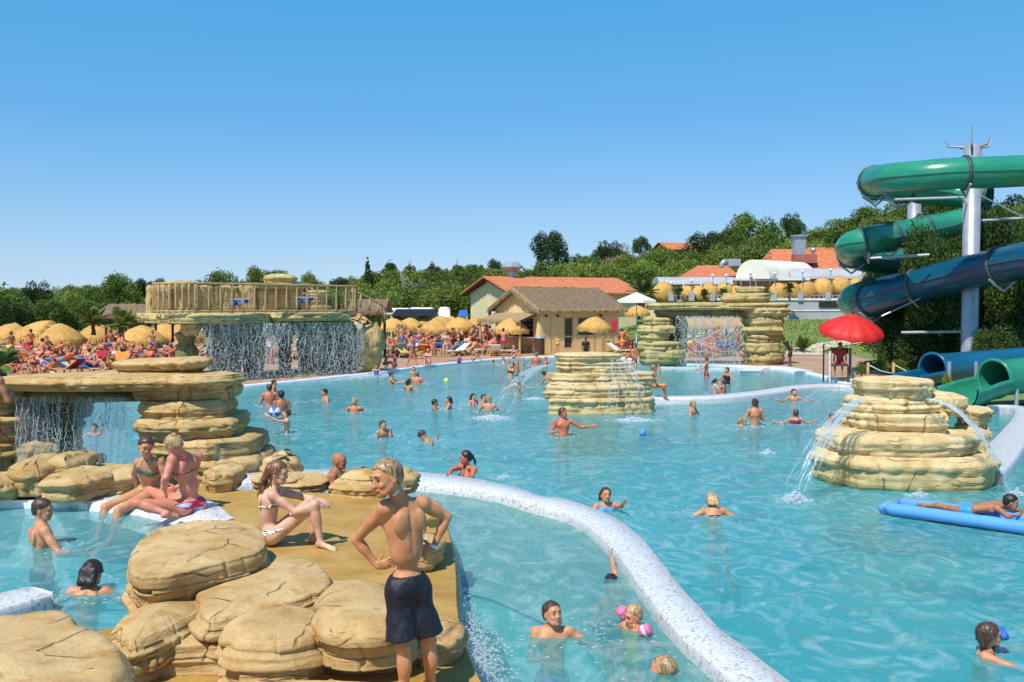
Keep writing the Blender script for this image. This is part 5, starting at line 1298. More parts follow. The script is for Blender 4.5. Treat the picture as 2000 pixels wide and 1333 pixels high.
wf_.build('window', M['frame'], kb); g_ = MB(); g_.box((3.65, .10, 1.64), (1.3, .02, 1.1)); g_.build('window_pane', M['glass'], kb)
for x in (.35, 1.25, 4.75):
    l_ = MB(); l_.tube([(x, 0, 2.38), (x, -.16, 2.36), (x, -.2, 2.28)], [.03, .05, .11], 8); l_.build('wall_lamp', M['brown'], kb, True)
m_ = MB(); m_.box((.8, -.01, 1.2), (.05, .05, 2.4)); m_.build('downpipe', M['frame'], kb); m_ = MB(); m_.box((5.05, -.01, 1.1), (.30, .04, 2.1)); m_.build('wall_panel', M['frame'], kb)
# awning over the counter, shelves and dark interior
aw = MB(); V = []; nx = 24
for i in range(nx+1):
    y = .2+(Wk+.0-.2)*i/nx
    for t in (0, .5, 1): V += [(-.05-1.35*t, y, 2.52-.48*t+rnd.uniform(-.02, .02)), (-.05-1.35*t, y, 2.40-.48*t)]
F = []
for i in range(nx):
    for k in range(2): a = i*6+k*2; F += [(a, a+6, a+8, a+2), (a+1, a+3, a+9, a+7)]
    F.append((i*6+4, i*6+10, i*6+11, i*6+5))
aw.raw(V, F); fringe(aw, (-1.4, .2, 2.06), (-1.4, Wk, 2.06), .20, 260, 6, (-.05, 0, 0)); aw.build('awning', M['thatch_edge'], kb)
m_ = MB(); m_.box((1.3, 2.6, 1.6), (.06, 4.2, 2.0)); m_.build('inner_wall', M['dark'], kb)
m_ = MB(); m_.box((-.15, 2.55, .98), (.75, 3.9, .07)); m_.build('counter', M['white'], kb)
for z in (1.35, 1.7, 2.0):
    m_ = MB(); m_.box((1.15, 2.5, z), (.25, 3.4, .03)); m_.build('shelf', M['white'], kb)
for i in range(26):
    m_ = MB(); y = .95+i*.125; z = (1.35, 1.7, 2.0)[i % 3]; m_.lathe([(0, z+.02), (.035, z+.02), (.035, z+.16), (.012, z+.2), (.012, z+.26), (0, z+.26)], (1.1, y, 0), 8); m_.build('bottle', [M['white'], M['steel'], M['straw'], M['frame']][i % 4], kb, True)
for x in (.3, 1.5, 2.5): pass
for y in (.35, 4.75):
    m_ = MB(); m_.tube([(-1.3, y, 0), (-1.3, y, 2.1)], .07, 8); m_.build('awning_post', M['frame'], kb)
# slatted wooden barrel bin
bp_ = P(1053, 692, .07); br = empty('barrel_bin', (bp_.x, bp_.y-.6, .07), 0, 'brown wooden slatted barrel bin with grey lid at the bar corner', 'bin')
for k in range(18):
    a = 2*math.pi*k/18; m_ = MB(); m_.box((.30*math.cos(a), .30*math.sin(a), .48), (.03, .10, .96), rz=a); m_.build('slat', M['brown'], br)
m_ = MB(); m_.lathe([(0, .94), (.30, .94), (.36, 1.0), (.34, 1.08), (.12, 1.12), (0, 1.12)], n=20); m_.build('lid', M['steel'], br, True)
m_ = MB(); m_.lathe([(.27, .02), (.28, .9)], n=16); m_.build('liner', M['dark'], br)
# menu stand
ms = empty('menu_sign', tuple(P(1046, 684, .07)), R(10), 'small white and yellow menu stand beside the barrel bin', 'sign')
m_ = MB(); m_.box((0, 0, 1.15), (.42, .04, .62)); m_.build('sign_board', M['white'], ms); m_ = MB(); m_.tube([(0, 0, 0), (0, 0, .85)], .02, 6); m_.build('pole', M['steel'], ms)
m_ = MB(); m_.box((0, -.025, 1.0), (.36, .01, .22)); m_.build('yellow_print', CL['yellow'], ms); m_ = MB(); m_.box((0, -.025, 1.33), (.36, .01, .12)); m_.build('dark_print', CL['navy'], ms)
# ---- long building with tiled roof
def tiled_building(px, py, d, rz, L_, W_, ze, zr, label, wall=M['cream'], ov=.8, z0=None, windows=(), name='tiled_building', group=None):
    c = A(px, py, d); zb = float(height(c.x, c.y)) if z0 is None else z0
    r0 = empty(name, (c.x, c.y, zb), R(rz), label, 'building', group); ze -= zb; zr -= zb
    m_ = MB(); m_.box((L_/2, W_/2, ze/2), (L_, W_, ze))
    m_.raw([(.0, 0, ze), (.0, W_, ze), (.0, W_/2, zr-.15), (L_, 0, ze), (L_, W_, ze), (L_, W_/2, zr-.15)], [(0, 2, 1), (3, 4, 5), (0, 3, 5, 2), (1, 2, 5, 4)])
    m_.build('wall', wall, r0)
    gable_roof(r0, 0, L_, 0, W_, ze, zr, .12, M['rooftile'], ov=ov)
    m_ = MB()
    for i in range(9):
        for sg in (0, 1):
            t = i/8; y = (-ov+ (W_/2+ov)*t) if sg == 0 else (W_+ov-(W_/2+ov)*t); z = ze-.28+(zr-ze)*t; m_.box((-ov*.5, y, z), (ov, .12, .16))
    m_.build('eaves_beams', M['brown'], r0)
    for (ax, s, z, w, h) in windows:
        q = MB(); c_ = (-.03, s, z) if ax == 'x' else (s, -.03, z); dd = (.06, w, h) if ax == 'x' else (w, .06, h); q.box(c_, dd); wv_ = q.build('window', M['white'], r0)
        q = MB(); c2_ = (-.07, s, z) if ax == 'x' else (s, -.07, z); dd = (.03, w*.8, h*.85) if ax == 'x' else (w*.8, .03, h*.85); q.box(c2_, dd); q.build('pane', M['glass'], wv_)
    return r0
tb = tiled_building(1003, 640, 85, 24, 12.5, 10.2, 4.35, 5.78, 'cream building with long orange tiled roof and roof vent behind the thatched bar', windows=[('x', 5.2, 1.9, .9, 1.5), ('x', 2.2, 1.9, .9, 1.5), ('y', 9.5, 1.6, .9, 1.2)], z0=.3)
m_ = MB(); q = A(1001, 541, 91)-Vector(tb.location)
vt = empty('roof_vent', tuple(A(1000, 541, 90.5)), 0, 'octagonal metal vent cowl on the orange roof', 'vent')
m_ = MB(); m_.lathe([(.38, -.6), (.38, .55), (.45, .55)], n=8); m_.build('duct', M['steel'], vt); m_ = MB(); m_.lathe([(.42, .5), (1.05, .85), (1.05, .95), (.55, 1.35), (0, 1.4)], n=8); m_.build('cowl', M['steel'], vt)
# ---- restaurant terrace on the right
def HB(name, px0, px1, py0, py1, d, dep, mat, parent=None, rz=0):
    a = A(px0, py0, d); b = A(px1, py1, d); m_ = MB(); m_.box(((a.x+b.x)/2, d+dep/2, (a.z+b.z)/2), (b.x-a.x, dep, a.z-b.z)); o = m_.build(name, mat, parent)
    if parent: o.location = -Vector(parent.location)
    return o
rs = empty('restaurant', tuple(A(1500, 622, 95)), 0, 'long terrace restaurant with white barrel vault canopy and orange roofs on the slope', 'restaurant')
HB('retaining_wall', 1404, 1720, 586, 640, 94, 1.2, M['grey'], rs); HB('terrace_wall', 1262, 1406, 586, 625, 95.5, 1.0, M['cream'], rs)
HB('ledge', 1400, 1725, 583, 587, 93.9, 1.5, M['white'], rs); HB('canteen_hatch', 1600, 1652, 590, 601, 93.9, .12, M['dark'], rs); HB('plinth', 1438, 1690, 606, 608, 93.93, .1, M['white'], rs)
HB('back_wall', 1288, 1725, 541, 586, 103, .4, M['brown'], rs)
HB('terrace_floor', 1270, 1725, 586, 590, 95.3, 8.5, M['grey'], rs)
HB('fascia', 1436, 1582, 543, 548, 94.5, 3.0, M['white'], rs)
def arch_canopy(x0, x1, ytop, ybase, d, dep, mat, name, slope=0.0, endcap=True, rad=None):
    a = A(x0, ybase, d); b = A(x1, ybase, d); t = A(x0, ytop, d); h = t.z-a.z; m_ = MB(); nx = 12; nk = 14
    V = []
    for i in range(nx+1):
        x = a.x+(b.x-a.x)*i/nx; sg_ = .04*math.sin(i*math.pi)
        for k in range(nk+1):
            an = math.pi*k/nk; V.append((x+.35*slope*math.cos(an), d+dep/2-math.cos(an)*dep/2, a.z+h*math.sin(an)+sg_))
    F = [(i*(nk+1)+k, i*(nk+1)+k+1, (i+1)*(nk+1)+k+1, (i+1)*(nk+1)+k) for i in range(nx) for k in range(nk)]
    if endcap: F.append(tuple(range(nk+1))); F.append(tuple(range(nx*(nk+1)+nk, nx*(nk+1)-1, -1)))
    m_.raw(V, F); o = m_.build(name, mat, rs, False); o.location = -Vector(rs.location); return o
# barrel vault turned so that its round end shows
bv = MB(); c0 = A(1470, 545, 94.5); c1 = A(1562, 545, 100); ax_ = Vector((c1.x-c0.x, c1.y-c0.y, 0)); sd_ = Vector((1, -.35, 0)).normalized(); rr = 1.58
V = []
for i in range(9):
    p = c0+ax_*i/8
    for k in range(21):
        an = math.pi*k/20; V.append(p-sd_*math.cos(an)*rr*1.02+Vector((0, 0, math.sin(an)*rr*1.18)))
F = [(i*21+k, i*21+k+1, (i+1)*21+k+1, (i+1)*21+k) for i in range(8) for k in range(20)]+[tuple(range(20, -1, -1))]
bv.raw(V, F); o = bv.build('barrel_vault', M['canvas'], rs, False); o.location = -Vector(rs.location)
arch_canopy(1287, 1440, 540, 556, 95.5, 5, M['grey'], 'awning_roof'); arch_canopy(1545, 1700, 523, 545, 95.5, 5, M['grey'], 'awning_roof')
for (x0, x1, y0, y1, d) in [(1352, 1448, 518, 541, 100), (1512, 1700, 486, 533, 104), (1585, 1780, 482, 506, 112)]:
    a = A(x0, y1, d); b = A(x1, y1, d); zt = A(x0, y0, d+5).z; m_ = MB(); w = (b.x-a.x); m_.raw([(a.x, d, a.z), (b.x, d, a.z), (b.x-w*.04, d+6, zt), (a.x+w*.35 if x0 < 1500 else a.x+w*.12, d+6, zt), (a.x, d, a.z-.25), (b.x, d, a.z-.25), (b.x, d+12, a.z), (a.x, d+12, a.z)], [(0, 1, 2, 3), (4, 5, 1, 0), (2, 6, 7, 3), (0, 3, 7), (1, 6, 2)]); o = m_.build('tiled_roof', M['rooftile'], rs); o.location = -Vector(rs.location)
for x in list(range(1300, 1440, 34))+[1446, 1475, 1503]+list(range(1530, 1700, 38)): HB('awning_post', x, x+2.5, 548, 586, 95.2, .12, M['white'], rs)
for x in (1311, 1351, 1392, 1512, 1564, 1618): HB('balustrade_pier', x-5, x+5, 571, 588, 93.8, .5, M['grey'], rs)
for x in range(1320, 1700, 9): HB('baluster', x, x+1.2, 578, 586, 94.0, .05, M['steel'], rs)
HB('balustrade_rail', 1300, 1700, 576.5, 578, 94.0, .06, M['steel'], rs)
for k_, (x, y) in enumerate([(1311, 560), (1351, 555), (1392, 545), (1418, 545), (1465, 541), (1513, 541), (1567, 537), (1622, 534)]):
    r0 = empty('globe_lamp', tuple(A(x, 586, 94.2)), 0, ['leftmost', 'second', 'third', 'fourth', 'fifth', 'sixth', 'seventh', 'rightmost'][k_]+' white globe lamp along the restaurant terrace edge', 'street lamp', 'globe lamps along the terrace')
    h = A(x, y-4, 94.2).z-r0.location.z; m_ = MB(); m_.tube([(0, 0, 0), (0, 0, h)], .04, 6); m_.build('lamp_post', M['steel'], r0); m_ = MB(); sphere(m_, (0, 0, h+.12), (.17,)*3); m_.build('globe', M['white'], r0, True)
ch_ = empty('metal_chimney', tuple(A(1563, 512, 106)), 0, 'square grey metal chimney on pink brick base above the tiled roofs', 'chimney')
HB('chimney_shaft', 1553, 1574, 462, 500, 105, 1.1, M['steel'], ch_); HB('chimney_cap', 1551, 1577, 459, 462, 104.8, 1.4, M['steel'], ch_); HB('brick_base', 1553, 1596, 497, 514, 104.9, 1.5, M['brick'], ch_)
wh = empty('wind_cowl', tuple(A(1588, 498, 105.5)), 0, 'small round metal wind cowl beside the chimney', 'vent'); m_ = MB(); m_.lathe([(.12, 0), (.12, .25), (.30, .35), (.33, .55), (.2, .75), (0, .8)], n=12); m_.build('cowl', M['steel'], wh, True); m_ = MB(); m_.box((0, 0, .0), (.4, .4, .1)); m_.build('base', M['steel'], wh)
dc = empty('air_duct', tuple(A(1425, 520, 99)), 0, 'silver air duct unit on the orange roof left of the vault', 'duct')
m_ = MB(); m_.box((.4, 0, .35), (1.2, 1, .7)); m_.build('duct_box', M['steel'], dc); m_ = MB(); m_.tube([(-.2, 0, .4), (-.6, 0, .45), (-.8, 0, .2), (-.8, 0, -.2)], .25, 10); m_.build('elbow', M['steel'], dc, True)
# tilted straw parasols on the terrace, and other far bits
def canopy_mesh(r, h, seed, n=36, dome=1.0, ruffle=.03, mat=None, skirt=.30):
    r_ = random.Random(seed); V = []; prof = [(0, h), (.10, h*.97), (.3, h*.86), (.55, h*.66), (.8, h*.34), (1.0, 0), (1.03, -skirt*.5), (1.03, -skirt)]
    for j, (rr, z) in enumerate(prof):
        for k in range(n):
            a = 2*math.pi*k/n; lob = 1+.02*math.cos(a*8)*rr; jit = r_.uniform(-ruffle, ruffle)*(1 if j else 0)
            zz = z+r_.uniform(-ruffle, ruffle)*.6+(-r_.uniform(0, .13) if j == len(prof)-1 else 0)-.035*math.cos(a*8)*rr*.5
            V.append(((r*rr*lob+jit)*math.cos(a), (r*rr*lob+jit)*math.sin(a), zz))
    return mesh_from('canopy', V, grid_faces(n, len(prof), True), mat, False)
CAN = [canopy_mesh(1.32, .82, s, mat=M['straw']) for s in (1, 2, 3)]
def fringe_mesh(r, seed, n=150):
    m_ = MB(); r_ = random.Random(seed)
    for i in range(n):
        a = r_.uniform(0, 6.283); c, s = math.cos(a), math.sin(a); rr = r*r_.uniform(.98, 1.06); w = .045; L = r_.uniform(.2, .42); t = Vector((-s, c, 0)); p = Vector((c*rr, s*rr, -.02)); q = Vector((c*rr*1.03, s*rr*1.03, -.02-L)); m_.raw([p-t*w, p+t*w, q+t*w*.4, q-t*w*.4], [(0, 1, 2, 3)])
    return mesh_from('straw_fringe', m_.V, m_.F, M['straw'])
FRI = [fringe_mesh(1.34, s) for s in (1, 2)]
_pole = MB().tube([(0, 0, -2.2), (0, 0, .62)], .028, 8); POLE = mesh_from('pole', _pole.V, _pole.F, M['frame'])
def straw_parasol(loc, r, label, group, tilt=0, tdir=0, i=0, pole=2.2):
    r0 = empty('straw_parasol', loc, 0, label, 'parasol', group)
    h = Vector(loc)
    T = Matrix.Translation((0, 0, pole))@Matrix.Rotation(tdir, 4, 'Z')@Matrix.Rotation(tilt, 4, 'Y')@Matrix.Rotation(i*1.3, 4, 'Z')@Matrix.Scale(r/1.32, 4)
    for nm, me in (('canopy', CAN[i % 3]), ('straw_fringe', FRI[i % 2])):
        o = link(nm, me, r0); o.matrix_local = T
        if nm == 'straw_fringe': o['kind'] = 'stuff'
    o = link('pole', POLE, r0); o.scale = (1, 1, pole/2.2*.98); o.location = (0, 0, pole*.98)
    return r0
def ordn(i): return ['first', 'second', 'third', 'fourth', 'fifth', 'sixth', 'seventh', 'eighth', 'ninth', 'tenth', 'eleventh', 'twelfth', 'thirteenth', 'fourteenth', 'fifteenth', 'sixteenth', 'seventeenth', 'eighteenth', 'nineteenth', 'twentieth'][i] if i < 20 else 'number %d' % (i+1)
for i, (x, y, w) in enumerate([(1297, 560, 34), (1345, 562, 26), (1367, 562, 28), (1391, 560, 32), (1418, 556, 26), (1440, 560, 24), (1523, 559, 34), (1551, 557, 32), (1578, 554, 32), (1611, 552, 34), (1647, 549, 36), (1680, 550, 34)]):
    q = A(x, y+9, 94.6); zf = A(x, 586, 94.6).z
    straw_parasol((q.x, q.y, zf), w/16.5/2, ordn(i)+' straw parasol from the left under the restaurant awnings, tilted', 'tilted straw parasols on the restaurant terrace', tilt=R(-62)+.1*(i % 3), tdir=R(95+9*(i % 4)), i=i, pole=max(.7, q.z-zf))
wpz = empty('white_parasol', tuple(P(1243, 690, .07)), 0, 'large white canvas parasol beside the tiled building', 'parasol')
wq = A(1243, 660, 72); wpz.location = (wq.x, wq.y, float(height(wq.x, wq.y)))
zt = A(1243, 571, 72).z-wpz.location.z; m_ = MB(); n8 = 8; V = [(0, 0, zt)]+[(1.55*math.cos(2*math.pi*k/8+.2), 1.55*math.sin(2*math.pi*k/8+.2), zt-.62) for k in range(8)]+[(1.57*math.cos(2*math.pi*k/8+.2), 1.57*math.sin(2*math.pi*k/8+.2), zt-.80) for k in range(8)]
m_.raw(V, [(0, 1+k, 1+(k+1) % 8) for k in range(8)]+[(1+k, 9+k, 9+(k+1) % 8, 1+(k+1) % 8) for k in range(8)]); m_.build('canopy', M['canvas'], wpz); m_ = MB(); m_.tube([(0, 0, 0), (0, 0, zt)], .04, 8); m_.build('pole', M['white'], wpz)
# house glimpsed in the trees, white tents and caravans
tiled_building(1306, 486, 210, 20, 9, 7, 14.3+1.2, 14.3+2.8, 'brick house with orange roof half hidden in trees on the hill', wall=M['brick'], ov=.6, z0=8.5, name='hill_house', windows=[('y', 4, 4.5, 1.2, 1.2)])
tiled_building(1235, 500, 200, -10, 5, 5, 12.2, 13.2, 'small orange roof among trees left of the hill house', wall=M['brick'], ov=.5, z0=8.5, name='hill_house')
HB_ = []
def caravan(x0, x1, y0, y1, d, label, mat=M['white'], stripe=None, curved=True):
    a = A(x0, y1, d); b = A(x1, y0, d); r0 = empty('caravan', ((a.x+b.x)/2, d, a.z), 0, label, 'caravan', 'caravans and tents on the campsite')
    w = b.x-a.x; h = b.z-a.z; m_ = MB(); m_.prism([(-w/2, 0), (w/2, 0), (w/2, 2.2), (-w/2, 2.2)], 0, h); m_.build('body', mat, r0, bevel=min(.25, h*.2))
    q = MB(); q.box((-w*.2, -.02, h*.6), (w*.22, .04, h*.28)); q.build('window', M['glass'], r0)
    q = MB(); q.box((w*.25, -.02, h*.6), (w*.22, .04, h*.28)); q.build('window', M['glass'], r0)
    q = MB(); q.box((0, -.03, h*.2), (w*.98, .03, h*.08)); q.build('trim', M['steel'], r0)
caravan(-40, 128, 632, 652, 75, 'long pale caravan roof behind the left parasols'); caravan(120, 158, 634, 652, 78, 'short white caravan beside the palm on the left')
caravan(745, 800, 602, 617, 95, 'white caravan behind the navy awning'); caravan(800, 845, 601, 615, 97, 'second white caravan right of the navy awning'); caravan(856, 878, 600, 640, 98, 'pale tent by the cream building wall', mat=M['canvas']); caravan(800, 822, 590, 604, 110, 'white camper top showing above the navy awning'); caravan(870, 910, 590, 606, 112, 'white camper top by the shrubs')
def marquee(x0, x1, y0, y1, d, label, mat, leg=2.0):
    a = A(x0, y1, d); b = A(x1, y0, d); w = b.x-a.x; h = b.z-a.z; gz = .07; r0 = empty('awning_tent', ((a.x+b.x)/2, d, gz), 0, label, 'awning', 'caravan awnings')
    zt = b.z-gz; m_ = MB(); m_.raw([(-w/2, 0, zt-h), (w/2, 0, zt-h), (w/2*.85, 1.6, zt), (-w/2*.85, 1.6, zt), (-w/2, 3.2, zt-h), (w/2, 3.2, zt-h)], [(0, 1, 2, 3), (3, 2, 5, 4), (0, 3, 4), (1, 5, 2)]); m_.build('canopy', mat, r0)
    for x in (-w/2, w/2): q = MB(); q.tube([(x, .05, 0), (x, .05, zt-h)], .04, 6); q.build('pole', M['white'], r0)
    q = MB(); q.box((0, 2.6, (zt-h)/2), (w*.96, .05, zt-h)); q.build('back_panel', M['white'], r0)
marquee(764, 853, 604, 617, 88, 'dark navy awning tent in front of the caravans', CL['navy']); marquee(853, 878, 606, 622, 90, 'small red and white awning beside the navy tent', M['canvas']); marquee(894, 912, 606, 618, 90, 'small blue awning tent beside the cream building', CL['blue']); marquee(22, 56, 632, 642, 70, 'dark slate awning behind the left parasols', CL['navy'])
# thatched shelters left and behind the terrace
def thatch_shelter(px0, px1, py_r, py_e, d, label, dep=4.0):
    a = A(px0, py_e, d); b = A(px1, py_e, d); ze = a.z; zr = A(px0, py_r, d+dep/2).z; r0 = empty('thatched_shelter', (a.x, d, .07), 0, label, 'shelter', 'thatched shelters'); L_ = b.x-a.x
    gable_roof(r0, 0, L_, 0, dep, ze-.07+.1, zr-.07, .18, M['thatch'], ov=.3); f_ = MB(); fringe(f_, (-.3, -.3, ze-.15), (L_+.3, -.3, ze-.15), .18, 260, int(px0), (0, -.05, 0)); o = f_.build('thatch_fringe', M['thatch'], r0); o['kind'] = 'stuff'
    for x in (0.1, L_/2, L_-.1):
        for y in (.1, dep-.1): q = MB(); q.tube([(x, y, 0), (x, y, ze-.1)], .08, 8); q.build('post', M['brown'], r0)
    q = MB(); q.box((L_/2, .1, 1.0), (L_, .05, .08)); q.build('rail', M['frame'], r0)
    return r0
thatch_shelter(202, 306, 594, 612, 56, 'low grey thatched shelter left of the waterfall terrace', 3.0)
thatch_shelter(690, 744, 584, 604, 54, 'sloping thatched roof behind the terrace stairs', 2.4)
ts_ = thatch_shelter(1352, 1440, 612, 634, 66, 'golden thatched shade seen through the stone arch', 3.0)
for c in ts_.children:
    if c.name.startswith('roof') or c.name.startswith('thatch_fringe'): c.data.materials[0] = M['straw']
# ================================================================== water slides
def gloss(name, c, c2): return pmat(name, c, c2, scale=1.2, rough=.28, spec=.5, coat=.3, stretch=(1, 1, 3))
M['sgreen'] = gloss('green_fibreglass', (.03, .27, .155), (.02, .20, .12)); M['sblue'] = gloss('blue_fibreglass', (.003, .075, .135), (.003, .055, .10)); M['sblue2'] = gloss('blue_slide_end', (.008, .11, .21), (.006, .085, .17)); M['flange'] = pmat('dark_flange', (.05, .075, .075), rough=.5)
M['sgreen_in'] = gloss('pale_green_fibreglass', (.03, .26, .16), (.02, .2, .12))
def tube_slide(name, pts, r, mat, joints, label, open_end=False, group='water slide tubes', per=10):
    P3 = catmull(pts, per); root = empty(name, P3[0], 0, label, 'water slide', group); n = 28
    cuts = [0]+[int(j*(len(P3)-1)) for j in joints]+[len(P3)-1]
    fr = []; up = Vector((0, 0, 1))
    for i, p in enumerate(P3):
        t = (P3[min(i+1, len(P3)-1)]-P3[max(i-1, 0)]).normalized(); a = t.cross(Vector((0, 0, 1))).normalized(); b = a.cross(t).normalized(); fr.append((p, t, a, b))
    def ring(i, rr): p, t, a, b = fr[i]; return [p+(a*math.cos(2*math.pi*k/n)+b*math.sin(2*math.pi*k/n))*rr for k in range(n)]
    for c0, c1 in zip(cuts, cuts[1:]):
        if c1 <= c0: continue
        V = []; 
        for i in range(c0, c1+1): V += ring(i, r*(1+.025*(abs(i-c0) < 1 or abs(i-c1) < 1)))
        me = mesh_from('tube_section', [v-root.location for v in V], grid_faces(n, c1-c0+1, True), mat, True); link('tube_section', me, root)
        for sgn in (1, -1):   # side seam
            m_ = MB(); pts_ = [fr[i][0]+fr[i][2]*r*1.02*sgn-root.location for i in range(c0, c1+1)]; m_.tube(pts_, .035, 5, False)
            if len(pts_) > 1: m_.build('seam', M['flange'] if mat is M['sblue'] else mat, root)
    for c in cuts:
        p, t, a, b = fr[c]; m_ = MB(); V = []
        for q, rr in ((-.06, r*1.0), (-.06, r*1.12), (.06, r*1.12), (.06, r*1.0)):
            V += [p-root.location+t*q+(a*math.cos(2*math.pi*k/n)+b*math.sin(2*math.pi*k/n))*rr for k in range(n)]
        me = mesh_from('flange', V, grid_faces(n, 4, True), M['flange'] if c not in (0,) else mat, True); link('flange', me, root)
        if c not in (0, cuts[-1]):
            m_ = MB(); q0 = p-b*r*.8+a*r*.9; q1 = p-b*(r+.28); q2 = p-b*r*.8-a*r*.9
            m_.tube([q0-root.location, p-b*(r*1.1)+a*r*.5-root.location, q1-root.location, p-b*(r*1.1)-a*r*.5-root.location, q2-root.location], .05, 6); m_.build('cradle', M['steel'], root)
    return root, fr
tube_slide('green_tube_slide', [A(2120, 322, 35), A(2060, 330, 34.5), A(1960, 336, 34), A(1868, 339, 34), A(1790, 345, 34.6), A(1730, 350, 36), A(1702, 357, 38.5), A(1722, 366, 41), A(1775, 372, 43), A(1850, 380, 44), A(1930, 385, 43)], .55, M['sgreen'], [.28, .56, .66, .78], 'topmost green tube slide curling round at the left high in the air')
tube_slide('green_tube_slide', [A(1900, 428, 43), A(1850, 440, 43), A(1800, 450, 42), A(1745, 461, 41), A(1690, 472, 39.5), A(1660, 484, 40.5), A(1670, 500, 42.5), A(1705, 509, 44.5), A(1760, 512, 46)], .58, M['sgreen'], [.25, .40, .52, .72], 'middle green tube slide looping out of the trees')
tube_slide('green_tube_slide', [A(1830, 545, 46), A(1770, 556, 44), A(1710, 570, 42), A(1668, 584, 42), A(1672, 598, 44), A(1720, 604, 46)], .60, M['sgreen'], [.45], 'lowest green tube slide tucked behind the blue one')
tube_slide('blue_tube_slide', [A(2130, 500, 32), A(2060, 503, 33), A(1990, 512, 34.5), A(1900, 531, 36.5), A(1800, 557, 38.5), A(1730, 577, 40), A(1690, 592, 41.5), A(1692, 605, 43.5), A(1730, 612, 46)], .66, M['sblue'], [.30, .52, .70], 'dark blue tube slide sloping down from the right edge')
tw = empty('slide_tower', tuple(P(1893, 760, .05)), 0, 'tall galvanised steel column with crown of struts carrying the slides', 'tower')
tq = A(1893, 700, 37); tw.location = (tq.x, 37, .05)
ztop = A(1893, 283, 37).z; m_ = MB(); m_.lathe([(.31, 0), (.31, ztop-.05), (.26, ztop-.05), (0, ztop-.05)], n=28); m_.build('column', M['steel'], tw, True)
m_ = MB(); m_.lathe([(.40, ztop-.9), (.40, ztop-.8)], n=20); m_.build('collar', M['steel'], tw, True)
for a, l_, t_ in [(.2, .40, .5), (1.9, .3, .7), (2.9, .55, .5), (4.2, .25, 1.0), (5.3, .3, .4)]:
    m_ = MB(); b0 = Vector((math.cos(a)*.3, math.sin(a)*.3, ztop-.15)); m_.tube([b0, b0+Vector((math.cos(a)*l_, math.sin(a)*l_, .05)), b0+Vector((math.cos(a)*l_*1.25, math.sin(a)*l_*1.25, t_*.7))], [.05, .04, .018], 6); m_.build('strut', M['steel'], tw)
for zp, x0, x1, y0, y1 in [(0, 1730, 1885, 391, 386), (0, 1905, 2040, 432, 424), (0, 1700, 1815, 505, 498), (0, 1760, 1890, 650, 648)]:
    a = A(x0, y0, 37.5)-Vector(tw.location); b = A(x1, y1, 37)-Vector(tw.location); m_ = MB(); m_.tube([a, b], .055, 8); m_.build('outrigger', M['steel'], tw)
for a_, b_ in [((1872, 384, 36.3), (1893, 402, 37)), ((1910, 380, 37), (2040, 445, 37)), ((1722, 618, 38.5), (1835, 566, 38))]:
    m_ = MB(); m_.tube([A(*a_)-Vector(tw.location), A(*b_)-Vector(tw.location)], .03, 6); m_.build('stay', M['steel'], tw)
t2 = empty('slide_column', (A(1786, 400, 45).x, 45, .05), 0, 'second steel slide column standing in the trees behind', 'tower'); zt = A(1786, 370, 45).z
m_ = MB(); m_.lathe([(.30, 0), (.30, zt), (0, zt)], n=20); m_.build('column', M['steel'], t2, True); m_ = MB(); m_.lathe([(.34, zt-.4), (.34, zt-.2)], n=20); m_.build('collar', M['steel'], t2, True)
# slide exits
def exit_tube(name, pts, r, mat, label, lip=.10, arc=(0, 2*math.pi), n=36, rim=True, inner=None):
    P3 = catmull(pts, 8); root = empty(name, P3[0], 0, label, 'water slide', 'slide exits')
    V = []; Vi = []
    for i, p in enumerate(P3):
        t = (P3[min(i+1, len(P3)-1)]-P3[max(i-1, 0)]).normalized(); a = t.cross(Vector((0, 0, 1))).normalized(); b = a.cross(t).normalized()
        for k in range(n):
            an = 2*math.pi*k/n; d_ = a*math.cos(an)+b*math.sin(an); V.append(p+d_*r-root.location); Vi.append(p+d_*(r-.05)-root.location)
    m1 = mesh_from('tube_section', V, grid_faces(n, len(P3), True), mat, True); link('tube_section', m1, root)
    m2 = mesh_from('tube_lining', Vi, grid_faces(n, len(P3), True), inner or mat, True); link('tube_lining', m2, root)
    p = P3[-1]; t = (P3[-1]-P3[-2]).normalized(); a = t.cross(Vector((0, 0, 1))).normalized(); b = a.cross(t).normalized(); m_ = MB()
    m_.tube([p+(a*math.cos(2*math.pi*k/n)+b*math.sin(2*math.pi*k/n))*(r+.02)-root.location for k in range(n+1)], .055, 8, False); m_.build('rim', mat, root, True)
    return root
be = exit_tube('blue_slide_exit', [A(2010, 706, 34.5), A(1895, 716, 33.5), A(1822, 722, 32.6)], .52, M['sblue2'], 'blue tube slide exit lying behind the tiered fountain rock', inner=M['sblue2'])
def trough(root, pts, r, mat, n=18, th=.05, name='trough', a0=math.pi, a1=2*math.pi):
    P3 = catmull(pts, 8); V = []
    for i, p in enumerate(P3):
        t = (P3[min(i+1, len(P3)-1)]-P3[max(i-1, 0)]).normalized(); a = t.cross(Vector((0, 0, 1))).normalized(); b = a.cross(t).normalized(); u = i/(len(P3)-1)
        for k in range(n): an = a0+(a1-a0)*k/(n-1); V.append(p+(a*math.cos(an)+b*math.sin(an))*r*(1+.15*u)-root.location)
        for k in range(n-1, -1, -1): an = a0+(a1-a0)*k/(n-1); V.append(p+(a*math.cos(an)+b*math.sin(an))*(r*(1+.15*u)+th)-root.location)
    o = link(name, mesh_from(name, V, grid_faces(2*n, len(P3), True), mat, True), root)
trough(be, [A(1824, 722, 32.6), A(1790, 728, 32.2), A(1768, 732, 32.0)], .50, M['sblue2'])
for x in (1848, 1900):
    m_ = MB(); q = P(x, 775, .05)-be.location; m_.tube([(q.x, q.y-.2, q.z), (q.x, q.y-.2, q.z+1.15)], .06, 8); m_.build('support_post', M['steel'], be)
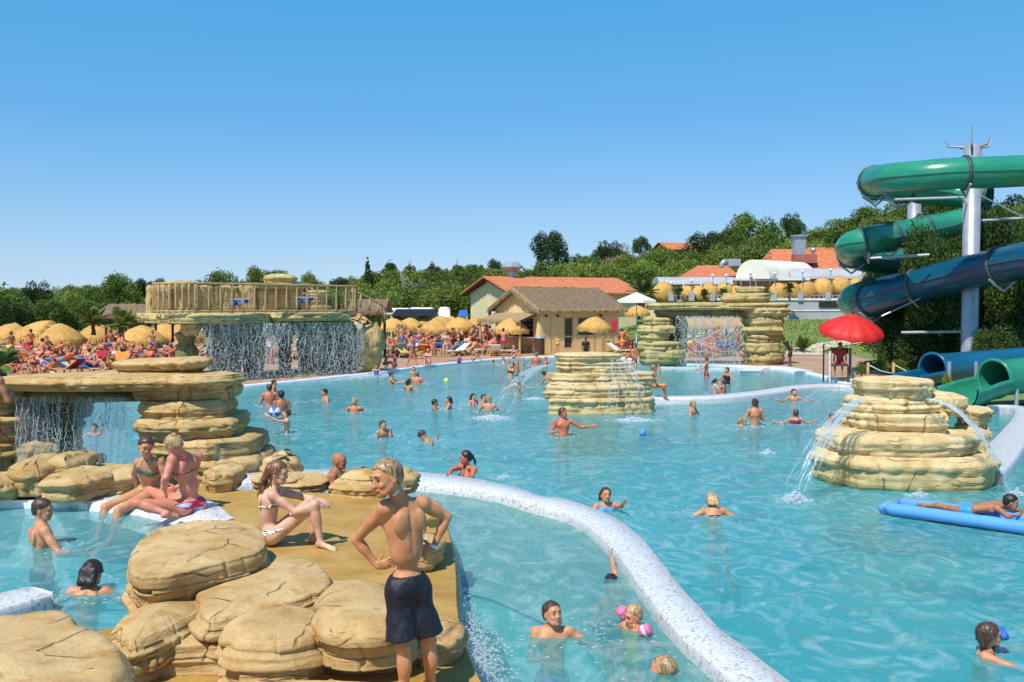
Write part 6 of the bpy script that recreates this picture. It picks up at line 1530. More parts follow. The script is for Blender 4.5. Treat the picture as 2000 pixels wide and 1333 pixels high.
ge = exit_tube('green_slide_exit', [A(2130, 722, 30.5), A(2040, 728, 29.6), A(1985, 735, 29.2), A(1942, 740, 28.8)], .54, M['sgreen_in'], 'green tube slide exit with open trough at the right edge', inner=M['sgreen_in'])
trough(ge, [A(1941, 738, 28.8), A(1912, 745, 28.4), A(1886, 754, 28.0), A(1868, 758, 27.8)], .57, M['sgreen_in'])
m_ = MB(); q = P(1985, 792, .05)-ge.location; m_.tube([(q.x, q.y, q.z), (q.x, q.y, q.z+1.0)], .06, 8); m_.build('support_post', M['steel'], ge)
# planted bank under the slides
bk = MB(); V = []
xs_ = np.linspace(0, 1, 26); ys_ = np.linspace(0, 1, 14); p00 = P(1690, 755, 0); 
def bank(u, v): x = 14.6+v*6+u*22; y = 36.5+v*16-7.5*u; z = .05+1.1*float(sst(0, .5, v))*float(sst(0, .12, u))+.15*math.sin(x*2.1)*math.sin(y*1.7)*min(1, v*3); return (x, y, z)
V = [bank(u, v) for v in ys_ for u in xs_]
M['soil'] = pmat('soil_and_gravel', (.15, .12, .06), (.06, .07, .025), scale=2.5, rough=.95, bump=.8, bscale=15, world_co=True)
o = link('planted_bank', mesh_from('planted_bank', V, grid_faces(26, 14), M['soil'], True)); o['kind'] = 'structure'
# ---- rope posts
for k_, (x, y0, y1) in enumerate([(1695, 708, 748), (1745, 716, 735), (1660, 700, 745)][:2]):
    a = A(x, y1, 35.5); r0 = empty('rope_post', (a.x, 35.5, .07), 0, ('pale wooden rope post right of the red parasol', 'rope post near the blue slide exit')[k_], 'post', 'wooden rope posts'); m_ = MB(); m_.tube([(0, 0, -.1), (0, 0, .85)], .055, 8); m_.build('post', M['wood'], r0, True)
    m_ = MB(); m_.tube([(0, 0, .78), (.45, 0, .55), (.9, 0, .45), (1.3, .1, .42)], .018, 6); m_.build('rope', M['white'], r0, True)
# ---- red parasol with base and guard chair
rp_ = empty('red_parasol', tuple(P(1665, 746, .07)), 0, 'big scarlet parasol shading the lifeguard beside the pool', 'parasol')
d0 = rp_.location.y; ctr = A(1663, 655, d0)-rp_.location
zt = A(1663, 612, d0).z-rp_.location.z
tl = Matrix.Rotation(R(14), 3, 'X')@Matrix.Rotation(R(2), 3, 'Y'); m_ = MB(); nS = 12; V = []; prof = [(0, .60), (.25, .50), (.55, .34), (.8, .17), (1.0, -.02), (1.0, -.17)]
for j, (rr, z) in enumerate(prof):
    for k in range(nS*4):
        a = 2*math.pi*k/(nS*4); f_ = abs(((k % 4)/4)-.5)*2; sag = (1-f_)*.035*rr; scl = rr*(1-.05*(1-f_)); V.append(tl@Vector((1.22*scl*math.cos(a), 1.22*scl*math.sin(a), z-sag*(1 if j < 5 else .2)-(.07*(1-f_) if j == 5 else 0))))
V = [v+Vector((ctr.x, .0, zt-.62)) for v in V]
cp = mesh_from('canopy', V, grid_faces(nS*4, len(prof), True), pmat('scarlet_canvas', (.62, .018, .012), (.55, .014, .01), rough=.6), False); link('canopy', cp, rp_)
m_ = MB(); m_.tube([(ctr.x*.9, 0, .1), (ctr.x, 0, zt-.05)], .028, 8); m_.build('pole', M['white'], rp_); m_ = MB(); sphere(m_, (ctr.x, -.12, zt+.03), (.05, .05, .06)); m_.build('finial', M['brown'], rp_, True)
m_ = MB(); m_.lathe([(.30, 0), (.30, .06), (.16, .12), (.07, .42), (0, .42)], (ctr.x*.9, 0, 0), 16); m_.build('base', M['canvas'], rp_, True)
gc = empty('lifeguard_chair', tuple(P(1640, 747, .07)), R(-20), 'raised lifeguard chair with pale and black posts under the red parasol', 'chair')
for x, y, h, mt in [(-.35, -.3, 1.2, 'white'), (.3, -.3, .64, 'brown'), (-.6, .1, 1.45, 'dark'), (.35, .35, 1.3, 'brown'), (-.35, .35, 1.3, 'brown')]:
    m_ = MB(); m_.tube([(x, y, 0), (x, y, h)], .035, 6); m_.build('leg', M[mt], gc)
m_ = MB(); m_.box((0, 0, .66), (.6, .6, .06)); m_.build('seat', M['brown'], gc); m_ = MB(); m_.box((0, .34, 1.2), (.6, .04, .22)); m_.build('backrest', M['brown'], gc)
# red bin bag and life ring stand by the bar
rb = empty('red_rescue_board', tuple(P(1199, 688, .07)), 0, 'red rescue board hanging by the right corner of the bar', 'rescue board')
m_ = MB(); m_.prism([(-.16, -.04), (.16, -.04), (.16, .04), (-.16, .04)], 1.3, 2.05); m_.build('board', CL['red'], rb, bevel=.03); m_ = MB(); m_.tube([(0, .08, 0), (0, .08, 2.2)], .02, 6); m_.build('pole', M['brown'], rb)
# picnic table
pc = A(1210, 628, 76); pt = empty('picnic_table', (pc.x, pc.y, float(height(pc.x, pc.y))), R(20), 'dark wooden picnic table on the lawn by the cream wall', 'table')
m_ = MB(); m_.box((0, 0, .75), (1.7, .7, .05)); m_.build('tabletop', M['brown'], pt)
for s in (-1, 1):
    m_ = MB(); m_.box((0, s*.65, .45), (1.7, .25, .05)); m_.build('bench', M['brown'], pt); m_ = MB(); m_.tube([(s*.6, -.6, 0), (s*.6, 0, .72), (s*.6, .6, 0)], .04, 6); m_.build('leg', M['brown'], pt)
# ---- air mattress (tubes side by side)
am = empty('air_mattress', tuple(P(1870, 1010, 0)), 0, 'long blue inflatable air mattress carrying a swimmer', 'air mattress')
M['inflat'] = pmat('blue_vinyl', (.11, .32, .74), (.13, .36, .78), rough=.22, coat=.4)
e0 = P(1738, 1001, .0); e1 = P(2080, 1050, .0); dd = (e1-e0); dl = dd.length; dd.normalize(); sn_ = Vector((-dd.y, dd.x, 0))
for i, (off, rr) in enumerate([(-.24, .085), (-.10, .055), (.02, .055), (.14, .055), (.27, .085)]):
    m_ = MB(); pts = []; rs_l = []
    for k in range(20):
        t = k/19; pts.append(e0+dd*dl*t+sn_*off+Vector((0, 0, .055+(.05 if rr > .06 else 0)))-am.location); rs_l.append(rr*(min(1, math.sin(math.pi*min(max(t, .002), .998))*9)**.5)*(1+.03*math.sin(k*2.2)))
    m_.tube(pts, rs_l, 12); m_.build('air_tube', M['inflat'], am, True)
m_ = MB(); m_.tube([e0+sn_*-.24+Vector((0, 0, .09))-am.location, e0+sn_*.02-dd*.03+Vector((0, 0, .08))-am.location, e0+sn_*.27+Vector((0, 0, .09))-am.location], .075, 10); m_.build('end_tube', M['inflat'], am, True)
# ---- balls
def ball(px, py, z, d, r, label, cols, cat='ball'):
    q = A(px, py, d); r0 = empty('ball', tuple(q), 0, label, cat); ns = len(cols)
    if ns == 1: m_ = MB(); sphere(m_, (0, 0, 0), (r,)*3); m_.build('shell', cols[0], r0, True); m_ = MB(); m_.tube([(0, 0, r-.01), (0, 0, r+.008)], .012, 6); m_.build('valve', M['white'], r0); return r0
    for k in range(6):
        V = []; a0, a1 = 2*math.pi*k/6, 2*math.pi*(k+1)/6
        for i in range(9):
            for j in range(5): th = math.pi*i/8; ph = a0+(a1-a0)*j/4; V.append((r*math.sin(th)*math.cos(ph), r*math.cos(th), r*math.sin(th)*math.sin(ph)))
        link('panel', mesh_from('panel', V, grid_faces(5, 9), cols[k % ns], True), r0)
    return r0
ball(537, 805, 0, 22.6, .135, 'white and blue beach ball held up by the boy', [M['white'], CL['blue']]); ball(872, 744, 0, 38.5, .11, 'small yellow ball floating in mid pool', [pmat('tennis_yellow', (.65, .75, .12), rough=.5)]); ball(1255, 846, 0, 22.2, .085, 'little blue ball splashing down right of the island', [CL['sky']]); ball(980, 666, 0, 66, .24, 'shiny blue ball carried by a woman at the bar', [CL['sky']])
# ================================================================== vegetation
LEAF = {'mid': leaf_mat('leaf_mid', (.05, .10, .014), (.19, .26, .045)), 'dark': leaf_mat('leaf_dark', (.018, .045, .010), (.07, .12, .025)), 'light': leaf_mat('leaf_light', (.10, .16, .022), (.30, .36, .07)),
        'olive': leaf_mat('leaf_olive', (.10, .12, .06), (.24, .26, .15)), 'palm': leaf_mat('leaf_palm', (.06, .11, .02), (.22, .27, .07), scale=2), 'dry': leaf_mat('leaf_dry', (.22, .14, .09), (.36, .26, .18)), 'slide': leaf_mat('leaf_bank', (.012, .038, .008), (.10, .17, .035))}
M['bark'] = pmat('bark', (.12, .08, .05), (.07, .05, .035), scale=6, rough=.9, bump=.6)
def crown_np(lobes, n, leaf, seed, shell=.55, flat=1.0):
    rg = np.random.RandomState(seed); L = np.array(lobes, float); wts = L[:, 3]**2; wts /= wts.sum()
    k = rg.choice(len(L), n, p=wts); d = rg.normal(size=(n, 3)); d /= np.linalg.norm(d, axis=1)[:, None]
    rr = L[k, 3]*(shell+(1-shell)*rg.rand(n)**.6)*(1+.16*rg.normal(size=n)*.6)
    c = L[k, :3]+d*rr[:, None]*np.array([1, 1, flat])
    # clumps: pull towards random cluster centres
    a = rg.normal(size=(n, 3)); a /= np.linalg.norm(a, axis=1)[:, None]; nrm = d*.55+a; nrm /= np.linalg.norm(nrm, axis=1)[:, None]
    t = np.cross(nrm, rg.normal(size=(n, 3))); t /= np.linalg.norm(t, axis=1)[:, None]; b = np.cross(nrm, t)
    s = leaf*(.6+.9*rg.rand(n))[:, None]
    V = np.stack([c-t*s, c+b*s*.55, c+t*s, c-b*s*.55], 1).reshape(-1, 3)
    return V, np.arange(4*n).reshape(-1, 4)
def lobes_round(r, seed, n=14, sq=.8, spread=.62):
    q = random.Random(seed); out = [(0, 0, 0, r*.62)]
    for i in range(n):
        a = q.uniform(0, 6.283); e = q.uniform(-.5, 1.2); rr = r*q.uniform(.25, .42); d = r*spread; out.append((d*math.cos(a)*math.cos(e), d*math.sin(a)*math.cos(e), d*math.sin(e)*sq*1.2, rr))
    return out
CROWN = {}
def proto(key, lobes, n, leaf, mat, seed, **kw):
    V, F = crown_np(lobes, n, leaf, seed, **kw); CROWN[key] = mesh_from('crown', V, F, LEAF[mat])
for i in range(4): proto('mid%d' % i, lobes_round(1, 50+i), 6500, .040, 'mid', i)
for i in range(3): proto('dark%d' % i, lobes_round(1, 60+i, spread=.66), 6500, .038, 'dark', 10+i)
for i in range(3): proto('light%d' % i, lobes_round(1, 70+i), 6500, .038, 'light', 20+i)
for i in range(2): proto('olive%d' % i, lobes_round(1, 80+i), 3000, .045, 'olive', 30+i)
proto('dry0', lobes_round(1, 90), 2200, .04, 'dry', 41)
for i in range(3): proto('pine%d' % i, [(q.uniform(-.8, .8), q.uniform(-.6, .6), q.uniform(-.12, .15), q.uniform(.25, .42)) for q in [random.Random(100+i*20+j) for j in range(12)]], 3400, .045, 'mid' if i else 'light', 50+i, flat=.8)
proto('cyp0', [(0, 0, z, .16*(1-abs(z)**2.2*.8)) for z in np.linspace(-1, 1, 16)], 2600, .035, 'dark', 60)
_t = MB().tube([(0, 0, -1), (.01, 0, -.5), (-.02, .01, -.15), (.03, .02, .15)], [.10, .075, .055, .03], 8)
for a in range(6): _t.tube([(0, 0, -.35+.06*a), (.18*math.cos(a*2.1), .18*math.sin(a*2.1), .0+.05*a), (.42*math.cos(a*2.1), .42*math.sin(a*2.1), .3)], [.04, .025, .012], 6)
TRUNK = mesh_from('trunk', _t.V, _t.F, M['bark'])
KN = {'mid': 'bushy mid-green tree', 'dark': 'dark dense tree', 'light': 'yellow-green tree', 'olive': 'grey-green olive-like tree', 'dry': 'bare greyish-pink tree', 'pine': 'flat-topped umbrella pine', 'cyp': 'tall dark cypress'}
tree_i = [0]
def tree(x, y, zt, kind, w, label, group, h=None, base=None):
    """crown of width w whose top is at zt"""
    zb = float(height(x, y)) if base is None else base; tree_i[0] += 1
    keys = [k for k in CROWN if k.startswith(kind)]; me = CROWN[keys[tree_i[0] % len(keys)]]
    tot = zt-zb; r0 = empty('tree', (x, y, zb), rnd.uniform(0, 6.28), label, 'tree', group)
    if kind == 'cyp': ch = tot*.5; sc = (w/2/.17, w/2/.17, ch)
    else: hh = h or min(w*.66, tot*.5); sc = (w/2, w/2, hh*.95); ch = hh
    c = link('crown', me, r0); c.location = (0, 0, max(tot-ch*(.52 if kind == 'pine' else .98), ch*.6)); c.scale = sc
    t = link('trunk', TRUNK, r0); L_ = max(tot-ch, .5); t.scale = (w*.22, w*.22, L_); t.location = (0, 0, L_)
    return r0
# trees whose outline shows against the sky: (pixel x, pixel top, distance, kind, pixel width)
SKY = [(15, 556, 100, 'mid', 90), (75, 540, 105, 'dark', 80), (130, 560, 95, 'light', 90), (180, 548, 110, 'mid', 100), (232, 528, 105, 'mid', 90), (278, 538, 120, 'dark', 55), (318, 536, 115, 'mid', 60), (350, 548, 110, 'mid', 70),
       (435, 522, 110, 'mid', 100), (395, 542, 115, 'dark', 60), (505, 514, 112, 'light', 60), (540, 516, 108, 'mid', 60), (575, 545, 112, 'mid', 60), (605, 528, 120, 'light', 40), (665, 536, 120, 'dark', 50), (690, 545, 115, 'mid', 60),
       (718, 506, 150, 'cyp', 17), (760, 510, 170, 'dark', 34), (800, 514, 175, 'dark', 30), (844, 510, 170, 'dark', 36), (892, 514, 175, 'dark', 26), (967, 502, 185, 'dark', 40), (935, 515, 180, 'pine', 60),
       (1071, 441, 190, 'dark', 84), (1130, 492, 200, 'dark', 60), (1192, 463, 205, 'dark', 86), (1253, 457, 215, 'dark', 42), (1215, 470, 212, 'olive', 60), (1290, 474, 190, 'light', 90), (1380, 443, 195, 'dark', 100), (1475, 405, 205, 'mid', 120), (1548, 410, 210, 'dark', 56), (1430, 440, 200, 'mid', 70),
       (1340, 480, 185, 'dark', 60), (1600, 440, 215, 'light', 70), (1650, 415, 220, 'mid', 90), (1700, 398, 215, 'mid', 100), (1760, 385, 210, 'mid', 110), (1820, 370, 205, 'dark', 110), (1900, 365, 200, 'mid', 120), (1980, 370, 200, 'dark', 120),
       (1560, 462, 180, 'olive', 60), (1620, 455, 180, 'olive', 56), (1655, 450, 178, 'olive', 50), (1200, 492, 175, 'dry', 70)]
for i, (px, py, d, kd, w) in enumerate(SKY):
    q = A(px, py, d); w_ = w*d/1900
    side = 'left of the waterfall terrace' if px < 300 else 'above the waterfall terrace' if px < 700 else 'behind the pool centre' if px < 1000 else 'on the hill above the orange roof' if px < 1350 else 'on the hill above the restaurant' if px < 1700 else 'on the hill behind the slides'
    n_same = sum(1 for j, s in enumerate(SKY[:i]) if s[3] == kd and (('l' if s[0] < 300 else 'a' if s[0] < 700 else 'b' if s[0] < 1000 else 'c' if s[0] < 1350 else 'd' if s[0] < 1700 else 'e') == ('l' if px < 300 else 'a' if px < 700 else 'b' if px < 1000 else 'c' if px < 1350 else 'd' if px < 1700 else 'e')))
    tree(q.x, q.y, q.z, kd, w_, ('' if n_same == 0 else ordn(n_same)+' ')+KN[kd]+' on the skyline '+side, 'trees on the skyline')
# mass below the skyline: individual trees in rows
rr_ = random.Random(5); cnt = {}
def skyline(px): return float(np.interp(px, [-80, 0, 75, 160, 232, 300, 400, 500, 600, 700, 800, 900, 1000, 1100, 1200, 1300, 1400, 1500, 1600, 1700, 1800, 2000, 2100], [550, 552, 544, 554, 536, 546, 540, 528, 536, 528, 516, 511, 505, 494, 484, 480, 464, 452, 450, 418, 390, 380, 380]))
rows = [(150, 6, 62, ('mid', 'light', 'pine')), (125, 16, 70, ('light', 'mid', 'pine')), (102, 28, 80, ('mid', 'light', 'light'))]
for ri, (d, drop, stepw, kinds) in enumerate(rows):
    px = -60
    while px < 2080:
        if d < 120 and 1290 < px < 1700: px += stepw; continue
        sk = skyline(px)+drop+rr_.uniform(-6, 10)
        if 700 < px < 1000 and ri == 0: kd = 'pine'
        else: kd = rr_.choice(kinds)
        dd_ = d*rr_.uniform(.95, 1.06); q = A(px, sk, dd_); w_ = stepw*1.5*dd_/1900
        side = 'left' if px < 320 else 'behind the waterfall terrace' if px < 700 else 'centre' if px < 1000 else 'behind the tiled building' if px < 1300 else 'right' if px < 1700 else 'behind the slides'
        if q.z-float(height(q.x, q.y)) > 2.0:
            key = (ri, kd, side); cnt[key] = cnt.get(key, 0)+1
            tree(q.x, q.y, q.z, kd, w_, f"{ordn(cnt[key]-1)} {KN[kd]} from the left in the {['back', 'middle', 'front'][ri]} tree row, {side if side.startswith('behind') else side+' part'}", 'trees of the wooded park')
        px += stepw*rr_.uniform(.8, 1.15)
for x, y, d, kd, w in [(20, 575, 70, 'dark', 90), (95, 580, 72, 'mid', 90), (160, 578, 74, 'mid', 90), (215, 582, 78, 'dark', 70), (270, 575, 80, 'mid', 80), (-30, 575, 70, 'mid', 80), (620, 560, 90, 'mid', 90), (820, 545, 118, 'olive', 60), (760, 560, 100, 'light', 70), (700, 565, 98, 'mid', 70), (885, 560, 105, 'light', 70), (1275, 520, 120, 'light', 50), (1265, 500, 140, 'light', 70), (1560, 480, 150, 'mid', 70)]:
    q = A(x, y, d); tree(q.x, q.y, q.z, kd, w*d/1900, f"{KN[kd]} {'by the left crowd' if x < 300 else 'behind the terrace stairs' if x < 760 else 'beside the cream building' if x < 1300 else 'above the barrel vault'}, {('crown near column '+str(0)) if False else ordn((20, 95, 160, 215, 270, -30, 620, 820, 760, 700, 885, 1275, 1265, 1560).index(x))} of the lower trees", 'lower trees round the pool')
# wooded ground behind everything as one mass
V_ = []; F_ = []; rg = np.random.RandomState(3)
lobs = []
for i in range(420):
    px = rg.uniform(-150, 2150); d = rg.uniform(160, 240); py = skyline(px)+rg.uniform(40, 80); q = A(px, py, d); lobs.append((q.x, q.y, max(q.z, float(height(q.x, q.y))+1.5)-1.5, rg.uniform(2.5, 5)))
V, F = crown_np(lobs, 80000, .32, 77, shell=.7); o = link('woodland', mesh_from('woodland', V, F, LEAF['mid'])); tag(o, 'wooded hillside filling the gaps behind the trees', 'woodland', None, 'stuff')
# ---- dense planting round the slides
SL = [(1745, 470, 47, 'dark', 90), (1800, 400, 48, 'dark', 110), (1860, 370, 50, 'mid', 120), (1940, 385, 47, 'dark', 130), (2010, 400, 45, 'dark', 130), (1830, 470, 43, 'dark', 110), (1770, 560, 45, 'dark', 110), (1860, 560, 41, 'dark', 130), (1950, 450, 42, 'mid', 120), (1960, 590, 38.5, 'dark', 130), (2030, 560, 38, 'dark', 120), (1740, 640, 41, 'dark', 90), (1800, 640, 39, 'dark', 100), (1880, 650, 38.5, 'dark', 100), (1720, 520, 50, 'mid', 70), (1812, 425, 39.2, 'mid', 90), (1850, 480, 38.6, 'mid', 90), (1935, 400, 38.6, 'mid', 100), (1985, 440, 38, 'mid', 100), (1955, 640, 36, 'mid', 90)]
for i in range(3): proto('slide%d' % i, lobes_round(1, 120+i, n=18, spread=.7), 12000, .030, 'slide', 130+i, shell=.25)
for i, (x, y, d, kd, w) in enumerate(SL):
    q = A(x, y-14, d); tree(q.x, q.y, q.z, 'slide', w*1.25*d/1900, ordn(i)+' dark leafy tree of the thicket growing among the slide tubes', 'trees among the water slides', h=max(1.6, (q.z)/2.2), base=.1)
proto('shrub0', lobes_round(1, 140, n=16), 2600, .06, 'mid', 141); proto('shrub1', lobes_round(1, 142, n=16), 2600, .06, 'light', 143)
for i, (x, y, d, w) in enumerate([(1690, 715, 38, 40), (1722, 705, 38.5, 50), (1756, 700, 38, 40), (1835, 690, 37, 44), (1905, 690, 36, 50), (1950, 700, 34, 40), (1682, 730, 36, 24), (1850, 770, 31, 20), (1965, 690, 35, 50)]):
    q = A(x, y, d); r0 = empty('shrub', (q.x, q.y, .3), i, ordn(i)+' low shrub on the bank in front of the slide thicket', 'shrub', 'shrubs on the slide bank'); c = link('foliage', CROWN['shrub%d' % (i % 2)], r0); s = w*d/1900/2; h_ = max(.3, (q.z-.3)/2); c.scale = (s, s, h_); c.location = (0, 0, h_); t = link('stem', TRUNK, r0); t.scale = (.3, .3, h_*.6); t.location = (0, 0, h_*.6)
# ---- palms
def palm_mesh(nf, L_, seed, droop=.5, wid=.045, nl=16):
    r_ = random.Random(seed); V = []; F = []
    for i in range(nf):
        a = 6.283*i/nf+r_.uniform(-.3, .3); e = r_.uniform(.05, 1.3); l_ = L_*r_.uniform(.75, 1.1); pts = []
        for k in range(nl+1):
            t = k/nl; rr = l_*t*math.cos(e)*(1-.08*t); z = l_*t*math.sin(e)-droop*l_*t*t*(1.1-.5*e/1.3); pts.append(Vector((rr*math.cos(a), rr*math.sin(a), z)))
        for k in range(2, nl):
            p = pts[k]; d = (pts[k+1]-pts[k]).normalized(); s = d.cross(Vector((0, 0, 1))).normalized(); ll = l_*.30*math.sin(math.pi*min(.95, .18+k/nl*.8))
            for sg in (-1, 1):
                q = p+s*sg*ll+d*ll*.7+Vector((0, 0, -.18*ll)); n = len(V); V += [p-d*wid, p+d*wid, q]; F.append((n, n+1, n+2, n+2))
        n = len(V)
        for k in range(nl): 
            p, p2 = pts[k], pts[k+1]; n = len(V); u = Vector((0, 0, wid*.5)); V += [p-u, p+u, p2+u, p2-u]; F.append((n, n+1, n+2, n+3))
    return mesh_from('fronds', V, [f if f[2] != f[3] else f[:3] for f in F], LEAF['palm'])
PALM = [palm_mesh(22, 1.0, s) for s in (1, 2)]; PALM_UP = palm_mesh(20, 1.0, 5, droop=.25)
_t2 = MB().tube([(0, 0, 0), (.02, 0, .3), (-.01, 0, .6), (0, 0, 1)], [.13, .10, .09, .12], 10); PTR = mesh_from('trunk', _t2.V, _t2.F, M['bark'])
for k_, (x, ytop, yb, d, sp, lab) in enumerate([(182, 612, 655, 50, 2.0, 'young green palm left of the thatched shelter'), (238, 616, 665, 48, 2.2, 'broad green palm in front of the thatched shelter'), (1256, 552, 600, 76, 3.0, 'tall feathery palm by the tiled building'), (1325, 566, 586, 90, 1.8, 'short palm left of the stone arch on the terrace'), (1415, 568, 588, 90, 1.9, 'short palm behind the arch lintel'), (1492, 541, 620, 88, 2.1, 'slim fan palm with tall trunk in front of the grey wall'), (1542, 545, 590, 92, 1.7, 'small fan palm on the restaurant terrace'), (1375, 570, 590, 91, 1.7, 'third short palm on the terrace'), (762, 516, 560, 160, 4.5, 'distant palm poking above the pines'), (5, 695, 740, 22, 1.1, 'palm fronds at the left edge behind the bridge')]):
    q = A(x, (ytop+yb)/2, d); top = A(x, ytop+(yb-ytop)*.45, d); zb = max(-.3, min(A(x, yb, d).z, top.z-.3)); r0 = empty('palm_tree', (q.x, q.y, zb), k_, lab, 'palm tree', 'palms round the pool')
    c = link('fronds', PALM_UP if k_ in (0, 1, 2) else PALM[k_ % 2], r0); c.scale = (sp/2*1.15,)*3; c.location = (0, 0, top.z-zb); t = link('trunk', PTR, r0); t.scale = (1, 1, top.z-zb)
# agave and flower bed on the lawn
ag = empty('agave', tuple(A(1568, 655, 62)), 0, 'spiky agave plant on the lawn left of the red parasol', 'plant'); ag.location.z = .06; c = link('leaves', PALM_UP, ag); c.scale = (.9, .9, 1.25); c.location = (0, 0, .1); t = link('stem', PTR, ag); t.scale = (1, 1, .15)
def scatter(name, pts, size, mat, label, cat='flowers'):
    n = len(pts); rg = np.random.RandomState(9); c = np.array(pts, float); a = rg.normal(size=(n, 3)); a[:, 2] = np.abs(a[:, 2])+.3; a /= np.linalg.norm(a, axis=1)[:, None]; t = np.cross(a, rg.normal(size=(n, 3))); t /= np.linalg.norm(t, axis=1)[:, None]; b = np.cross(a, t); s = size*(.6+.8*rg.rand(n))[:, None]
    V = np.stack([c-t*s, c+b*s*.6, c+t*s, c-b*s*.6], 1).reshape(-1, 3); o = link(name, mesh_from(name, V, np.arange(4*n).reshape(-1, 4), mat)); tag(o, label, cat, None, 'stuff'); return o
rg = np.random.RandomState(4); pts = []
for i in range(2600):
    px = rg.uniform(1552, 1665); py = rg.uniform(664, 676)+ (px-1552)*.03; q = P(px, py, .1); pts.append((q.x, min(q.y, 74), .08+rg.rand()*.3))
scatter('flower_bed', pts, .09, pmat('yellow_flowers', (.72, .42, .03), (.60, .25, .03), scale=2, world_co=True), 'band of yellow and orange flowers on the lawn behind the arch')
pts = []
for i in range(9000):
    px = rg.uniform(1545, 1700); py = rg.uniform(640, 676); q = P(px, py+12, .1); pts.append((q.x, min(q.y, 59), .06+rg.rand()*.08))
pts = [( rg.uniform(6, 60), rg.uniform(60, 92)) for i in range(16000)]
scatter('lawn_grass', [(x, y, float(height(x, y))+.03) for x, y in pts], .10, LEAF['light'], 'short grass of the sloping lawn', 'grass')
# ================================================================== people
G_SW = 'bathers in the water'; SWL = []
def shiftJ(J, d): return {k: (v+d if k not in ('hf', 'hu') else v) for k, v in J.items()}
def swimmer(px, ytop, ywat, facing, label, H=1.7, hs=1.0, arms=('low', 'low'), legs='float', hair=('short', 'brown'), skin='tan', wear=(), z=0.0, yaw=0., nod=0., lean=0., tilt=0., female=False, fat=1.0, near=None, group=G_SW, rz=None, dy=0.0):
    w = P(px, ywat, z); d = w.y+dy; ztop = Zat(ytop, d); s = H/1.7
    rz = FACE(facing) if rz is None else R(rz)
    J = pose((0, 0, 0), rz, H, arms, legs, yaw, nod, tilt, lean)
    tgt = np.array([A(px, ytop, d).x, d, ztop-.100*s*hs]); J = shiftJ(J, tgt-J['head'])
    vox = min(.026, max(.0095, d/973*.85)); near = (1 if d < 11 else 0) if near is None else near
    SWL.append((tgt[0], tgt[1], z, d))
    return build_person(J, s, hs, female, vox, skin, hair, wear, near, fat, (tgt[0], tgt[1], z), label, group)
TR = lambda c, ln=.45: (('trunks', c, ln),)
BK = lambda c: (('bikini_top', c), ('bikini_bottom', c))
# ---------- the standing boy
def px3(d): return {k: np.array(A(*v)) for k, v in d.items()}
J = px3(dict(pel=(796, 1137, 5.86), waist=(794, 1072, 5.84), neck=(787, 978, 5.83), head=(753, 930, 5.74), shL=(753, 992, 5.76), shR=(824, 984, 5.92),
             elL=(696, 1054, 5.90), wrL=(738, 1107, 5.90), elR=(872, 1010, 6.02), wrR=(846, 1072, 5.98), hipL=(774, 1152, 5.82), hipR=(817, 1150, 5.90),
             knL=(788, 1264, 5.80), knR=(838, 1252, 5.92), anL=(790, 1368, 5.84), anR=(842, 1362, 5.95), toL=(786, 1374, 5.98), toR=(850, 1369, 6.09)))
J['hf'] = (-.72, -.66, -.17); J['hu'] = (-.20, .02, 1); J['hdL'] = (.86, -.30, .32); J['hnL'] = (.1, .9, .3); J['hdR'] = (-.9, -.05, -.12); J['hnR'] = (0, .9, -.2)
boy, bi = build_person(J, .885, 1.13, False, .0068, 'boy', ('short', 'fair'), (('trunks', 'navy', .86, .020),), 2, .98, tuple(P(800, 1385, ZD)), 'wet blond boy in black swim shorts standing with hands on hips, back to us')
m_ = MB(); pb = A(848, 1068, 5.975)-boy.location; d_ = (A(848, 1078, 5.97)-A(872, 1010, 6.02)).normalized(); a_ = d_.orthogonal().normalized(); b_ = d_.cross(a_)
V = []; 
for q in (-.010, .010):
    for k in range(20): V.append(pb+d_*q+(a_*math.cos(k*.31416)+b_*math.sin(k*.31416))*.0285)
link('wristband', mesh_from('wristband', V, grid_faces(20, 2, True), NAIL), boy)
# towel cord round his neck
H_ = bi['H']; nb = J['neck']; m_ = MB(); m_.tube([np.array(A(768, 968, 5.72)), np.array(A(776, 960, 5.74)), np.array(A(786, 953, 5.80)), np.array(A(791, 950, 5.87))], .0085, 6); o = m_.build('neck_band', NAIL, boy, True); o.location = -Vector(boy.location)
# ---------- seated woman in zebra bikini
J = px3(dict(pel=(530, 1041, 9.76), waist=(524, 1010, 9.76), chest=(527, 985, 9.76), neck=(534, 952, 9.76), head=(544, 921, 9.74), shR=(532, 968, 9.60), shL=(545, 960, 9.92), elR=(578, 1001, 9.56), wrR=(620, 984, 9.62),
             elL=(594, 972, 9.98), wrL=(628, 978, 9.84), hipR=(534, 1048, 9.66), hipL=(534, 1046, 9.86), knR=(614, 987, 9.60), anR=(626, 1060, 9.60), toR=(654, 1073, 9.52), knL=(608, 978, 9.86), anL=(612, 1052, 9.84), toL=(632, 1062, 9.80)))
J['hf'] = (.95, -.12, -.22); J['hdR'] = (.75, .4, -.1); J['hnR'] = (.1, .3, -.9); J['hdL'] = (.5, -.75, -.1); J['hnL'] = (.3, -.2, -.9)
wz, wi = build_person(J, .95, 1.10, True, .0085, 'pale', ('long', 'auburn'), (('bikini_top', 'zebra'), ('bikini_bottom', 'zebra')), 1, .97, tuple(P(560, 1062, ZD)), 'young woman in zebra bikini sitting hugging her knees, long wet auburn hair')
m_ = MB()   # loose wet strands on her shoulder
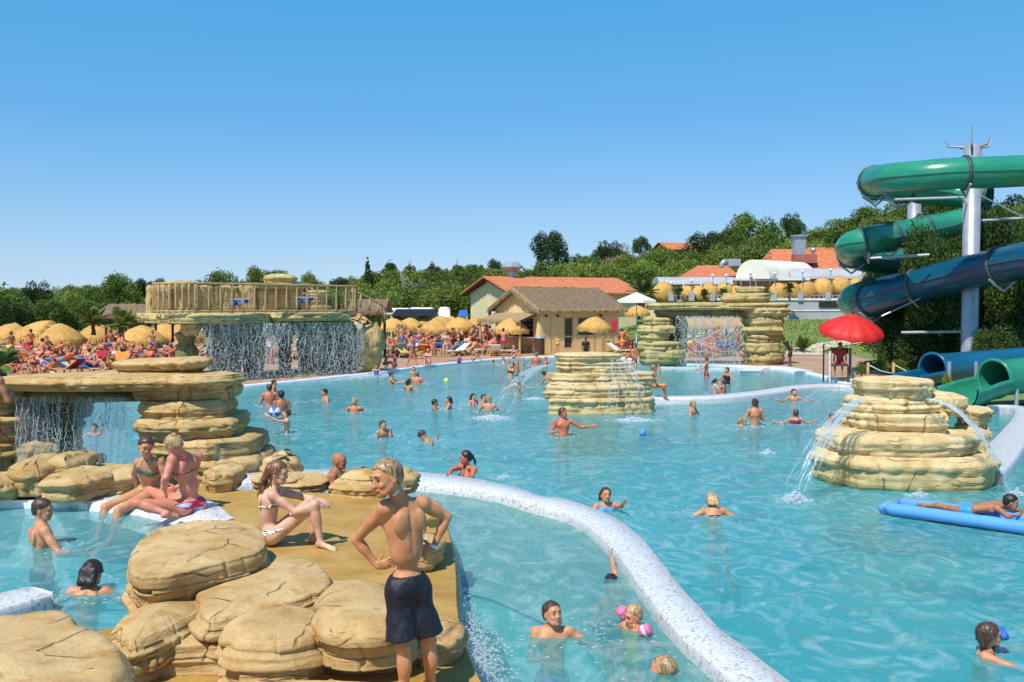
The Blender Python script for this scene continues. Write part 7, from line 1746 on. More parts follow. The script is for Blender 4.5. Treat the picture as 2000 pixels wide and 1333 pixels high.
for i in range(16):
    a = np.array([wi['H'](rnd.uniform(-.06, .06), -.09, rnd.uniform(-.09, 0))])[0]; q = [a]; 
    for k in range(6): q.append(q[-1]+np.array([-.018+rnd.uniform(-.012, .016)+(.02 if i % 3 == 0 else 0), rnd.uniform(-.022, .004), -.040]))
    m_.tube(q, [.007, .008, .007, .006, .005, .004, .002], 5)
o = m_.build('hair_strands', HAIR['auburn'], wz, True); o.location = -Vector(wz.location); o['kind'] = 'stuff'
# ---------- brunette with green bikini
J = px3(dict(pel=(294, 957, 12.2), waist=(290, 935, 12.14), neck=(290, 897, 11.98), head=(285, 871, 11.86), shR=(270, 904, 12.1), shL=(313, 902, 11.95), elR=(262, 925, 12.3), wrR=(266, 950, 12.4), elL=(322, 930, 11.95), wrL=(316, 955, 11.9),
             hipR=(283, 961, 12.2), hipL=(301, 963, 12.1), knR=(206, 992, 11.8), knL=(231, 999, 11.55), anR=(190, 1052, 11.6), anL=(214, 1058, 11.35), toR=(176, 1058, 11.5), toL=(200, 1066, 11.25)))
J['hf'] = (.50, -.78, -.30); J['hu'] = (.22, 0, 1)
wg, gi = build_person(J, 1.0, 1.08, True, .0105, 'tan', ('bun', 'brown'), (('bikini_top', 'green'), ('bikini_bottom', 'green')), 1, 1.12, tuple(P(294, 975, ZD)), 'brunette woman in dark green bikini dangling her legs in the left pool')
# ---------- blonde seen from behind
J = px3(dict(pel=(371, 984, 11.38), waist=(369, 950, 11.36), neck=(356, 886, 11.28), head=(338, 869, 11.18), shL=(336, 898, 11.15), shR=(387, 893, 11.50), elL=(324, 934, 11.05), wrL=(322, 957, 11.25), elR=(376, 938, 11.85), wrR=(345, 952, 11.75),
             hipL=(356, 992, 11.28), hipR=(384, 988, 11.48), knL=(268, 984, 10.95), knR=(300, 962, 12.0), anL=(325, 1003, 10.95), anR=(332, 985, 11.75), toL=(345, 1008, 11.05), toR=(345, 990, 11.6)))
J['hf'] = (-.72, .30, -.60); J['hu'] = (-.5, .1, 1)
wb_, bi2 = build_person(J, 1.08, 1.0, True, .0098, 'pink', ('bun', 'blond'), (('bikini_top', 'red'), ('bikini_bottom', 'stripes')), 1, 1.02, tuple(P(372, 1004, ZD)), 'sunburnt blonde woman with bun in red striped bikini, seen from behind')
for (x, y, z_) in [(387, 935, 11.22), (360, 890, 11.1)]:
    m_ = MB(); c = np.array(A(x, y, z_))
    for dx, dz in ((-.02, -.09), (.02, -.08), (.035, -.03), (-.03, -.02)): m_.tube([c, c+np.array([dx*.6, -.01, dz*.6+.01]), c+np.array([dx, -.012, dz])], [.004, .006, .003], 5)
    o = m_.build('bikini_ties', CL['red'], wb_, True); o.location = -Vector(wb_.location); o['kind'] = 'stuff'
# ---------- others near the wall
J = px3(dict(pel=(914, 985, 15.6), neck=(912, 910, 15.55), head=(909, 893, 15.5), shL=(926, 918, 15.35), shR=(899, 912, 15.75), elL=(922, 931, 15.12), wrL=(895, 936, 14.95), elR=(882, 918, 15.6), wrR=(875, 931, 15.05), hipL=(918, 990, 15.5), hipR=(908, 990, 15.7), knL=(914, 1035, 15.5), knR=(906, 1035, 15.7), anL=(920, 1075, 15.7), anR=(910, 1075, 15.9), toL=(905, 1080, 15.6), toR=(898, 1080, 15.8)))
J['hf'] = (-.96, -.15, -.12)
build_person(J, .98, 1.0, True, .0125, 'burnt', ('pony', 'black'), (('bikini_top', 'black'),), 0, 1, tuple(P(912, 955, 0)), 'dark-haired woman leaning her arms on the curving white wall', G_SW)
J = px3(dict(pel=(656, 990, 13.2), neck=(656, 917, 13.2), head=(663, 899, 13.18), shR=(650, 931, 13.0), shL=(664, 926, 13.42), elR=(652, 965, 12.95), wrR=(668, 985, 12.9), elL=(686, 922, 13.7), wrL=(703, 917, 13.95), hipR=(655, 998, 13.1), hipL=(657, 997, 13.3), knR=(658, 1045, 13.1), knL=(660, 1045, 13.3), anR=(656, 1090, 13.1), anL=(658, 1090, 13.3), toR=(672, 1093, 13.1), toL=(674, 1093, 13.3)))
J['hf'] = (.95, -.22, -.08)
build_person(J, 1.06, 1.0, False, .011, 'brown', ('bald', 'black'), (), 1, 1.05, tuple(P(656, 1000, .2)), 'bald sunburnt man standing by the low rocks in the channel, facing right', G_SW)
swimmer(560, 878, 930, 'away', 'dark-haired boy hidden to his eyes behind the humped rock', hair=('short', 'black'), z=.2, H=1.5)
swimmer(84, 974, 1066, 'right', 'short-haired man in the left pool looking up to the right', rz=125, yaw=R(-32), nod=R(-8), arms=('low', 'low'), hair=('short', 'brown'), skin='tan', z=.45, H=1.78, wear=TR('navy'), near=1)
swimmer(181, 1095, 1152, 'away', 'dark long-haired girl from behind in the left pool, lime bikini', arms=('out', 'out'), hair=('long', 'black'), female=True, wear=(('bikini_top', 'orange'), ('bikini_bottom', 'lime')), z=.45, H=1.5, hs=1.12, lean=R(18), near=1)
swimmer(1079, 1175, 1242, 'cam', 'brown-haired boy in the channel with one arm stretched right', yaw=R(30), nod=R(12), arms=('out', 'cross'), hair=('short', 'brown'), z=.2, H=1.42, hs=1.12, wear=TR('blue'), near=1)
td = swimmer(1236, 1182, 1228, 'camleft', 'blond toddler with pink armbands grinning beside the white wall', yaw=R(-15), nod=R(-12), arms=('out', 'out'), hair=('short', 'blond'), skin='pink', z=.2, H=1.0, hs=1.42, wear=(('swimsuit', 'yellow'),), near=1)
for (x, y, d_) in ((1217, 1197, 8.35), (1260, 1232, 8.05)):
    q = A(x, y, d_); r0 = empty('armband', tuple(q), 0, ('pink' if x < 1240 else 'pink and white striped')+' inflatable armband on the toddler\'s '+('right' if x < 1240 else 'left')+' arm', 'armband', 'toddler armbands')
    m_ = MB(); m_.tube([(0, 0, -.05), (0, 0, -.035), (0, 0, .035), (0, 0, .05)], [.035, .052, .052, .035], 12); m_.build('air_sleeve', CL['pinkc'], r0, True); m_ = MB(); m_.tube([(0, 0, -.012), (0, 0, .012)], .054, 12, False); m_.build('white_stripe', NAIL, r0, True); r0.rotation_euler = (.3, 1.0 if x > 1240 else -.6, 0)
swimmer(1297, 1278, 1312, 'left', 'light-brown-haired child low in the water at the bottom edge', rz=-120, arms=('fwd', 'low'), hair=('short', 'fair'), z=.2, H=1.25, hs=1.2, near=1, nod=R(30))
J = dict(head=P(1194, 1142, .13), neck=P(1196, 1165, .08), pel=P(1190, 1228, .0), shL=P(1180, 1172, .06), shR=P(1213, 1170, .06), elR=P(1201, 1120, .20), wrR=P(1194, 1090, .30), elL=P(1165, 1195, .0), wrL=P(1160, 1225, -.05), hipL=P(1182, 1235, -.02), hipR=P(1202, 1235, -.02), knL=P(1188, 1290, -.10), knR=P(1212, 1288, -.1), anL=P(1196, 1335, -.05), anR=P(1222, 1330, -.05), toL=P(1198, 1350, -.02), toR=P(1226, 1346, -.02))
J = {k: np.array(v) for k, v in J.items()}; J['hf'] = (0, .35, -.95); J['hu'] = (0, .9, .35); J['hdR'] = (0, .75, .5)
build_person(J, .82, 1.15, False, .0095, 'tan', ('short', 'black'), TR('navy'), 1, 1, tuple(P(1194, 1150, .2)), 'diving boy under water reaching one hand up to the wall', G_SW)
swimmer(1183, 953, 998, 'cam', 'girl in blue swimsuit behind the white wall, arm out right', arms=('fwdup', 'low'), rz=12, hair=('side', 'brown'), wear=(('swimsuit', 'sky'),), H=1.42, hs=1.14, female=True, nod=R(8), near=0)
swimmer(1390, 964, 1002, 'away', 'blonde girl from behind swimming with arms spread', arms=('out', 'out'), hair=('long', 'blond'), H=1.45, hs=1.15, female=True, wear=BK('navy'), lean=R(35), legs='prone', near=0)
J = px3(dict(pel=(1893, 1010, 13.3), neck=(1950, 1003, 13.12), head=(1975, 994, 13.02), shL=(1950, 999, 13.32), shR=(1948, 1008, 12.92), elR=(1968, 1024, 12.82), wrR=(1988, 1021, 12.9), elL=(1975, 1010, 13.42), wrL=(1994, 1013, 13.1), hipR=(1893, 1015, 13.2), hipL=(1893, 1007, 13.42), knR=(1845, 1005, 13.5), knL=(1845, 1003, 13.7), anR=(1803, 1000, 13.75), anL=(1805, 995, 13.95), toR=(1790, 997, 13.85), toL=(1792, 992, 14.05)))
J = shiftJ(J, np.array([0, 0, .10]))
J['hf'] = (.9, -.38, -.25); J['hu'] = (.2, 0, 1)
build_person(J, .80, 1.15, False, .0105, 'brown', ('short', 'black'), TR('sky', .3), 0, 1, tuple(P(1893, 1026, .02)), 'dark-haired boy in blue shorts lying on the air mattress')
J = px3(dict(pel=(1912, 1345, 8.3), neck=(1929, 1270, 8.2), head=(1933, 1238, 8.18), shR=(1925, 1284, 8.05), shL=(1938, 1275, 8.36), elR=(1962, 1298, 7.95), wrR=(2002, 1312, 7.88), elL=(1972, 1270, 8.5), wrL=(2006, 1262, 8.6), hipR=(1908, 1352, 8.2), hipL=(1916, 1352, 8.4), knR=(1900, 1420, 8.2), knL=(1908, 1420, 8.4), anR=(1880, 1480, 8.4), anL=(1890, 1480, 8.6), toR=(1870, 1485, 8.4), toL=(1880, 1485, 8.6)))
J['hf'] = (.98, -.12, .10)
gg, gq = build_person(J, .82, 1.18, True, .0085, 'tan', ('side', 'brown'), (('bikini_top', 'black'),), 1, 1, tuple(P(1930, 1290, 0)), 'girl with blue diving mask swimming right at the bottom right corner', G_SW)
mk = empty('diving_mask', (0, 0, 0), 0, 'blue diving mask worn by the girl in the corner', 'diving mask'); H_ = gq['H']; c = H_(0, .098, -.005); mk.location = tuple(c)
m_ = MB(); m_.tube([H_(-.06, .075, -.005)-c, H_(-.05, .105, -.005)-c, H_(.05, .105, -.005)-c, H_(.06, .075, -.005)-c], [.025, .038, .038, .025], 10); m_.build('mask_body', CL['blue'], mk, True); m_ = MB(); m_.tube([H_(.07*math.cos(t), -.01+.095*math.sin(t), .005)-c for t in np.linspace(-3.0, .0, 12)], .007, 5); m_.build('strap', NAIL, mk, True)
# ---------- swimmers in the main pool
S_ = swimmer
S_(526, 750, 792, 'away', 'sunburnt man with his back to us under the waterfall, leftmost of the group', rz=200, H=1.8, skin='burnt', legs='stand', arms=('bent', 'bent'))
S_(549, 763, 812, 'away', 'tanned man with dark hair standing right of the sunburnt pair', rz=205, H=1.8, skin='brown', legs='stand', hair=('short', 'black'), arms=('down', 'down'))
S_(536, 742, 790, 'right', 'dark-haired child carried at the shoulders in the waterfall group', H=1.2, hs=1.2, hair=('short', 'black'), arms=('bent', 'bent'), dy=.3)
S_(558, 800, 846, 'left', 'pale boy lifting the blue and white ball', H=1.45, hs=1.1, skin='pale', arms=('fwdup', 'fwdup'), legs='stand', wear=TR('navy'), rz=-70)
S_(633, 760, 784, 'left', 'dark-haired man swimming left of the pool centre, facing left', skin='tan', hair=('short', 'black'), rz=-60, lean=R(10), arms=('low', 'low'))
S_(693, 777, 804, 'away', 'blonde woman with hair bun seen from behind', skin='burnt', hair=('bun', 'blond'), female=True, wear=BK('black'))
S_(765, 727, 750, 'right', 'dark-haired boy stretching both arms right', H=1.6, hair=('short', 'black'), arms=('fwd', 'fwd'))
S_(815, 725, 749, 'away', 'pink-backed man with bent head near the far kerb', skin='pink', hair=('short', 'grey'), arms=('bent', 'bent'), nod=R(20))
S_(808, 717, 745, 'cam', 'small child held in front of the pink-backed man', H=1.1, hs=1.25, dy=.5, skin='tan')
S_(799, 740, 763, 'awayright', 'girl with long black hair right of the boy stretching his arms', hair=('long', 'black'), female=True, H=1.55, wear=BK('navy'))
S_(850, 780, 800, 'right', 'brown-skinned boy facing the long-haired girl', hair=('short', 'black'), skin='brown', H=1.45, hs=1.1, arms=('fwd', 'fwd'))
S_(876, 775, 799, 'left', 'girl with long black hair facing the brown-skinned boy', hair=('long', 'black'), H=1.4, hs=1.1, female=True, wear=BK('red'))
S_(748, 822, 854, 'camright', 'boy rubbing his face in mid pool', H=1.35, hs=1.15, skin='tan', hair=('short', 'brown'), arms=('face', 'down'), legs='stand')
S_(825, 841, 862, 'right', 'laughing person floating on the back in mid pool', nod=R(-55), H=1.6, skin='tan', hair=('short', 'brown'), arms=('out', 'out'), lean=R(-45))
S_(925, 769, 790, 'camright', 'long-haired child left of the man with fair bun', H=1.3, hs=1.15, hair=('long', 'black'), female=True, wear=BK('pinkc'))
S_(945, 771, 790, 'camright', 'dark-haired child half hidden beside the tanned back', H=1.3, hs=1.15, hair=('short', 'black'))
S_(955, 772, 805, 'away', 'tanned person with tied fair hair, back to us by the froth', skin='tan', hair=('bun', 'blond'), legs='stand', H=1.65)
S_(1001, 709, 738, 'left', 'woman in black bikini throwing both arms up', female=True, skin='tan', hair=('long', 'black'), wear=BK('black'), arms=('up', 'up'), rz=-50, legs='stand', lean=R(-15))
J = pose((0, 0, 0), 0, 1.6, ('down', 'down'), 'prone', lean=R(172)); t_ = np.array(P(1016, 738, 0))+np.array([0, 0, .05]); J = shiftJ(J, t_-(J['hipL']+J['hipR'])/2); J = {k: v for k, v in J.items()}
build_person(J, .94, 1, False, .024, 'tan', ('short', 'brown'), TR('navy', .2), 0, 1, tuple(P(1016, 738, 0)), 'swimmer doing a handstand, only the legs above the water', G_SW)
S_(1012, 738, 771, 'cam', 'pale child jumping in the spray beside the island', H=1.35, hs=1.1, skin='pale', arms=('out', 'out'), lean=R(25), legs='stand')
S_(1062, 724, 752, 'away', 'sunburnt bather bending sideways in the water fan', skin='burnt', tilt=R(38), arms=('out', 'fwd'), legs='stand', H=1.6)
S_(984, 699, 714, 'camright', 'boy in the far corner beside the pink float', H=1.3, hs=1.1, wear=(('swimsuit', 'white'),))
S_(1048, 688, 714, 'away', 'big red-backed man at the far kerb behind the island', skin='burnt', hair=('short', 'grey'), fat=1.15, legs='stand', H=1.8, arms=('bent', 'bent'))
S_(1066, 696, 712, 'left', 'old grey-haired man next to the red back', skin='burnt', hair=('bald', 'grey'), fat=1.1)
S_(1040, 700, 713, 'cam', 'dark-haired child with pink float at the far kerb', H=1.1, hs=1.2, hair=('short', 'black'), wear=(('swimsuit', 'pinkc'),))
S_(1100, 797, 852, 'camright', 'bare-chested older man wading with arms out in mid pool', H=1.78, skin='burnt', hair=('short', 'brown'), arms=('out', 'bent'), legs='stand', rz=12, yaw=R(50), wear=TR('lime'))
S_(1354, 783, 810, 'camright', 'short-haired boy near the low white wall, facing right', H=1.4, hs=1.12, hair=('short', 'fair'), rz=50)
S_(1474, 779, 831, 'away', 'woman in red bikini with tied hair, seen from behind', female=True, skin='tan', hair=('bun', 'brown'), wear=BK('red'), legs='stand', H=1.7, arms=('bent', 'bent'), rz=190)
S_(1447, 817, 835, 'right', 'small child beside the woman in red bikini', H=1.0, hs=1.35, hair=('short', 'fair'), arms=('fwd', 'fwd'))
S_(1551, 760, 785, 'cam', 'smiling short-haired boy beyond the far jets', H=1.45, hs=1.1, skin='tan', hair=('short', 'brown'), yaw=R(10), arms=('out', 'out'))
S_(1554, 800, 828, 'away', 'short-haired child with arms wide, seen from behind', H=1.35, hs=1.14, skin='tan', hair=('short', 'brown'), arms=('out', 'out'), wear=(('swimsuit', 'wine'),))
S_(1624, 809, 842, 'left', 'curly-haired woman in red behind the left water jet', rz=-120, female=True, hair=('side', 'brown'), wear=(('swimsuit', 'red'),), skin='burnt')
S_(1478, 792, 832, 'right', 'dark-haired baby held by the woman in red bikini', H=.8, hs=1.5, hair=('short', 'black'), dy=.5)
S_(1379, 698, 736, 'left', 'slim boy standing waist-deep in the upper basin', H=1.6, skin='tan', hair=('short', 'brown'), legs='stand', rz=-110, wear=TR('red'))
S_(1420, 718, 751, 'left', 'dark-haired woman in black swimsuit in the upper basin', H=1.6, hair=('short', 'black'), female=True, wear=(('swimsuit', 'black'),), legs='stand', rz=-50)
S_(1398, 740, 768, 'right', 'girl with dark ponytail in the upper basin', H=1.35, hs=1.1, hair=('pony', 'black'), female=True, skin='pale')
S_(1412, 742, 770, 'awayleft', 'orange-tanned child back hugging the ponytail girl', H=1.3, hs=1.1, hair=('short', 'brown'), skin='burnt')
S_(1287, 710, 724, 'left', 'short-haired boy at the back of the upper basin', H=1.3, hs=1.1)
S_(1241, 704, 716, 'left', 'black-haired head beside the island far behind', H=1.3, hs=1.1, hair=('short', 'black'))
S_(184, 828, 852, 'cam', 'child in blue and yellow seen through the left water curtain', H=1.3, hs=1.1, wear=(('swimsuit', 'blue'),), hair=('short', 'black'), arms=('up', 'out'))
S_(200, 886, 915, 'away', 'dark-haired swimmer just behind the left water curtain', hair=('short', 'black'), H=1.6)
S_(735, 712, 735, 'cam', 'dark-haired child in blue at the foot of the end boulder', H=1.2, hs=1.2, hair=('short', 'black'), wear=(('swimsuit', 'blue'),))
S_(962, 703, 711, 'left', 'single head low in the water by the far kerb', H=1.4)
# child sitting on the rock island end, legs over the white wall
q = np.array(A(1276, 752, 29.6)); J = pose((0, 0, 0), R(75), 1.35, ('down', 'low'), 'sit'); J = shiftJ(J, q-J['pel']); J['hf'] = np.array((.9, -.2, 0))
build_person(J, .80, 1.12, False, .022, 'burnt', ('short', 'fair'), (('swimsuit', 'orange'),), 0, 1, tuple(q), 'sun-tanned child sitting at the right end of the rock island')
# ---------- people on the far deck (own figures)
def dweller(px, ytop, yfeet, facing, label, arms=('down', 'down'), legs='stand', hair=('short', 'brown'), skin='tan', wear=(), female=False, lean=0., yaw=0., nod=0., z=.07, rz=None, seat=0., group='people on the poolside deck', tilt=0., fat=1.0, hs=1.0, H=None):
    w = P(px, yfeet, z); d = w.y; ht = Zat(ytop, d)-z
    base = {'stand': 1.68, 'wide': 1.68, 'walk': 1.68, 'sit': 1.26, 'ground': .87, 'long': .87}[legs]
    H = H or 1.7*max(.5, min(1.15, (ht-seat)/base)); s = H/1.7
    J = pose((0, 0, 0), FACE(facing) if rz is None else R(rz), H, arms, legs, yaw, nod, tilt, lean)
    zmin = min(J[k][2] for k in ('anL', 'anR', 'toL', 'toR', 'pel'))-(.03 if legs in ('stand', 'walk', 'wide') else .09)*s
    J = shiftJ(J, np.array([w.x, w.y, z+seat-zmin])-0)
    return build_person(J, s, hs, female, .030, skin, hair, wear, 0, fat, (w.x, w.y, z+seat), label, group, hands=1)
D_ = dweller
D_(806, 650, 716, 'right', 'orange-tanned woman in dark bikini striding along the far kerb', female=True, skin='burnt', hair=('pony', 'black'), wear=BK('black'), legs='walk', arms=('bent', 'out'))
D_(870, 647, 706, 'cam', 'pale woman in grey bikini holding both hands to her face', female=True, skin='pale', hair=('bun', 'brown'), wear=BK('grey'), arms=('face', 'face'))
D_(848, 655, 698, 'right', 'slim tanned woman bending by the loungers', female=True, skin='tan', hair=('bun', 'brown'), wear=BK('wine'), lean=R(15))
D_(935, 632, 682, 'right', 'man in blue t-shirt standing by the bar', hair=('short', 'black'), wear=(('shirt', 'blue'), ('trunks', 'grey', .8)))
D_(957, 636, 684, 'away', 'woman in dark bikini bottom with her back turned, carrying the blue ball', female=True, skin='pink', hair=('bun', 'black'), wear=(('top_back', 'white'), ('bikini_bottom', 'black')), arms=('bent', 'bent'))
D_(989, 642, 680, 'away', 'tanned man ordering at the bar counter', skin='brown', wear=TR('wine'))
D_(1023, 640, 681, 'away', 'customer in grey shorts at the bar counter', skin='tan', wear=TR('grey', .6), arms=('bent', 'bent'))
D_(1089, 654, 692, 'cam', 'little girl in yellow standing arms akimbo at the bar wall', H=1.15, hs=1.2, female=True, skin='tan', hair=('long', 'black'), wear=(('swimsuit', 'yellow'),), arms=('hips', 'hips'))
D_(1144, 661, 690, 'cam', 'person in dark clothes crouching in the shade under the right parasol', skin='dark', hair=('short', 'black'), wear=(('shirt', 'black'),), legs='ground')
D_(1232, 643, 697, 'left', 'sunburnt man bending forward by the arch', skin='burnt', wear=TR('black', .4), hair=('short', 'blond'), lean=R(30))
D_(1240, 675, 708, 'left', 'orange-tanned sunbather sitting at the arch foot', skin='burnt', legs='ground', rz=-80)
D_(1003, 677, 703, 'right', 'blonde woman sitting on the deck with knees drawn up', female=True, hair=('bun', 'blond'), skin='pink', wear=BK('white'), legs='ground', rz=60)
D_(836, 683, 715, 'cam', 'woman in patterned bikini sitting on the far kerb', female=True, skin='pink', hair=('long', 'brown'), wear=BK('zebra'), legs='ground', nod=R(15), arms=('fwd', 'fwd'))
D_(924, 682, 707, 'right', 'tanned woman sitting at the kerb with a pink child', female=True, skin='tan', hair=('pony', 'brown'), wear=BK('red'), legs='ground', arms=('fwd', 'fwd'))
D_(897, 695, 713, 'cam', 'small child in purple at the kerb', H=.95, hs=1.3, skin='pale', wear=(('swimsuit', 'purple'),), legs='ground')
D_(752, 693, 722, 'right', 'woman bending over her legs beside the end boulder', female=True, skin='burnt', hair=('bun', 'brown'), wear=BK('zebra'), legs='ground', lean=R(15))
D_(772, 692, 720, 'left', 'dark-haired bather sitting with pink towel by the boulder', skin='pink', hair=('pony', 'black'), female=True, wear=BK('wine'), legs='ground')
D_(1543, 655, 716, 'left', 'dark-clothed attendant bending down at the arch pillar', skin='dark', hair=('short', 'black'), wear=(('shirt', 'black'), ('trunks', 'black', .9)), lean=R(35))
lg_ = D_(1640, 672, 746, 'camleft', 'lifeguard in red shirt sitting under the red parasol', skin='brown', hair=('short', 'brown'), wear=(('shirt', 'red'), ('trunks', 'wine', .6)), legs='sit', seat=.16, H=1.70, rz=-25)
J = pose((0, 0, 0), R(185), 1.78, ('bent', 'bent'), 'stand'); q = np.array(A(-24, 990, 12.5)); J = shiftJ(J, np.array([q[0], q[1], ZD]))
build_person(J, 1.05, 1, False, .014, 'brown', ('short', 'black'), TR('red', .4), 0, 1, (q[0], q[1], ZD), 'sun-browned bather in red trunks cut by the left frame edge')
# on the terrace of the waterfall: blue towels and a person bending
q = A(590, 586, 41); J = pose((0, 0, 0), R(-90), 1.6, ('fwd', 'fwd'), 'kneel', lean=R(20)); J = shiftJ(J, np.array([q[0], q[1]+1.2, 2.72])-np.array([0, 0, min(J['toL'][2], J['anL'][2])-.04]))
build_person(J, .94, 1, False, .03, 'brown', ('short', 'black'), (('shirt', 'black'),), 0, 1, (q[0], q[1]+1.2, 2.72), 'dark-clothed person kneeling on the waterfall terrace')
for k_, (x, y, c) in enumerate([(468, 592, 'blue'), (596, 588, 'blue')]):
    q = A(x, y, 39.5+k_*1.5); r0 = empty('towel', tuple(q), .2, ('blue towel hanging on the left of the terrace railing', 'blue and white towel hung on the right of the terrace railing')[k_], 'towel', 'towels on the terrace'); V = []
    for i in range(9):
        for j in range(7): V.append(((i/8-.5)*.8, .05*math.sin(i*1.7+j*.5)+.02, -(j/6)*.35*(1-.6*i/8)+.15))
    link('cloth', mesh_from('cloth', V, grid_faces(9, 7), CL[c], True), r0); m_ = MB(); m_.tube([(-.4, .03, .15), (.4, .03, .15)], .015, 6); m_.build('hem', CL['white'], r0)
# ================================================================== parasols, loungers and the crowd
Ul = [(24, 650, 60), (66, 642, 46), (68, 656, 74), (116, 643, 44), (118, 655, 92), (190, 655, 84), (278, 652, 92), (322, 649, 58), (357, 650, 66), (-20, 648, 60)]
for i, (x, y, w) in enumerate(Ul):
    r = 1.35; d = min(62, 2*r*1900/w); q = A(x, y, d); zt = max(q.z, 1.7); pole = zt-.82*r/1.32-.0
    lab = ['far left straw parasol at the frame edge with flat top', 'half hidden straw parasol behind the tilted one', 'strongly tilted straw parasol showing its underside, far left', 'small straw parasol in front of the long caravan', 'big straw parasol just right of the tilted one', 'straw parasol in front of the young palm', 'large shaggy straw parasol right of the palms', 'straw parasol half hidden behind the large shaggy one', 'straw parasol touching the waterfall terrace pillar', 'straw parasol cut by the left edge'][i]
    straw_parasol((q.x, q.y, .07), r, lab, 'straw parasols on the left terrace', tilt=(R(48) if i == 2 else R(rnd.uniform(-5, 5))), tdir=(R(200) if i == 2 else 0), i=i, pole=max(1.0, pole-.07))
Um = [(767, 630, 58), (775, 620, 46), (801, 627, 56), (852, 625, 62), (862, 617, 56), (897, 620, 62), (930, 621, 54), (950, 619, 40), (998, 622, 68), (1162, 619, 60), (1244, 615, 48), (880, 618, 50), (828, 626, 46)]
for i, (x, y, w) in enumerate(Um):
    r = 1.08 if x != 1162 else .95; w = w if x != 1162 else 66; d = 2*r*1900/w; q = A(x, y, d); zg = .07 if d < 70 else max(.07, float(height(q.x, d))); pole = q.z-zg-.82*r/1.32
    lab = ['straw parasol nearest the end boulder', 'straw parasol behind the one at the boulder', 'third straw parasol of the middle cluster', 'straw parasol above the woman in grey bikini', 'taller straw parasol rising behind the middle cluster', 'broad straw parasol in mid cluster', 'straw parasol above the man in blue t-shirt', 'straw parasol touching the bar awning', 'wide straw parasol in front of the bar counter', 'straw parasol in front of the bar window', 'straw parasol right of the bar before the arch', 'straw parasol hidden behind the broad one', 'low straw parasol squeezed between two others'][i]
    straw_parasol((q.x, q.y, zg), r, lab, 'straw parasols round the bar', tilt=R(rnd.uniform(-4, 4)), i=i, pole=max(1.4, pole))
def make_lounger():
    r0 = empty('lounger')
    f_ = MB()
    for s in (-1, 1): f_.tube([(s*.30, -.95, .30), (s*.30, .35, .30)], .028, 6); f_.tube([(s*.30, .30, .30), (s*.30, .85, .68)], .028, 6)
    f_.build('frame', M['frame'], r0)
    for s in (-1, 1):
        for y in (-.8, .4): q = MB(); q.tube([(s*.30, y, .30), (s*.31, y+(.12 if y > 0 else -.08), 0)], .026, 6); q.build('leg', M['frame'], r0)
    q = MB(); q.box((0, -.3, .32), (.56, 1.25, .03)); q.build('seat', CL['wine'], r0)
    q = MB(); q.raw([(-.28, .33, .32), (.28, .33, .32), (.28, .86, .70), (-.28, .86, .70), (-.28, .35, .29), (.28, .35, .29), (.28, .88, .67), (-.28, .88, .67)], [(0, 1, 2, 3), (5, 4, 7, 6), (0, 4, 5, 1), (2, 6, 7, 3), (1, 5, 6, 2), (0, 3, 7, 4)]); q.build('backrest', CL['wine'], r0)
    V = []
    for i in range(14):
        y = -.95+i*.14; z = .345 if y < .33 else .345+(y-.33)*.71
        for j in range(5): V.append(((j/4-.5)*.62, y, z+.012*math.sin(i*1.3+j)))
    link('towel', mesh_from('towel', V, grid_faces(5, 14), CL['white'], True), r0)
    return r0
LOUNG = make_lounger(); l_used = [False]
def lounger(loc, rz, tow, label, group, fab='wine'):
    o = LOUNG if not l_used[0] else copy_tree(LOUNG); l_used[0] = True
    o.location = loc; o.rotation_euler = (0, 0, rz); o['label'] = label; o['category'] = 'lounger'; o['group'] = group
    for c in o.children:
        key = c.name.split('.')[0]
        if key in ('seat', 'backrest', 'towel'):
            c.material_slots[0].link = 'OBJECT'; c.material_slots[0].material = CL[tow] if key == 'towel' else CL[fab]
    return o
PR = {}
def proto_person(key, legs, arms, lean=0., female=False, wear=(), hair=('short', 'brown'), seat=0.):
    J = pose((0, 0, 0), 0, 1.7, arms, legs, lean=lean); zmin = min(J[k][2] for k in ('anL', 'anR', 'toL', 'toR', 'pel', 'neck'))-.09
    J = shiftJ(J, np.array([0, 0, seat-zmin])); r0, _ = build_person(J, 1, 1, female, .034, 'tan', hair, wear, 0, 1, (0, 0, 0), 'x', None); PR[key] = [r0, False, legs, female]
proto_person('standm', 'stand', ('down', 'bent'), wear=TR('navy')); proto_person('standf', 'walk', ('bent', 'down'), female=True, wear=BK('red'), hair=('long', 'brown')); proto_person('sitm', 'ground', ('fwd', 'fwd'), wear=TR('red')); proto_person('sitf', 'ground', ('down', 'fwd'), female=True, wear=BK('blue'), hair=('bun', 'brown'))
proto_person('lief', 'lieup', ('down', 'cross'), lean=R(-78), female=True, wear=BK('pinkc'), hair=('short', 'black')); proto_person('liem', 'lie', ('down', 'down'), lean=R(-66), wear=TR('blue')); proto_person('chair', 'sit', ('fwd', 'low'), wear=TR('orange'), hair=('short', 'black')); proto_person('benda', 'stand', ('fwd', 'fwd'), lean=R(40), female=True, wear=BK('black'), hair=('pony', 'black'))
WORDS = {'standm': 'standing', 'standf': 'walking', 'sitm': 'crouching', 'sitf': 'sitting', 'lief': 'reclining', 'liem': 'lying back', 'chair': 'seated', 'benda': 'bending over'}
SKW = {'tan': 'tanned', 'burnt': 'sunburnt', 'brown': 'dark-tanned', 'pink': 'pink-skinned', 'pale': 'pale'}
used_labels = {}
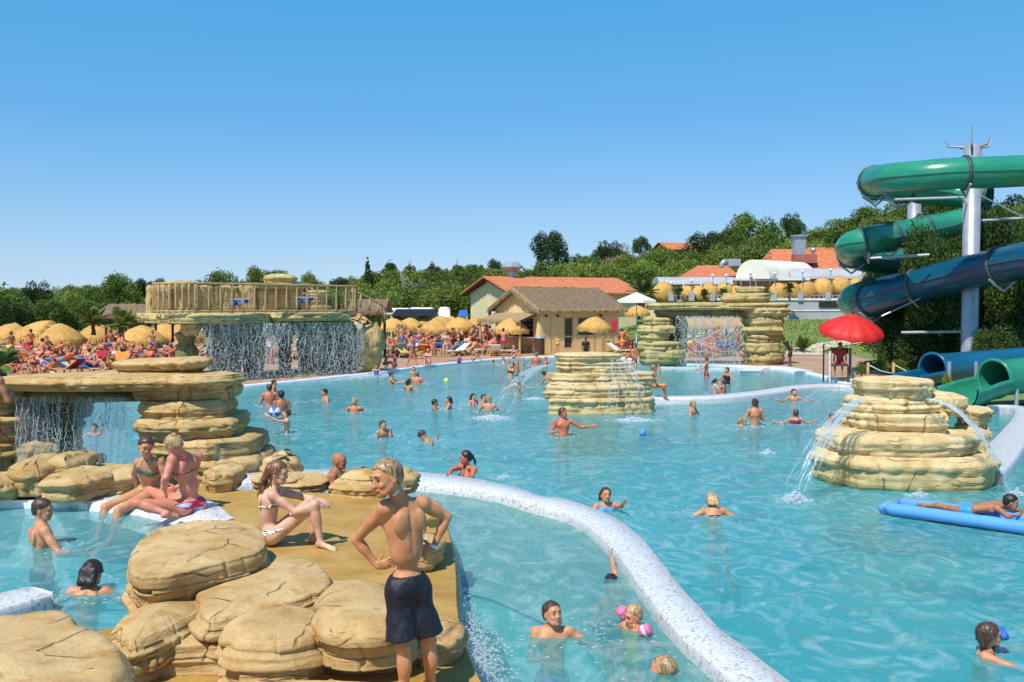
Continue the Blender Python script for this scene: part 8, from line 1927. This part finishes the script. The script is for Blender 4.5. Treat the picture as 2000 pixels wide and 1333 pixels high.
def crowd_person(key, loc, rz, where, cr, group, scale=1.0):
    pr = PR[key]; o = pr[0] if not pr[1] else copy_tree(pr[0]); pr[1] = True
    sk = cr.choice(['tan', 'burnt', 'burnt', 'brown', 'pink', 'pale']); sw = cr.choice(['red', 'blue', 'black', 'navy', 'white', 'orange', 'pinkc', 'wine', 'sky', 'yellow']); hr = cr.choice(['black', 'brown', 'brown', 'blond', 'auburn'])
    o.location = loc; o.rotation_euler = (0, 0, rz); o.scale = (scale,)*3
    for c in o.children:
        nm = c.name.split('.')[0]
        if not c.material_slots: continue
        if nm == 'body': mt = SKIN[sk]
        elif nm == 'hair': mt = HAIR[hr]
        elif nm in ('bikini_top', 'bikini_bottom', 'swim_shorts'): mt = CL[sw]
        else: continue
        c.material_slots[0].link = 'OBJECT'; c.material_slots[0].material = mt
    cw = {'pinkc': 'pink', 'wine': 'wine-red', 'sky': 'light blue', 'navy': 'navy'}.get(sw, sw); base = f"{SKW[sk]} {'woman' if pr[3] else 'man'}, {hr if hr != 'blond' else 'blond'} hair, {cw} swimwear, {WORDS[key]} {where}"
    n = used_labels.get(base, 0); used_labels[base] = n+1
    o['label'] = base if n == 0 else f"{ordn(n)} {base}"; o['category'] = 'person'; o['group'] = group
    return o
def crowd_zone(n, px0, px1, d0, d1, where, group, seed, mix, tl='towels', ll='', z=.07, ok=lambda x, d: True, nl=0):
    cr = random.Random(seed); k = 0; pl = []
    for i in range(nl):
        px = px0+(px1-px0)*(i+.5)/nl+cr.uniform(-6, 6); d = cr.uniform(d0, d1); q = A(px, 600, d)
        if not ok(px, d): continue
        tow = cr.choice(['white', 'red', 'sky', 'orange', 'wine', 'pinkc', 'blue', 'white', 'yellow']); rz = cr.uniform(0, 6.28); tw_ = {'pinkc': 'pink', 'sky': 'light blue', 'wine': 'wine-red'}.get(tow, tow)
        base = f"wooden lounger with {tw_} towel {where}"; n_ = used_labels.get(base, 0); used_labels[base] = n_+1
        lounger((q.x, d, z), rz, tow, base if n_ == 0 else f"{ordn(n_)} {base}", group[1], cr.choice(['wine', 'white', 'navy', 'sky', 'orange']))
        if cr.random() < .6: key = cr.choice(['lief', 'liem', 'chair']); o = crowd_person(key, (q.x, d, z+.28), rz+(0 if key != 'chair' else 1.5), where, cr, group[0])
    for i in range(n):
        px = cr.uniform(px0, px1); d = cr.uniform(d0, d1)
        if not ok(px, d): continue
        q = A(px, 600, d); key = cr.choice(mix); crowd_person(key, (q.x, d, z), cr.uniform(0, 6.28), where, cr, group[0], cr.choice([1, 1, .95, 1.05, .8, .7]))
crowd_zone(70, 15, 385, 38, 60, 'on the left terrace', ('crowd on the left terrace', 'loungers on the left terrace'), 11, ['sitm', 'sitf', 'sitm', 'sitf', 'lief', 'chair', 'liem'], nl=30)
crowd_zone(60, 757, 1000, 60, 74, 'under the middle parasols', ('crowd under the middle parasols', 'loungers under the middle parasols'), 12, ['standm', 'sitm', 'sitf', 'sitm', 'sitf', 'chair', 'benda'], nl=24)
crowd_zone(10, 760, 990, 56, 62, 'on the front deck strip', ('sunbathers on the far deck edge', 'loungers on the far deck edge'), 13, ['sitf', 'sitm', 'lief', 'chair'], nl=12, ok=lambda x, d: d > 5605/(((-.118)*(x-740)+731)-600)*1.03)
crowd_zone(12, 1338, 1448, 56, 64, 'seen through the stone arch', ('people beyond the arch', 'loungers beyond the arch'), 14, ['sitm', 'sitf', 'standm', 'chair', 'standf'], nl=10)
crowd_zone(4, 1205, 1240, 58, 66, 'between bar and arch', ('people right of the bar', 'loungers right of the bar'), 15, ['sitm', 'standf', 'sitf'], nl=4)
crowd_zone(14, 420, 690, 50, 60, 'glimpsed behind the wide waterfall', ('people behind the waterfall', 'loungers behind the waterfall'), 16, ['sitm', 'standm', 'sitf'], nl=6)
for i, (x, y, c) in enumerate([(800, 700, 'yellow'), (776, 692, 'sky'), (890, 696, 'white'), (930, 690, 'red'), (1012, 690, 'purple')]):
    q = P(x, y, .07); lounger((q.x, q.y, .07), R([60, 100, -40, -60, -85][i]), c, ['yellowish lounger beside the end boulder', 'lounger with pale blue towel by the boulder', 'lounger with white towel in the front row', 'lounger with red towel in the front row', 'lounger with purple towel before the bar'][i], 'front row of loungers', 'frame' if False else 'wine')
for k_ in PR:
    if not PR[k_][1]:
        for c in list(PR[k_][0].children): bpy.data.objects.remove(c)
        bpy.data.objects.remove(PR[k_][0])
m_ = MB(); r_ = random.Random(55)
for (x, y, z, d) in SWL:
    for i in range(46 if d < 30 else 22):
        a = r_.uniform(0, 6.283); q = .24+abs(r_.gauss(0, .22)); r1 = (.006+.0003*d)*r_.uniform(.5, 1.5); p = Vector((x+q*math.cos(a), y+q*math.sin(a), z+abs(r_.gauss(0, .012))))
        m_.raw([p+Vector(v)*r1 for v in ((1.8, 0, 0), (-1.8, 0, 0), (0, 1.2, 0), (0, -1.2, 0), (0, 0, .7))], [(0, 2, 4), (2, 1, 4), (1, 3, 4), (3, 0, 4)])
o = m_.build('bubbles', M['foam']); tag(o, 'small bubbles and drops on the water round the swimmers', 'foam', None, 'stuff')
